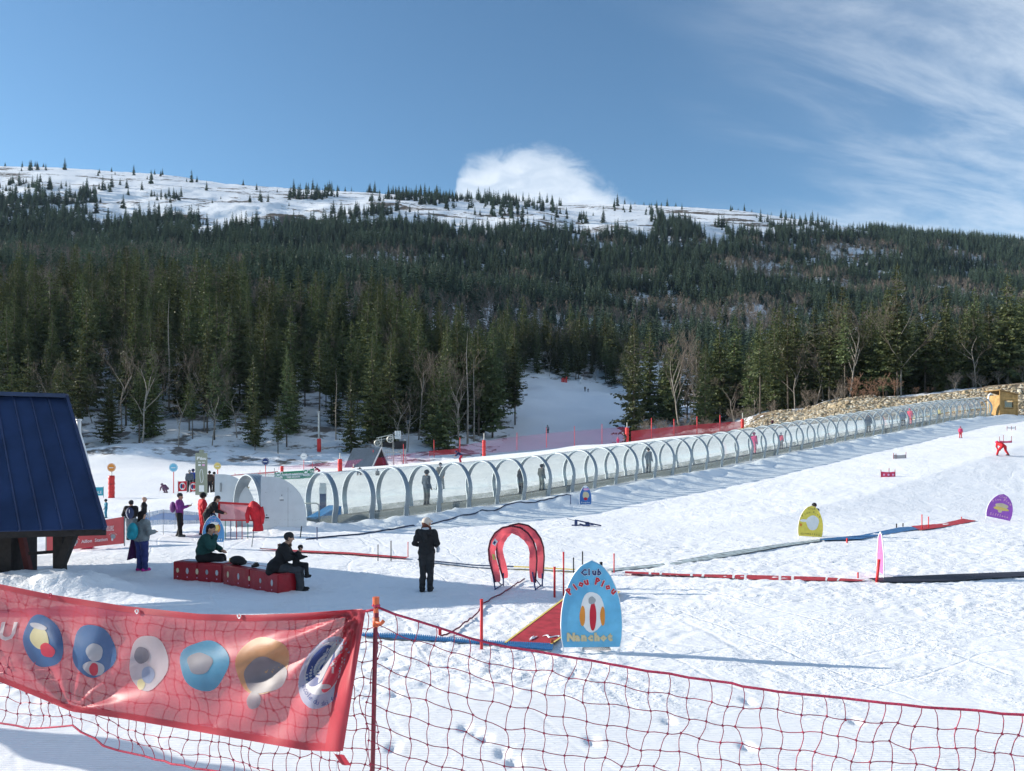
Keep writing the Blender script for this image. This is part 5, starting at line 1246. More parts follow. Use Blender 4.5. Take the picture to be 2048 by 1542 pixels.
for sx in (-1, 1):
    x_ = (-.36 if sx < 0 else .46) * WA - .06
    MB().tube([(x_ - .06, .0, .42), (x_ + .02, 0, -.05)], .018, 6).tube([(x_ + .0, 0, .0), (x_ + .16, .55, .03)], .016, 6).tube([(x_ + .165, .55, .30), (x_ + .165, .55, -.05)], .018, 6).tube([(x_ - .02, 0, .3), (x_ + .12, .5, .02)], .013, 6).build('foot', NAVY, ar)

# ------------------------------------------------------------------ red foam benches
FOAM = mat('red vinyl foam block', (.33, .012, .022), rough=.32, var=.12, scale=3, bump=.012, bscale=6)
P_MUT = flat('muted white print', (.50, .50, .52))
def bench(label, pxl, pbl, pxr, pbr, h_px, dots, seed):
    a = hit(pxl, pbl); b = hit(pxr, pbr); d = b - a; d.z = 0; L = d.length; rz = math.atan2(d.y, d.x); H = h_px / F * (a.y + b.y) / 2
    o = thing('foam_bench', label, 'bench', (a.x, a.y, min(a.z, b.z) - .02), rz); D = .55
    nseg = 2
    for k in range(nseg):
        x0_, x1_ = L * k / nseg, L * (k + 1) / nseg - .004
        def f6(u, v): return None
        import bmesh
        bmh = bmesh.new(); bmesh.ops.create_cube(bmh, size=1)
        bmesh.ops.scale(bmh, vec=(x1_ - x0_, D, H), verts=bmh.verts); bmesh.ops.translate(bmh, vec=((x0_ + x1_) / 2, D / 2, H / 2), verts=bmh.verts)
        bmesh.ops.bevel(bmh, geom=bmh.edges[:], offset=.018, segments=2, affect='EDGES')
        me = bpy.data.meshes.new('block'); bmh.to_mesh(me); bmh.free(); me.materials.append(FOAM); link('block', me, o)
    rg_ = random.Random(seed)
    for k in range(dots):
        x_ = L * (k + .5) / dots; m = (P_CREAM, P_MUT, P_CREAM, P_GREY, P_MUT)[k % 5]; e_ = MB().disc((x_, -.008, H * .55), .045, n=9, rz=.075 * rg_.uniform(.8, 1.1)); e_.build('printed_patch', m, o); MB().disc((x_, -.010, H * .22), .018, n=8).build('printed_patch', P_PINK, o)
    MB().grid(lambda u, v: (L * (.08 + .84 * u), D * (.35 + .5 * v), H + .004 + .02 * math.sin(math.pi * u) * math.sin(math.pi * v) * (1 + .5 * math.sin(u * 19))), 16, 6).build('snow_dusting', SNOWP, o, smooth=True)
    return o, L, H, rz
bench1 = bench('red foam bench with printed patches, left one under the man in green', 346, 1158, 444, 1166, 38, 5, 1)
bench2 = bench('red foam bench with printed patches, right one under the person in black', 446, 1167, 556, 1187, 41, 5, 2)
def on_bench(bn_, px):
    o_, L, H, rz = bn_; M_ = Matrix.Translation(o_.location) @ Matrix.Rotation(rz, 4, 'Z')
    best = min((abs(px_of(*(M_ @ Vector((L * t, .27, H))))[0] - px), t) for t in np.linspace(0, 1, 60))[1]; return M_ @ Vector((L * best, .27, H)), rz
p, rz = on_bench(bench2, 472); o = thing('rucksack', 'black rucksack lying where the two red benches meet', 'bag', tuple(p), rz - .1)
MB().ball((0.1, 0, .10), (.27, .17, .11), 14, 8).ball((.28, .02, .07), (.14, .13, .08), 10, 6).build('body', mat('black fabric', (.010, .010, .012), rough=.8), o, smooth=True); MB().tube([(.0, -.15, .16), (.02, -.17, .10), (.0, -.165, .06)], .012, 5).build('strap', P_YEL, o)
p, rz = on_bench(bench2, 513); o = thing('camera', 'small black camera resting on the right red bench', 'camera', tuple(p), rz)
MB().box((0, 0, .05), (.14, .07, .09)).box((0, 0, .105), (.06, .06, .03)).build('body', BLACK, o); MB().tube([(.02, -.03, .05), (.03, -.13, .045)], .034, 10).build('lens', BLACK, o)

# ------------------------------------------------------------------ queue fence and frame at the mouth
g_ = hit(474, 1078); k_ = g_.y / F
fr = thing('entrance_frame', 'red framed translucent screen on coloured legs before the conveyor mouth', 'screen', tuple(g_), R(3)); W2, z1_, z2_ = 70 * k_, 38 * k_, 73 * k_
mb = MB().beam((-W2 / 2, 0, z2_), (W2 / 2, 0, z2_ - .08), .07).beam((-W2 / 2, 0, z1_), (W2 / 2, 0, z1_ - .02), .05).beam((-W2 / 2, 0, z1_ - .03), (-W2 / 2, 0, z2_ + .03), .06).beam((W2 / 2, 0, z1_ - .03), (W2 / 2, 0, z2_ - .05), .06); mb.build('frame', RED, fr)
MB().grid(lambda u, v: (-W2 / 2 + W2 * u, -.01 + .02 * math.sin(u * 9), z1_ + (z2_ - z1_ - .04) * v), 10, 3).build('screen', sheet('pink screen film', (.80, .24, .26), transl=.55, clear=.25), fr)
for k, m in enumerate((RED, P_GREEN, P_NAVY, RED, P_RED, P_GREEN, P_NAVY)):
    x_ = -W2 / 2 + W2 * (k + .05) / 6.3; MB().tube([(x_, .02 * (k % 2), -.1), (x_, .02 * (k % 2), z1_)], .016, 6).build('leg', m, fr)
RJ = mat('red jacket cloth', (.55, .018, .03), rough=.8, var=.2, scale=6, bump=.02, bscale=5)
JB = Vector((W2 / 2 + .05, -.08, 0)) 
jk = thing('red_jacket', 'empty red ski suit hung on the right corner of the red screen', 'jacket', tuple(g_ + JB), 0)
def jack(u, v):
    a = 6.2832 * u; z = .30 + 1.12 * v; r_ = np.interp(v, [0, .25, .5, .8, .95, 1], [.20, .17, .22, .24, .13, .05]) * (1 + .12 * math.sin(a * 3 + v * 7) + .06 * math.sin(a * 7 - v * 9)); return (.10 * math.sin(v * 3 + 1) + r_ * math.cos(a) * .95, r_ * math.sin(a) * .55, z)
MB().grid(jack, 26, 18).build('body', RJ, jk, smooth=True); MB().tube([(-.18, -.05, 1.2), (-.26, -.10, .9), (-.22, -.12, .62)], [.09, .085, .07], 9).build('sleeve', RJ, jk, smooth=True); MB().tube([(.22, -.03, 1.2), (.30, -.05, .85), (.26, -.05, .58)], [.09, .085, .07], 9).build('sleeve', RJ, jk, smooth=True); MB().box((-.12, -.15, .62), (.16, .02, .12)).build('patch', P_WHITE, jk)
BLNET = sheet('blue band cloth', (.05, .14, .34), transl=.3, clear=.15); BLN2 = sheet('grey blue netting', (.16, .24, .36), transl=.3, clear=.62, weave=1, wscale=30)
def span_fence(name, label, pts, YA, YB, strips, m_pole, poles, cat='fence'):
    """fence of cloth strips between picture points; strips: (material, top fn, bottom fn)"""
    pa_, pb_ = pts; O = ground(pa_, YA); o = thing(name, label, cat, tuple(O))
    def at(t, py): px = pa_ + (pb_ - pa_) * t; Y = YA + (YB - YA) * t; return Pt(px, py, Y) - O
    for nm, m, ft, fb in strips: MB().grid(lambda u, v: at(u, ft(pa_ + (pb_ - pa_) * u) * (1 - v) + fb(pa_ + (pb_ - pa_) * u) * v) + Vector((0, .03 * math.sin(u * 14), 0)), 40, 4).build(nm, m, o, smooth=True)
    for px, t_, b_, r_ in poles:
        u = (px - pa_) / (pb_ - pa_); MB().tube([at(u, b_), at(u, t_)], r_, 6).build('pole', m_pole, o, smooth=True)
    return o
I = lambda xs, ys: (lambda px: float(np.interp(px, xs, ys)))
xs = [290, 326, 350, 372, 400, 425]
span_fence('band_fence', 'low blue banded net fence behind the purple jacketed person', (290, 425), 29.5, 31.0,
           [('upper_net', BLN2, I(xs, [1026, 1019, 1020, 1022, 1025, 1027]), I(xs, [1038, 1026, 1028, 1030, 1030, 1030])), ('band', BLNET, I(xs, [1036, 1025, 1027, 1029, 1030, 1029]), I(xs, [1042, 1039, 1040, 1041, 1040, 1039])), ('lower_net', BLN2, I(xs, [1042, 1039, 1040, 1041, 1040, 1039]), I(xs, [1052, 1049, 1049, 1048, 1047, 1046]))],
           GREYM, [(326.5, 1018, 1074, .012), (350, 1020, 1058, .010), (299, 1020, 1060, .012)])
# ------------------------------------------------------------------ ski school banner on the left
o = span_fence('school_banner', 'dull red ski school banner lettered Aillon Station behind the shelter', (92, 249), 24.6, 26.2, [('cloth', sheet('dull red banner', (.30, .055, .065), transl=.25), I([92, 207, 249], [1064, 1040, 1033]), I([92, 207, 249], [1105, 1091, 1087]))], GREYM, [(92, 1062, 1120, .02), (249, 1033, 1092, .02)], 'banner')
def on_b(px, py): t = (px - 92) / 157; return Pt(px, py, 24.6 + 1.6 * t - .06) - o.location
text(o, 'Aillon  Station', 9.2, P_WHITE, lambda x, y: on_b(189 + x, 1081 - y - x * .10), .15, res=2)
for k, (t_, yy_) in enumerate((('ÉCOLE', 1053.5), ('DU SKI', 1057), ('FRANÇAIS', 1060.5))): text(o, t_, 4.4, P_WHITE, lambda x, y: on_b(221 - k * 1.5 + x + y * .2, yy_ - y - x * .06), .1)
text(o, 'esf', 30, P_WHITE, lambda x, y: on_b(166 + x + y * .25, 1062 - y - x * .08), .6)
for px, py in ((151, 1083), (226, 1073)):
    MB().add([on_b(px + math.cos(t) * 5, py + math.sin(t) * 5) for t in np.linspace(0, 6.2, 14)], [tuple(range(14))]).build('badge', P_GREY, o); MB().add([on_b(px - 1 + math.cos(t) * 2.2, py + 6 + math.sin(t) * 3) + Vector((0, -.02, 0)) for t in np.linspace(0, 6.2, 10)], [tuple(range(10))]).build('badge', P_WHITE, o)
    arc_text(o, 'PIOU PIOU', px, py + 2, 9, 9, 3.0, P_WHITE, R(215), R(325), on_b, False)
g_ = hit(172, 1098); MB
o = thing('red_cloth', 'small bright red cloth dropped on the snow under the school banner', 'cloth', tuple(g_)); MB().grid(lambda u, v: (-.25 + .5 * u, -.1 + .25 * v, .03 + .09 * math.sin(math.pi * u) * math.sin(math.pi * v) * (1 + .5 * math.sin(u * 11 + v * 7))), 12, 8).build('fold', mat('bright red cloth', (.62, .03, .09), rough=.8), o, smooth=True)

# ------------------------------------------------------------------ discs, flags, totem and padded posts
def roundel(label, px, cy, r_px, foot, col, Y=None, pole=RED, pad=None):
    g_ = ground(px, Y) if Y else hit(px, foot); k_ = g_.y / F; zc = CAMZ + (HOR - cy) * k_ - g_.z
    o = thing('disc_sign', label, 'sign', tuple(g_)); MB().tube([(0, .03, -.1), (0, .03, zc)], .035, 7).build('pole', pole, o, smooth=True)
    d_ = MB(); n = 22; r = r_px * k_
    P_ = [(math.cos(2 * math.pi * i / n) * r, y, zc + math.sin(2 * math.pi * i / n) * r) for y in (-.03, .0) for i in range(n)]
    d_.add(P_, [tuple(range(n)), tuple(range(2 * n - 1, n - 1, -1))] + [(i, i + n, (i + 1) % n + n, (i + 1) % n) for i in range(n)]).build('disc', col, o)
    MB().tube([(math.cos(t) * r * .86, -.035, zc + math.sin(t) * r * .86) for t in np.linspace(0, 6.2832, 23)], r * .035, 4, cap=False).build('ring', P_WHITE if col is not P_WHITE else P_GREY, o)
    MB().box((0, -.035, zc - r * .05), (r * 1.0, .01, r * .18)).build('caption_bar', P_WHITE if col is not P_WHITE else P_GREY, o)
    return o, zc
roundel('orange disc sign on the red padded post at left', 223, 935, 8.5, 996, P_ORG, pole=STEEL); roundel('light blue disc sign on a thin pole', 347, 935, 8.5, 986, P_SKY); roundel('yellow disc sign beside the grey totem', 435, 932, 7.2, 0, P_YEL, Y=60); roundel('navy disc sign on a red pole behind the white door panel', 531, 923, 7.5, 0, P_NAVY, Y=66)
roundel('pale disc sign on a pink pole above the green banner', 607.5, 913, 7, 0, P_WHITE, Y=88)
def padded(label, px, top, pt, foot, w_px, Y=None):
    g_ = ground(px, Y) if Y else hit(px, foot); k_ = g_.y / F; zt_ = CAMZ + (HOR - pt) * k_ - g_.z; r = w_px * k_ / 2
    o = thing('padded_post', label, 'padded post', tuple(g_)); n = 9; pr = [(0, 0, zt_ * i / n) for i in range(n + 1)]
    MB().tube(pr, [r * (1 + .05 * (-1) ** i) for i in range(n + 1)], 12).build('padding', REDPAD, o, smooth=True)
    if top < pt: MB().tube([(0, 0, zt_), (0, 0, CAMZ + (HOR - top) * k_ - g_.z)], .05, 7).build('pole', PALE, o)
    MB().tube([(math.cos(t) * r * 1.05, math.sin(t) * r * 1.05, zt_ * .62) for t in np.linspace(0, 6.2832, 13)], .03, 4, cap=False).build('strap', mat('dark red strap', (.3, .02, .02)), o)
    return o
padded('red padded post under the orange disc', 223, 950, 951, 996, 12); padded('red padded post in front of the small grey shed', 680, 906, 918, 950, 9, Y=88); padded('short red padded post before the shed roof', 707, 928, 934, 950, 5, Y=92); padded('red padded post at the lower left corner of the piste', 968, 866, 880, 906, 7, Y=104); padded('red padded post beside the adult at the right end of the pink net', 1254, 845, 855, 882, 7.5, Y=104); padded('red padded post at the right end of the dark red net', 1485, 826, 838, 858, 6.5, Y=104)
padded('red padded post behind the left end of the red net', 564, 940, 932, 948, 6, Y=92)
def flag(label, x0_, x1_, t_, b_, Y, col, emblem=True, txt=None):
    g_ = ground((x0_ + x1_) / 2, Y); o = thing('flag_panel', label, 'flag', tuple(g_)); Q = lambda px, py, d=0.: Pt(px, py, Y - d) - g_
    MB().grid(lambda u, v: Q(x0_ + (x1_ - x0_) * u, b_ + (t_ - b_) * v - 1.0 * u) + Vector((0, .04 * math.sin(u * 6), 0)), 8, 4).build('cloth', col, o)
    for px in (x0_, x1_): MB().tube([Q(px, t_ - 2), Q(px, b_ + 3)], .02, 5).build('pole', GREYM, o)
    c = ((x0_ + x1_) / 2, (t_ + b_) / 2 - .5)
    if emblem:
        for nm, rx, ry, ox, m, d in (('emblem', 6, 7.4, 0, P_WHITE, .06), ('emblem_blue', 2.8, 4.8, -1.8, P_NAVY, .08), ('emblem_red', 2.4, 4.6, 2.0, P_RED, .09)):
            MB().add([Q(c[0] + ox + rx * math.cos(t), c[1] + ry * math.sin(t), d) for t in np.linspace(0, 6.1, 16)], [tuple(range(16))]).build(nm, m, o)
    if txt: text(o, txt, 8, P_WHITE, lambda x, y: Q(c[0] + x, c[1] + 2 - y, .07), .1)
flag('red flag panel with white swirl emblem left of the skiers in queue', 356, 374, 963, 983, 56, P_RED); flag('red flag panel with white emblem half hidden by the queueing skiers', 380, 393, 965, 983, 57, P_RED); flag('teal banner lettered ECOLE at the edge of the navy roof', 176, 207, 975, 992, 53, P_TEAL, False, 'ÉCOLE')
Yt = 55.0; g_ = ground(402, Yt); k_ = Yt / F; TQ = lambda px, py, d=0.: Pt(px, py, Yt - d) - g_
to = thing('lift_totem', 'tall grey green totem lettered P\'tiou with a white notice near its foot', 'sign', tuple(g_))
TOT = mat('grey green totem', (.27, .29, .22), rough=.6, var=.06)
c0, c1 = TQ(391.5, 990), TQ(414, 906); MB().box(((c0.x + c1.x) / 2, 0, (c0.z + c1.z) / 2), (c1.x - c0.x, .16, c1.z - c0.z)).build('panel', TOT, to)
p_ = TQ(403, 903); MB().box((p_.x, 0, p_.z), (.30, .10, .26)).build('top_emblem', TOT, to)
text(to, "P'tiou", 8.2, P_WHITE, lambda x, y: TQ(403 + x, 917 - y, .09), .35)
for a, b, m in ((399, 930, P_WHITE), (407, 930, P_PINK)): q = TQ(a, b, .085); MB().box(q, (.18, .01, .13)).build('pictogram', m, to)
for a in (399, 407): q = TQ(a, 924.5, .085); MB().box(q, (.2, .01, .05)).build('pictogram', P_WHITE, to)
MB().tube([TQ(403 + 3.2 * math.cos(t) * (1 + .2 * math.sin(2 * t)), 952 + 13.5 * math.sin(t), .09) for t in np.linspace(0, 6.2832, 25)], .018, 4, cap=False).build('piste_outline', P_WHITE, to)
q = TQ(403, 977, .085); MB().box(q, (10 * k_, .01, 13 * k_)).build('notice', P_WHITE, to)
# green sponsor banner
Yg = 64.0; g_ = ground(590, Yg); GQ = lambda px, py, d=0.: Pt(px, py, Yg - d) - g_
gb = thing('sponsor_banner', 'green banner lettered CREDIT AGRICOLE DES SAVOIE above the conveyor mouth', 'banner', tuple(g_))
yb_ = lambda px: np.interp(px, [549, 607, 628], [944.5, 941, 936.5]); yb2 = lambda px: np.interp(px, [549, 607, 628], [960, 957, 955])
MB().grid(lambda u, v: GQ(549 + 79 * u, yb_(549 + 79 * u) * (1 - v) + yb2(549 + 79 * u) * v), 12, 3).build('cloth', P_GREEN, gb)
for px in (549, 628): MB().tube([GQ(px, 936), GQ(px, 966)], .025, 5).build('pole', GREYM, gb)
for px, py in ((558.5, 950), (613.5, 945)):
    MB().add([GQ(px - 7, py - 6, .04), GQ(px + 7, py - 7, .04), GQ(px + 7, py + 6, .04), GQ(px - 7, py + 7, .04)], [(3, 2, 1, 0)]).build('logo_ground', P_WHITE, gb); text(gb, 'CA', 11, P_GREEN, lambda x, y: GQ(px + x + y * .2, py - y, .06), .6)
text(gb, 'CRÉDIT AGRICOLE', 5.0, P_WHITE, lambda x, y: GQ(586.5 + x, 948.3 - y - x * .05, .05), .25); text(gb, 'DES SAVOIE', 5.0, P_WHITE, lambda x, y: GQ(587 + x, 954.0 - y - x * .05, .05), .2); text(gb, 'CR', 5.0, P_WHITE, lambda x, y: GQ(624.2 + x, 943 - y, .05), .2)
# ------------------------------------------------------------------ far nets
NETF = sheet('fine red net', (.36, .02, .035), transl=.25, clear=.22); NETP = sheet('sheer pink net', (.55, .06, .22), transl=.4, clear=.80)
RP = mat('thin red pole', (.60, .05, .06))
span_fence('safety_net', 'red net fence behind the conveyor mouth at the foot of the wood', (432, 556), 92, 92, [('net', NETF, I([432, 470, 556], [955, 949, 942]), I([432, 556], [972, 962]))], RP, [(470, 946, 970, .03), (520, 940, 966, .03)], 'safety net')
span_fence('safety_net', 'sheer pink net fence in front of the small grey shed', (556, 860), 96, 108, [('net', NETP, I([556, 625, 690, 860], [934, 928, 922, 902]), I([556, 860], [962, 925]))], RP, [(746.5, 900, 942, .05), (807, 888, 930, .05), (868, 880, 915, .05), (625, 924, 950, .03)], 'safety net')
span_fence('safety_net', 'dark red folded net left of the piste foot', (858, 918), 107, 107, [('net', NETF, I([858, 880, 900, 918], [902, 900, 899, 897]), I([858, 918], [912, 908]))], RP, [(868, 884, 912, .05), (920, 875, 908, .05)], 'safety net')
span_fence('safety_net', 'sheer pink net fence across the foot of the piste', (915, 1256), 107, 107, [('net', NETP, I([915, 1000, 1100, 1256], [893, 877, 866, 853]), I([915, 1256], [912, 885]))], RP, [(1034, 865, 900, .035), (1093, 855, 895, .035), (1149, 852, 892, .035), (1204, 848, 888, .035)], 'safety net')
span_fence('safety_net', 'dark red net fence along the wood right of the piste', (1262, 1486), 106, 107, [('net', NETF, I([1262, 1380, 1486], [862, 850, 842]), I([1262, 1486], [885, 866]))], RP, [(1303, 836, 880, .06), (1348, 838, 876, .06), (1394, 833, 870, .06), (1440, 830, 866, .06)], 'safety net')
# small gates on the right slope
def gate(label, x0_, x1_, foot, t_, b_, m, poles, name='slalom_panel'):
    g_ = hit((x0_ + x1_) / 2, foot); Y = g_.y; Q = lambda px, py, d=0.: Pt(px, py, Y - d) - g_
    o = thing(name, label, 'gate', tuple(g_)); MB().grid(lambda u, v: Q(x0_ + (x1_ - x0_) * u, t_ + (b_ - t_) * v + 1.2 * math.sin(math.pi * u)), 12, 4).build('cloth', m, o)
    for px, tp in poles: MB().tube([Q(px, tp), Q(px, foot + 1)], .02, 6).build('pole', POLEM, o)
    return o, Q
o, Q = gate('red slalom panel with white discs on the right slope', 1762, 1791, 954, 943, 954, sheet('slalom red', (.60, .04, .12)), ((1762, 939), (1778, 936), (1790, 939)))
for px in (1768, 1777, 1786): MB().add([Q(px + 2.2 * math.cos(t), 949.5 + 2.2 * math.sin(t), .06) for t in np.linspace(0, 6.1, 12)], [tuple(range(12))]).build('white_disc', P_PINK, o)
gate('grey slalom panel higher on the right slope', 1787, 1812, 917, 909, 917, sheet('slalom grey', (.33, .33, .35)), ((1787, 906), (1812, 904), (1792, 907)))
gate('pink slalom panel above the bending red skier', 1999, 2024, 886, 881, 885, sheet('slalom pink', (.60, .10, .20)), ((1999, 873), (2007, 870), (2023, 872)))
gate('white low gate near the right edge of the slope', 2014, 2031, 861, 853, 857, sheet('gate white', (.7, .72, .74)), ((2014, 852), (2023, 852), (2031, 852)))
o = thing('red_barrier', 'red padded barrier at the top of the piste', 'barrier', tuple(hit(1129, 765))); s_ = o.location.y / F
for x_, h_ in ((-5, 10), (-2, 11), (1, 9), (4, 13)): MB().box((x_ * s_, 0, h_ * s_ / 2 - .3), (2.6 * s_, .3, h_ * s_)).build('pad', REDPAD, o)
o = thing('snow_gun', 'white snow gun standing at the top of the piste', 'snow gun', tuple(hit(1160, 768))); MB().tube([(0, 0, 0), (.1, 0, 1.2), (.5, -.1, 1.9)], [.35, .3, .25], 8).tube([(.5, -.1, 1.9), (.8, -.3, 2.2)], [.45, .4], 10).build('body', WHITE, o, smooth=True)
MB().tube([(-.4, .3, -.1), (0, 0, .7), (.4, .3, -.1)], .06, 5).build('stand', WHITE, o)
# ------------------------------------------------------------------ people
def surface_nets(Fv, org, h):
    inside = Fv < 0; nx, ny, nz = Fv.shape
    c = [(0,0,0),(1,0,0),(0,1,0),(1,1,0),(0,0,1),(1,0,1),(0,1,1),(1,1,1)]
    sl = lambda A_, o: A_[o[0]:nx-1+o[0], o[1]:ny-1+o[1], o[2]:nz-1+o[2]]
    cnt = sum(sl(inside, o).astype(int) for o in c); act = (cnt > 0) & (cnt < 8)
    ids = -np.ones(act.shape, int); ids[act] = np.arange(act.sum())
    acc = np.zeros(act.shape + (3,)); n = np.zeros(act.shape)
    for a in range(8):
        for b in range(a + 1, 8):
            if sum(abs(c[a][k] - c[b][k]) for k in range(3)) != 1: continue
            fa, fb = sl(Fv, c[a]), sl(Fv, c[b]); m = (fa < 0) != (fb < 0)
            t = np.where(m, fa / np.where(m, fa - fb, 1), 0)
            for k in range(3): acc[..., k] += np.where(m, c[a][k] + (c[b][k] - c[a][k]) * t, 0)
            n += m
    ix = np.stack(np.nonzero(act), -1); V_ = (ix + acc[act] / n[act][:, None]) * h + org
    Fc = []
    for ax_ in range(3):
        o1, o2 = [(1, 2), (2, 0), (0, 1)][ax_]
        A_ = inside; sh_ = [slice(None)] * 3; sh_[ax_] = slice(0, -1); sh2 = [slice(None)] * 3; sh2[ax_] = slice(1, None)
        e0, e1 = A_[tuple(sh_)], A_[tuple(sh2)]; q = np.stack(np.nonzero(e0 != e1), -1)
        q = q[(q[:, o1] > 0) & (q[:, o2] > 0) & (q[:, o1] < Fv.shape[o1] - 1) & (q[:, o2] < Fv.shape[o2] - 1)]
        def g(d1, d2): r_ = q.copy(); r_[:, o1] -= d1; r_[:, o2] -= d2; return ids[r_[:, 0], r_[:, 1], r_[:, 2]]
        quad = np.stack([g(1, 1), g(0, 1), g(0, 0), g(1, 0)], -1); fl = ~e0[q[:, 0], q[:, 1], q[:, 2]]
        quad[fl] = quad[fl][:, ::-1]; Fc.append(quad)
    return V_, np.concatenate(Fc)
CLOTHM = {}
def cmat(col, shiny=False):
    k = tuple(round(x, 3) for x in col)
    if k not in CLOTHM: CLOTHM[k] = mat('clothing %d' % len(CLOTHM), col, rough=.75, var=.22, scale=7, bump=.012, bscale=11, spec=.25)
    return CLOTHM[k]
SKIN = (.46, .27, .19)
def body(name, parent, prims, pal, h=.022, fold=.006, seed=0):
    """one continuous surface round a set of round cones; every cone names the cloth or skin it carries"""
    A_ = np.array([p[0] for p in prims], float); B_ = np.array([p[1] for p in prims], float)
    ra = np.array([p[2] for p in prims]); rb_ = np.array([p[3] for p in prims]); reg = [p[4] for p in prims]; kk = np.array([p[5] if len(p) > 5 else .035 for p in prims])
    lo = np.minimum(A_ - ra[:, None], B_ - rb_[:, None]).min(0) - .06; hi = np.maximum(A_ + ra[:, None], B_ + rb_[:, None]).max(0) + .06
    ax_ = [np.arange(lo[k], hi[k] + h, h) for k in range(3)]; G = np.stack(np.meshgrid(*ax_, indexing='ij'), -1)
    def dist(P, i):
        d = B_[i] - A_[i]; t = np.clip(((P - A_[i]) @ d) / (d @ d + 1e-9), 0, 1); return np.linalg.norm(P - A_[i] - t[..., None] * d, axis=-1) - (ra[i] + (rb_[i] - ra[i]) * t)
    D = None
    for i in range(len(prims)):
        di = dist(G, i)
        if D is None: D = di
        else: k = kk[i]; hh = np.clip(.5 + .5 * (di - D) / k, 0, 1); D = D * hh + di * (1 - hh) - k * hh * (1 - hh)
    if fold:
        D = D + fold * (np.sin(G[..., 2] * 38 + np.sin(G[..., 0] * 19 + seed) * 2.2) * .5 + np.sin(G[..., 0] * 31 + G[..., 1] * 27 + G[..., 2] * 17 + seed) * .5) * (G[..., 2] < hi[2] - .34)
    V_, Fc = surface_nets(D, np.array([ax_[0][0], ax_[1][0], ax_[2][0]]), h)
    C_ = V_[Fc].mean(1); dd = np.stack([dist(C_, i) for i in range(len(prims))], -1)
    keys = sorted(set(reg)); mi = np.array([keys.index(r_) for r_ in reg])[dd.argmin(1)]
    me = bpy.data.meshes.new(name); me.from_pydata(V_.tolist(), [], Fc.tolist())
    for k in keys: me.materials.append(cmat(pal[k]))
    me.polygons.foreach_set('material_index', mi.astype(np.int32)); me.polygons.foreach_set('use_smooth', np.ones(len(Fc), bool)); me.update()
    return link(name, me, parent)
v3 = lambda *a: np.array(a, float)
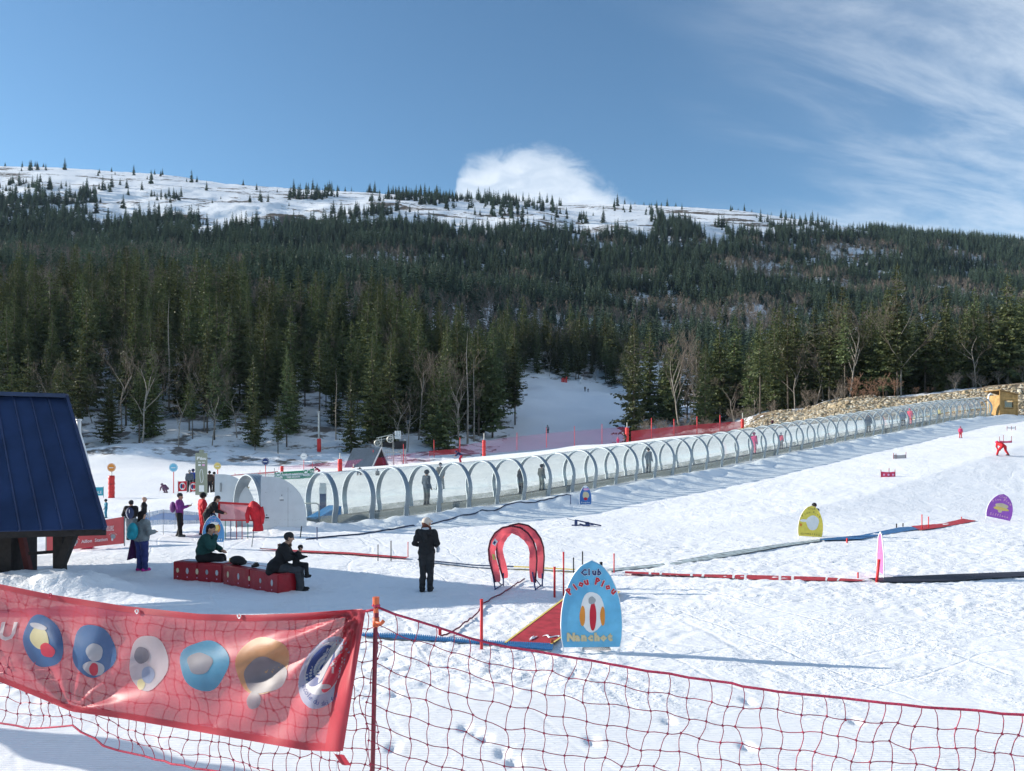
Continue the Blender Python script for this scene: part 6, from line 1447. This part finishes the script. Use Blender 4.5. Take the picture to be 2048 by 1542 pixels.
def figure(pose=None, hat='cap_none', female=False, fingers=False, bulky=1.0, hair_long=False):
    """round cones of a 1.70 m person facing +y; pose moves the joints"""
    J = dict(hipL=v3(-.095, 0, .90), hipR=v3(.095, 0, .90), kneeL=v3(-.11, .03, .49), kneeR=v3(.11, .03, .49), ankL=v3(-.115, -.01, .10), ankR=v3(.115, -.01, .10),
             pel=v3(0, 0, .93), waist=v3(0, .0, 1.08), chest=v3(0, .0, 1.26), neck=v3(0, -.005, 1.42), head=v3(0, .02, 1.575),
             shL=v3(-.185, -.01, 1.375), shR=v3(.185, -.01, 1.375), elL=v3(-.255, -.03, 1.09), elR=v3(.255, -.03, 1.09), haL=v3(-.24, .10, .86), haR=v3(.24, .10, .86), look=v3(0, 1, 0), toeL=v3(-.03, 1, 0), toeR=v3(.03, 1, 0))
    J.update({k: v3(*x) for k, x in (pose or {}).items()})
    b = bulky; P = []
    up = J['chest'] - J['pel']; up = up / np.linalg.norm(up); sd = J['shR'] - J['shL']; sd = sd / np.linalg.norm(sd)
    for s_ in (-1, 1): P.append((J['pel'] + sd * .075 * s_, J['waist'] + sd * .06 * s_, .115, .105 * b, 'legs' if s_ == 0 else 'jacket', .06)); P.append((J['waist'] + sd * .06 * s_, J['chest'] + sd * .085 * s_, .108 * b, .115 * b, 'jacket', .06))
    P.append((J['chest'] + sd * -.10, J['chest'] + sd * .10, .115 * b, .115 * b, 'jacket', .06)); P.append((J['shL'], J['shR'], .075 * b, .075 * b, 'jacket', .06)); P.append((J['chest'], J['neck'] - up * .03, .10, .065, 'jacket', .05))
    for s_ in ('L', 'R'):
        lb = 1 + .45 * (b - 1); P.append((J['hip' + s_], J['knee' + s_], .108 * lb, .080 * lb, 'legs', .05)); P.append((J['knee' + s_], J['ank' + s_], .080 * lb, .066 * lb, 'legs', .03))
        t = J['toe' + s_]; t = t / np.linalg.norm(t); f0 = J['ank' + s_] + v3(0, 0, -.045)
        P.append((f0 - t * .05, f0 + t * .15, .055, .043, 'boots', .02)); P.append((f0, J['ank' + s_] + (J['knee' + s_] - J['ank' + s_]) * .22, .062, .070, 'boots', .02))
        P.append((J['sh' + s_], J['el' + s_], .076 * b, .060 * b, 'jacket', .035)); P.append((J['el' + s_], J['ha' + s_], .060 * b, .045 * b, 'jacket', .02))
        fa = J['ha' + s_] - J['el' + s_]; fa = fa / np.linalg.norm(fa); h0 = J['ha' + s_] + fa * .03; h1 = h0 + fa * .075
        P.append((h0, h1, .036, .038, 'hands', .015))
        sde = np.cross(fa, v3(0, 0, 1)); sde = sde / (np.linalg.norm(sde) + 1e-6); curl = v3(0, .35, -.25)
        for q, l in ((-.027, .055), (-.009, .07), (.009, .066), (.027, .048)):
            k0 = h1 + sde * q; k1 = k0 + fa * l * .55; d2 = fa + curl; d2 = d2 / np.linalg.norm(d2); P.append((k0, k1, .0125, .0115, 'hands', .006)); P.append((k1, k1 + d2 * l * .5, .0115, .010, 'hands', .006))
        P.append((h0 + sde * .03, h0 + sde * .06 + fa * .05 + v3(0, .02, 0), .015, .012, 'hands', .01))
    hd = J['head']; lk = J['look'] / np.linalg.norm(J['look']); hu = hd - J['neck']; hu = hu / np.linalg.norm(hu); rt_ = np.cross(lk, hu); rt_ = rt_ / np.linalg.norm(rt_)
    P.append((J['neck'] - hu * .02, hd - hu * .05, .055, .055, 'skin', .03)); P.append((hd - lk * .025 + hu * .035, hd + lk * .012 + hu * .03, .088, .084, 'skin', .02)); P.append((hd + hu * .01 + lk * .02, hd - hu * .075 + lk * .045, .074, .050, 'skin', .03))
    P.append((hd + lk * .092 + hu * .02, hd + lk * .118 - hu * .018, .012, .017, 'skin', .012))
    for s_ in (-1, 1): P.append((hd + rt_ * .086 * s_ + hu * .015, hd + rt_ * .089 * s_ - hu * .02, .016, .013, 'skin', .008)); P.append((hd + rt_ * .033 * s_ + lk * .088 + hu * .022, hd + rt_ * .036 * s_ + lk * .089 + hu * .022, .012, .012, 'eyes', .004))
    P.append((hd + rt_ * -.02 + lk * .092 - hu * .055, hd + rt_ * .02 + lk * .092 - hu * .055, .011, .011, 'lips', .006))
    if hat in ('hair', 'beanie', 'helmet', 'cap'):
        up_ = .052 if hat == 'helmet' else .045; r_ = {'hair': .094, 'beanie': .098, 'helmet': .118, 'cap': .100}[hat]
        P.append((hd - lk * .03 + hu * up_, hd + lk * .0 + hu * (up_ + .012), r_, r_ * .95, 'hat', .006))
        if hat == 'hair': P.append((hd - lk * .05 + hu * .03, hd - lk * .055 - hu * .04, .075, .06, 'hat', .02))
        if hat == 'cap': P.append((hd + lk * .08 + hu * .055, hd + lk * .165 + hu * .045, .030, .022, 'hat', .01)); P.append((hd + lk * .08 + hu * .055 + rt_ * .04, hd + lk * .145 + hu * .045 + rt_ * .04, .028, .02, 'hat', .01)); P.append((hd + lk * .08 + hu * .055 - rt_ * .04, hd + lk * .145 + hu * .045 - rt_ * .04, .028, .02, 'hat', .01))
        if hat == 'helmet': P.append((hd + lk * .095 + hu * .03 - rt_ * .05, hd + lk * .095 + hu * .03 + rt_ * .05, .035, .035, 'eyes', .01))
    if hair_long: P.append((hd - lk * .05 - hu * .0, hd - lk * .06 - hu * .15, .078, .05, 'hair', .02))
    return P, J
def person(label, px, foot, h_px, pal, pose=None, rz=0., Y=None, tall=None, hat='beanie', res=.024, extra=(), bulky=1.05, hair_long=False, loc=None, fold=.006, group=None, name='person', ref=1.70):
    g_ = Vector(loc) if loc is not None else (hit(px, foot) if Y is None else Pt(px, foot, Y))
    H = tall or h_px / F * g_.y; sc = H / ref
    full = dict(jacket=(.02, .02, .022), legs=(.018, .018, .022), skin=SKIN, boots=(.015, .015, .018), hands=SKIN, hat=(.02, .02, .02), hair=(.05, .025, .015), eyes=(.02, .015, .012), lips=(.35, .13, .11)); full.update(pal)
    o = thing(name, label, 'person', tuple(g_ - Vector((0, 0, .02))), rz, group, sc)
    P, J = figure(pose, hat, bulky=bulky, hair_long=hair_long)
    body('body', o, P + list(extra), full, h=res, fold=fold, seed=px % 7)
    return o, J
def ski_pair(o, J, col=(.05, .06, .1), wedge=.0, L=1.3):
    m = mat('ski top %s' % str(col), col, rough=.4)
    for s_, sg in (('L', -1), ('R', 1)):
        a = J['ank' + s_]; t = J['toe' + s_] / np.linalg.norm(J['toe' + s_]); c = Vector((a[0], a[1], a[2] - .10)); t = Vector((t[0], t[1], 0)).normalized()
        n_ = 6; pts = [c + t * (L * (k / n_ - .42)) + Vector((0, 0, .09 if k == n_ else .012)) for k in range(n_ + 1)]; side = Vector((-t.y, t.x, 0)) * .045
        V_ = []; 
        for p in pts: V_ += [p - side, p + side, p + side - Vector((0, 0, .014)), p - side - Vector((0, 0, .014))]
        Fc = [(0, 1, 2, 3), (4 * n_ + 3, 4 * n_ + 2, 4 * n_ + 1, 4 * n_)] + [(4 * k + j, 4 * k + 4 + j, 4 * k + 4 + (j + 1) % 4, 4 * k + (j + 1) % 4) for k in range(n_) for j in range(4)]
        MB().add(V_, Fc).build('ski', m, o)
BLK = (.012, .012, .014); DGR = (.035, .035, .04); REDJ = (.50, .015, .025); PNK = (.55, .05, .14); NVY = (.02, .03, .09); GRN = (.012, .055, .05); PUR = (.20, .04, .22)
# the woman in black, seen from behind
o, J = person('woman in a black ski suit and beige cap standing with her back to the camera', 853, 1182, 147, dict(jacket=(.020, .020, .022), legs=(.028, .028, .030), hat=(.55, .48, .42), hair=(.10, .03, .02), hands=(.30, .18, .13)), rz=R(-10), hat='cap', hair_long=True, res=.0145, fold=.009, bulky=.98,
    pose=dict(elL=(-.275, -.05, 1.12), elR=(.275, -.05, 1.12), haL=(-.18, .16, 1.05), haR=(.19, .16, 1.05), kneeL=(-.085, .02, .50), kneeR=(.085, .03, .50), ankL=(-.10, -.02, .10), ankR=(.085, 0, .10), look=(.55, 1, -.05)),
    extra=[(v3(-.09, -.10, 1.38), v3(.09, -.10, 1.38), .075, .075, 'jacket', .03), (v3(-.02, -.135, 1.36), v3(.0, -.15, 1.22), .075, .05, 'jacket', .03), (v3(-.06, -.04, 1.47), v3(.06, -.04, 1.47), .062, .062, 'scarf', .01), (v3(-.06, .05, 1.46), v3(.06, .05, 1.46), .055, .055, 'scarf', .01), (v3(.20, .16, 1.05), v3(.215, .15, .92), .035, .05, 'scarf', .005), (v3(-.13, 0, .98), v3(.13, 0, .98), .125, .125, 'legs', .05)] if False else
          [(v3(-.09, -.10, 1.38), v3(.09, -.10, 1.38), .07, .07, 'jacket', .03), (v3(-.02, -.125, 1.36), v3(.0, -.13, 1.22), .07, .05, 'jacket', .03), (v3(-.06, -.03, 1.47), v3(.06, -.03, 1.47), .060, .060, 'hair', .01)])
MB().tube([(.075 * math.cos(t) * 1.05, .01 + .085 * math.sin(t) - .01, 1.475 + .015 * math.sin(t)) for t in np.linspace(0, 6.2832, 17)], .042, 8, cap=False).tube([(.21, .17, 1.08), (.235, .16, .98), (.225, .15, .90)], [.03, .045, .035], 7).build('scarf', mat('grey scarf', (.50, .53, .58), rough=.9, bump=.01, bscale=30), o, smooth=True)
# left group
o, J = person('woman in a grey fleece with a turquoise rucksack and pink boots', 283, 1142, 121, dict(jacket=(.20, .23, .24), legs=(.035, .045, .16), boots=(.42, .03, .22), hat=(.015, .01, .01), hair=(.015, .01, .01)), rz=R(-25), hat='hair', hair_long=True, res=.0165, bulky=1.34, fold=.008,
    pose=dict(haL=(-.28, .08, .92), elL=(-.31, -.05, 1.12), haR=(.16, .28, 1.10), elR=(.31, 0, 1.12), kneeL=(-.09, .03, .5), kneeR=(.09, .04, .5), ankL=(-.08, 0, .1), ankR=(.10, .03, .1)), extra=[(v3(-.10, -.02, 1.0), v3(.10, -.02, 1.0), .16, .16, 'jacket', .06)])
MB().ball((-.03, -.26, 1.16), (.17, .12, .24), 14, 10).ball((-.03, -.33, 1.06), (.13, .08, .13), 12, 7).build('rucksack', mat('turquoise fabric', (.02, .33, .42), rough=.7, bump=.01, bscale=12), o, smooth=True)
MB().grid(lambda u, v: (-.30 + .10 * math.cos(u * 6.28) * (.6 + .7 * v) - .05 * v, -.02 + .11 * math.sin(u * 6.28) * (.5 + .8 * v), .96 - .62 * v + .04 * math.sin(u * 9)), 16, 10).build('carried_coat', mat('plum coat', (.06, .012, .07), rough=.85, bump=.01, bscale=9), o, smooth=True)
o, J = person('person in a dark jacket with a navy rucksack and grey jeans beside the school banner', 262, 1080, 80, dict(jacket=BLK, legs=(.16, .18, .20), hat=(.03, .03, .032), hands=(.02, .02, .02)), rz=R(8), hat='beanie', res=.019, bulky=1.35, pose=dict(elL=(-.30, -.02, 1.1), haL=(-.27, .08, .95), haR=(.2, .2, 1.1)))
MB().ball((.03, -.25, 1.18), (.17, .12, .25), 14, 9).ball((.03, -.33, 1.08), (.12, .07, .12), 10, 6).build('rucksack', mat('navy fabric', (.025, .04, .10), rough=.7), o, smooth=True); MB().tube([(-.06, -.375, 1.32), (-.07, -.40, 1.2), (-.02, -.41, 1.06), (.04, -.42, .95)], .014, 5).tube([(.05, -.37, 1.35), (.06, -.40, 1.2)], .014, 5).build('strap', P_WHITE, o)
person('bald man in a black jacket standing behind the navy rucksack', 288, 1064, 71, dict(jacket=BLK, legs=BLK, hat=SKIN), rz=R(-70), hat='none', res=.022)
o, J = person('person in a purple jacket and grey beanie looking at a phone', 359, 1073, 87, dict(jacket=PUR, legs=BLK, hat=(.03, .03, .035), boots=(.07, .075, .08)), rz=R(-78), hat='beanie', res=.018, bulky=1.18, pose=dict(elR=(.22, .02, 1.12), elL=(-.22, .05, 1.12), haL=(-.06, .30, 1.20), haR=(.06, .30, 1.20), look=(0, 1, -.35), ankL=(-.08, -.06, .1), ankR=(.08, .05, .1)))
MB().box((0, .42, 1.25), (.075, .012, .14), Matrix.Rotation(R(-40), 3, 'X')).build('phone', BLACK, o); MB().ball((0, -.25, 1.17), (.16, .11, .22), 12, 8).build('rucksack', mat('mauve fabric', (.17, .06, .20), rough=.8), o, smooth=True)
person('ski teacher in a red jacket beside the conveyor mouth', 405, 1070, 84, dict(jacket=REDJ, legs=REDJ, hat=BLK, hands=BLK), rz=R(-50), hat='helmet', res=.021, bulky=1.2)
person('man in a black jacket bending forward beside the oval blue board', 413, 1078, 74, dict(jacket=BLK, legs=(.022, .024, .026), hat=(.03, .02, .018)), rz=R(-75), hat='hair', res=.020, bulky=1.15, tall=1.72, pose=dict(waist=(0, .10, 1.06), chest=(0, .22, 1.21), neck=(0, .30, 1.34), head=(0, .37, 1.47), shL=(-.185, .26, 1.30), shR=(.185, .26, 1.30), elL=(-.24, .38, 1.05), elR=(.24, .38, 1.05), haL=(-.14, .58, .98), haR=(.14, .58, .98)), extra=[(v3(-.12, -.08, 1.0), v3(-.12, .10, 1.16), .10, .09, 'grey', .05)] if False else ())
person('child in dark clothes beside the red screen', 427, 1078, 62, dict(jacket=NVY, legs=BLK, hat=BLK), rz=R(-60), hat='beanie', res=.026)
o, J = person('child in a turquoise ski suit beside the edge of the navy roof', 212, 1036, 38, dict(jacket=(.02, .17, .26), legs=(.02, .17, .26), hat=BLK), rz=R(130), hat='helmet', res=.032, pose=dict(elL=(-.32, .05, 1.15), haL=(-.45, .18, 1.02)))
# seated pair
p, rz_ = on_bench(bench1, 405); SEAT = dict(hipL=(-.10, 0, .56), hipR=(.10, 0, .56), kneeL=(-.13, .42, .52), kneeR=(.13, .42, .52), ankL=(-.13, .45, .10), ankR=(.13, .45, .10), pel=(0, -.02, .58), waist=(0, .02, .74), chest=(0, .08, .92), neck=(0, .14, 1.08), head=(0, .19, 1.23), shL=(-.19, .10, 1.03), shR=(.19, .10, 1.03))
sp = dict(SEAT); sp.update(elL=(-.26, .22, .80), elR=(.25, .26, .80), haL=(-.12, .40, .72), haR=(.07, .30, 1.06), look=(.25, 1, -.05))
o, J = person('man in a dark green jacket seated on the left red bench, hand at his face', 405, 0, 0, dict(jacket=GRN, legs=BLK, hat=(.015, .012, .012)), pose=sp, rz=rz_ + R(-62), loc=(p.x, p.y, p.z - .47), tall=1.80, hat='hair', res=.0155, bulky=1.38, fold=.009, extra=[(v3(-.10, .10, 1.05), v3(.10, .10, 1.05), .085, .085, 'hat', .02)])
MB().ball((-.24, -.08, .72), (.11, .13, .17), 12, 8).build('hip_bag', mat('navy bag', (.012, .02, .05), rough=.8), o, smooth=True)
p, rz_ = on_bench(bench2, 560); sp = dict(SEAT); sp.update(elL=(-.27, .20, .82), elR=(.27, .20, .82), haL=(-.10, .38, .80), haR=(.12, .36, .80), look=(-.1, 1, -.1), kneeR=(.15, .42, .54))
o, J = person('person in a black fur collared coat seated on the right red bench holding a child', 568, 0, 0, dict(jacket=BLK, legs=(.045, .048, .055), hat=(.02, .02, .022)), pose=sp, rz=R(-80), loc=(p.x, p.y, p.z - .47), tall=1.74, hat='beanie', res=.0155, bulky=1.30, fold=.009, extra=[(v3(-.14, -.12, .62), v3(.14, -.12, .62), .15, .15, 'jacket', .08), (v3(-.12, -.20, .50), v3(.12, -.20, .50), .10, .10, 'jacket', .08)])
rg_ = random.Random(3); mb = MB()
for k in range(150):
    t = 6.28 * rg_.random(); c_ = Vector((.15 * math.cos(t), .10 + .11 * math.sin(t), 1.07 + rg_.uniform(-.03, .03))); d_ = Vector((math.cos(t), math.sin(t), rg_.uniform(-.4, .6))); mb.tube([c_, c_ + d_ * .055], [.012, .001], 4, cap=False)
mb.build('fur_collar', mat('brown fur', (.10, .06, .045), rough=1.0, var=.4), o)
M_ = Matrix.Translation(o.location) @ Matrix.Rotation(R(-80), 4, 'Z'); q = M_ @ Vector((.10, .36, .62))
sp2 = dict(SEAT); sp2.update(elL=(-.24, .2, .84), elR=(.24, .2, .84), haL=(-.12, .36, .86), haR=(.12, .36, .86))
person('small child in black held on the lap of the seated person in black', 0, 0, 0, dict(jacket=BLK, legs=BLK, hat=BLK, hands=BLK), pose=sp2, rz=R(-80), loc=(q.x, q.y, q.z - .25), tall=.95, hat='beanie', res=.03, bulky=1.15)
# waiting skiers behind the totem and on the snow beyond
for lab, px, foot, hp, jc, lc, hc, rzz in (('skier in a grey and black jacket left in the queue behind the totem', 379, 984, 44, (.10, .12, .15), BLK, (.3, .3, .3), 20), ('skier in a bright blue jacket in the queue left of the totem', 386, 983, 45, (.02, .06, .32), BLK, NVY, -10),
                                  ('skier in brown clothes just right of the totem', 419, 985, 43, (.05, .035, .03), BLK, BLK, 30), ('skier in a dark jacket right of the totem by the door panel', 428, 984, 40, (.06, .02, .03), BLK, BLK, -30)):
    o, J = person(lab, px, foot, hp, dict(jacket=jc, legs=lc, hat=hc), rz=R(rzz), hat='helmet', res=.034, bulky=1.15, fold=0)
CROUCH = dict(hipL=(-.1, -.1, .42), hipR=(.1, -.1, .42), kneeL=(-.14, .22, .42), kneeR=(.14, .22, .42), ankL=(-.13, 0, .1), ankR=(.13, 0, .1), pel=(0, -.1, .45), waist=(0, .05, .55), chest=(0, .22, .66), neck=(0, .34, .74), head=(0, .46, .80), shL=(-.18, .26, .70), shR=(.18, .26, .70), elL=(-.26, .38, .52), elR=(.26, .38, .52), haL=(-.2, .5, .30), haR=(.2, .5, .30))
person('child in mauve crouching on the snow left of the light blue disc', 332, 986, 0, dict(jacket=(.16, .08, .14), legs=(.14, .08, .13), hat=(.1, .06, .1)), pose=CROUCH, tall=1.5, rz=R(70), hat='helmet', res=.034, bulky=1.2, fold=0)
BEND = dict(hipL=(-.13, -.12, .78), hipR=(.13, -.12, .78), kneeL=(-.17, .08, .45), kneeR=(.17, .08, .45), ankL=(-.19, -.02, .1), ankR=(.19, -.02, .1), pel=(0, -.12, .82), waist=(0, .02, .92), chest=(0, .20, 1.04), neck=(0, .33, 1.13), head=(0, .45, 1.20), shL=(-.18, .24, 1.10), shR=(.18, .24, 1.10), elL=(-.30, .40, .90), elR=(.30, .40, .90), haL=(-.26, .56, .74), haR=(.26, .56, .74), toeL=(.25, 1, 0), toeR=(-.25, 1, 0))
o, J = person('skier in a navy jacket and red trousers bending low above the conveyor roof', 921, 926, 0, dict(jacket=NVY, legs=(.40, .03, .05), hat=NVY), pose=BEND, tall=1.7, rz=R(80), Y=82, hat='helmet', res=.036, fold=0); ski_pair(o, J)
o, J = person('skier in grey standing behind the conveyor seen through its clear wall', 881, 978, 52, dict(jacket=(.04, .04, .035), legs=(.18, .19, .19), hat=DGR), rz=R(170), hat='helmet', res=.03, fold=0, pose=dict(ankL=(-.22, 0, .1), ankR=(.22, 0, .1), kneeL=(-.17, .03, .49), kneeR=(.17, .03, .49))); ski_pair(o, J, (.25, .25, .25))
o, J = person('person in black sitting low on the snow above the conveyor roof', 718, 953, 0, dict(jacket=BLK, legs=BLK, hat=BLK), pose=CROUCH, tall=1.7, Y=74, rz=R(200), hat='beanie', res=.034, fold=0)
person('small dark figure far behind the conveyor roof', 755, 962, 15, dict(jacket=(.10, .09, .08), legs=DGR), Y=70, tall=1.1, hat='helmet', res=.04, fold=0)
o, J = person('adult in black leaning over beside the padded post on the snow crest', 1251, 890, 27, dict(jacket=BLK, legs=BLK, hat=(.2, .2, .22)), Y=98, rz=R(100), hat='helmet', res=.036, fold=0, pose=dict(chest=(0, .12, 1.24), neck=(0, .22, 1.37), head=(0, .31, 1.50), shL=(-.18, .14, 1.33), shR=(.18, .14, 1.33)))
o, J = person('small child in pink beside the adult on the snow crest', 1236, 891, 17, dict(jacket=PNK, legs=PNK, hat=PNK), Y=97, rz=R(180), hat='helmet', res=.045, fold=0)
person('skier in dark red beside the green banner', 597 + 40, 952, 24, dict(jacket=(.30, .02, .05), legs=(.30, .02, .05), hat=BLK), Y=84, rz=R(80), hat='helmet', res=.036, fold=0, pose=BEND)
o, J = person('child with a white helmet at the end of the dark red net', 1545, 853, 15, dict(jacket=(.10, .03, .05), legs=BLK, hat=(.7, .7, .7)), Y=96, hat='helmet', res=.045, fold=0)
SKI = dict(hipL=(-.10, -.08, .84), hipR=(.10, -.08, .84), kneeL=(-.12, .10, .48), kneeR=(.12, .10, .48), pel=(0, -.08, .88), waist=(0, 0, 1.02), chest=(0, .10, 1.18), neck=(0, .16, 1.32), head=(0, .22, 1.46), shL=(-.18, .12, 1.27), shR=(.18, .12, 1.27), elL=(-.32, .12, 1.05), elR=(.32, .12, 1.05), haL=(-.30, .36, .98), haR=(.30, .36, .98))
for lab, px, foot, jc, lc, rzz, tl in (('skier in a pale jacket gliding down the shaded piste', 1096, 866, (.35, .38, .42), BLK, 150, 1.7), ('taller of the two distant skiers at the top of the piste', 1170, 783, BLK, BLK, 170, 1.7), ('shorter of the two distant skiers at the top of the piste', 1176, 784, BLK, NVY, 200, 1.2)):
    o, J = person(lab, px, foot, 0, dict(jacket=jc, legs=lc, hat=BLK), pose=SKI, tall=tl, rz=R(rzz), hat='helmet', res=.05, fold=0); ski_pair(o, J)
WEDGE = dict(hipL=(-.14, -.10, .68), hipR=(.14, -.10, .68), kneeL=(-.30, .06, .42), kneeR=(.30, .06, .42), ankL=(-.46, -.02, .1), ankR=(.46, -.02, .1), pel=(0, -.10, .74), waist=(0, .08, .84), chest=(0, .30, .93), neck=(0, .44, .98), head=(0, .56, 1.03), shL=(-.18, .34, .99), shR=(.18, .34, .99), elL=(-.2, .40, .72), elR=(.2, .40, .72), haL=(-.12, .38, .50), haR=(.12, .38, .50), toeL=(.5, 1, 0), toeR=(-.5, 1, 0))
o, J = person('child in a red ski suit bent double in a snowplough on the right slope', 2005, 911, 0, dict(jacket=REDJ, legs=REDJ, hat=PNK, boots=DGR), pose=WEDGE, tall=1.55, rz=R(5), hat='helmet', res=.032, bulky=1.1, fold=0); ski_pair(o, J, (.10, .12, .2), L=1.2)
o, J = person('small child in pink and red standing below the upper tunnel end', 1921, 876, 23, dict(jacket=PNK, legs=(.55, .06, .08), hat=(.25, .03, .10)), rz=R(160), hat='helmet', res=.045, fold=0); ski_pair(o, J, L=.9)
person('child crouching half hidden behind the yellow board', 1640, 1077, 0, dict(jacket=BLK, legs=BLK, hat=BLK), loc=tuple(hit(1638, 1076) + Vector((0, .45, 0))), tall=1.25, rz=R(185), hat='helmet', res=.03, fold=0)
# riders on the carpet
for lab, px, h_, jc, lc, hc in (('rider in dark blue standing in the third bay of the tunnel', 853, 1.72, (.03, .05, .08), (.03, .04, .05), BLK), ('rider in black leaning behind a hoop in the lower half of the tunnel', 1042, 1.5, BLK, BLK, BLK), ('rider in grey standing beside a hoop in the lower half of the tunnel', 1083, 1.45, (.05, .06, .06), (.10, .12, .12), BLK),
                            ('rider in grey blue standing before the middle of the tunnel', 1297, 1.6, (.12, .16, .2), (.10, .12, .14), BLK), ('rider in pink red reaching out at the middle of the tunnel', 1508, 1.6, (.50, .04, .16), (.45, .06, .14), (.4, .04, .12)), ('child rider in a red top at the middle of the tunnel', 1562, 1.25, (.55, .03, .08), (.1, .1, .12), (.5, .5, .5)),
                            ('rider in black in the upper half of the tunnel', 1737, 1.7, BLK, BLK, BLK), ('rider in dark blue close behind the red rider near the top', 1806, 1.6, (.02, .04, .07), BLK, BLK), ('rider in bright red near the top of the tunnel', 1820, 1.6, (.60, .02, .06), (.5, .02, .05), (.5, .03, .06)), ('child rider in yellow near the top of the tunnel', 1878, 1.1, (.55, .42, .05), DGR, (.5, .4, .1))):
    u = (px - 1024) / F; a, b = -10, 90
    for _ in range(50):
        m_ = (a + b) / 2; X, Yq = from_sq(m_, -1.0)
        if X / Yq < u: a = m_
        else: b = m_
    X, Yq = from_sq(a, -1.0); person(lab, px, 0, 0, dict(jacket=jc, legs=lc, hat=hc), loc=(X, Yq, float(np.interp(a, TS, TZ)) + .22), tall=h_, rz=RZT - math.pi / 2, hat='helmet', res=.034, bulky=1.12, fold=0)
# ------------------------------------------------------------------ air
hzm = bpy.data.materials.new('haze'); hzm.use_nodes = True; nt = hzm.node_tree; nt.nodes.clear()
pv = nd(nt, 'VolumePrincipled', {'Color': (.50, .70, 1.0, 1), 'Density': HAZE, 'Anisotropy': .1}); nt.links.new(pv.outputs[0], nd(nt, 'OutputMaterial').inputs['Volume'])
if HAZE > 0:
    hb = MB().box((0, 770, 222), (4900, 1840, 460)).build('haze', hzm); tag(hb, kind='stuff')
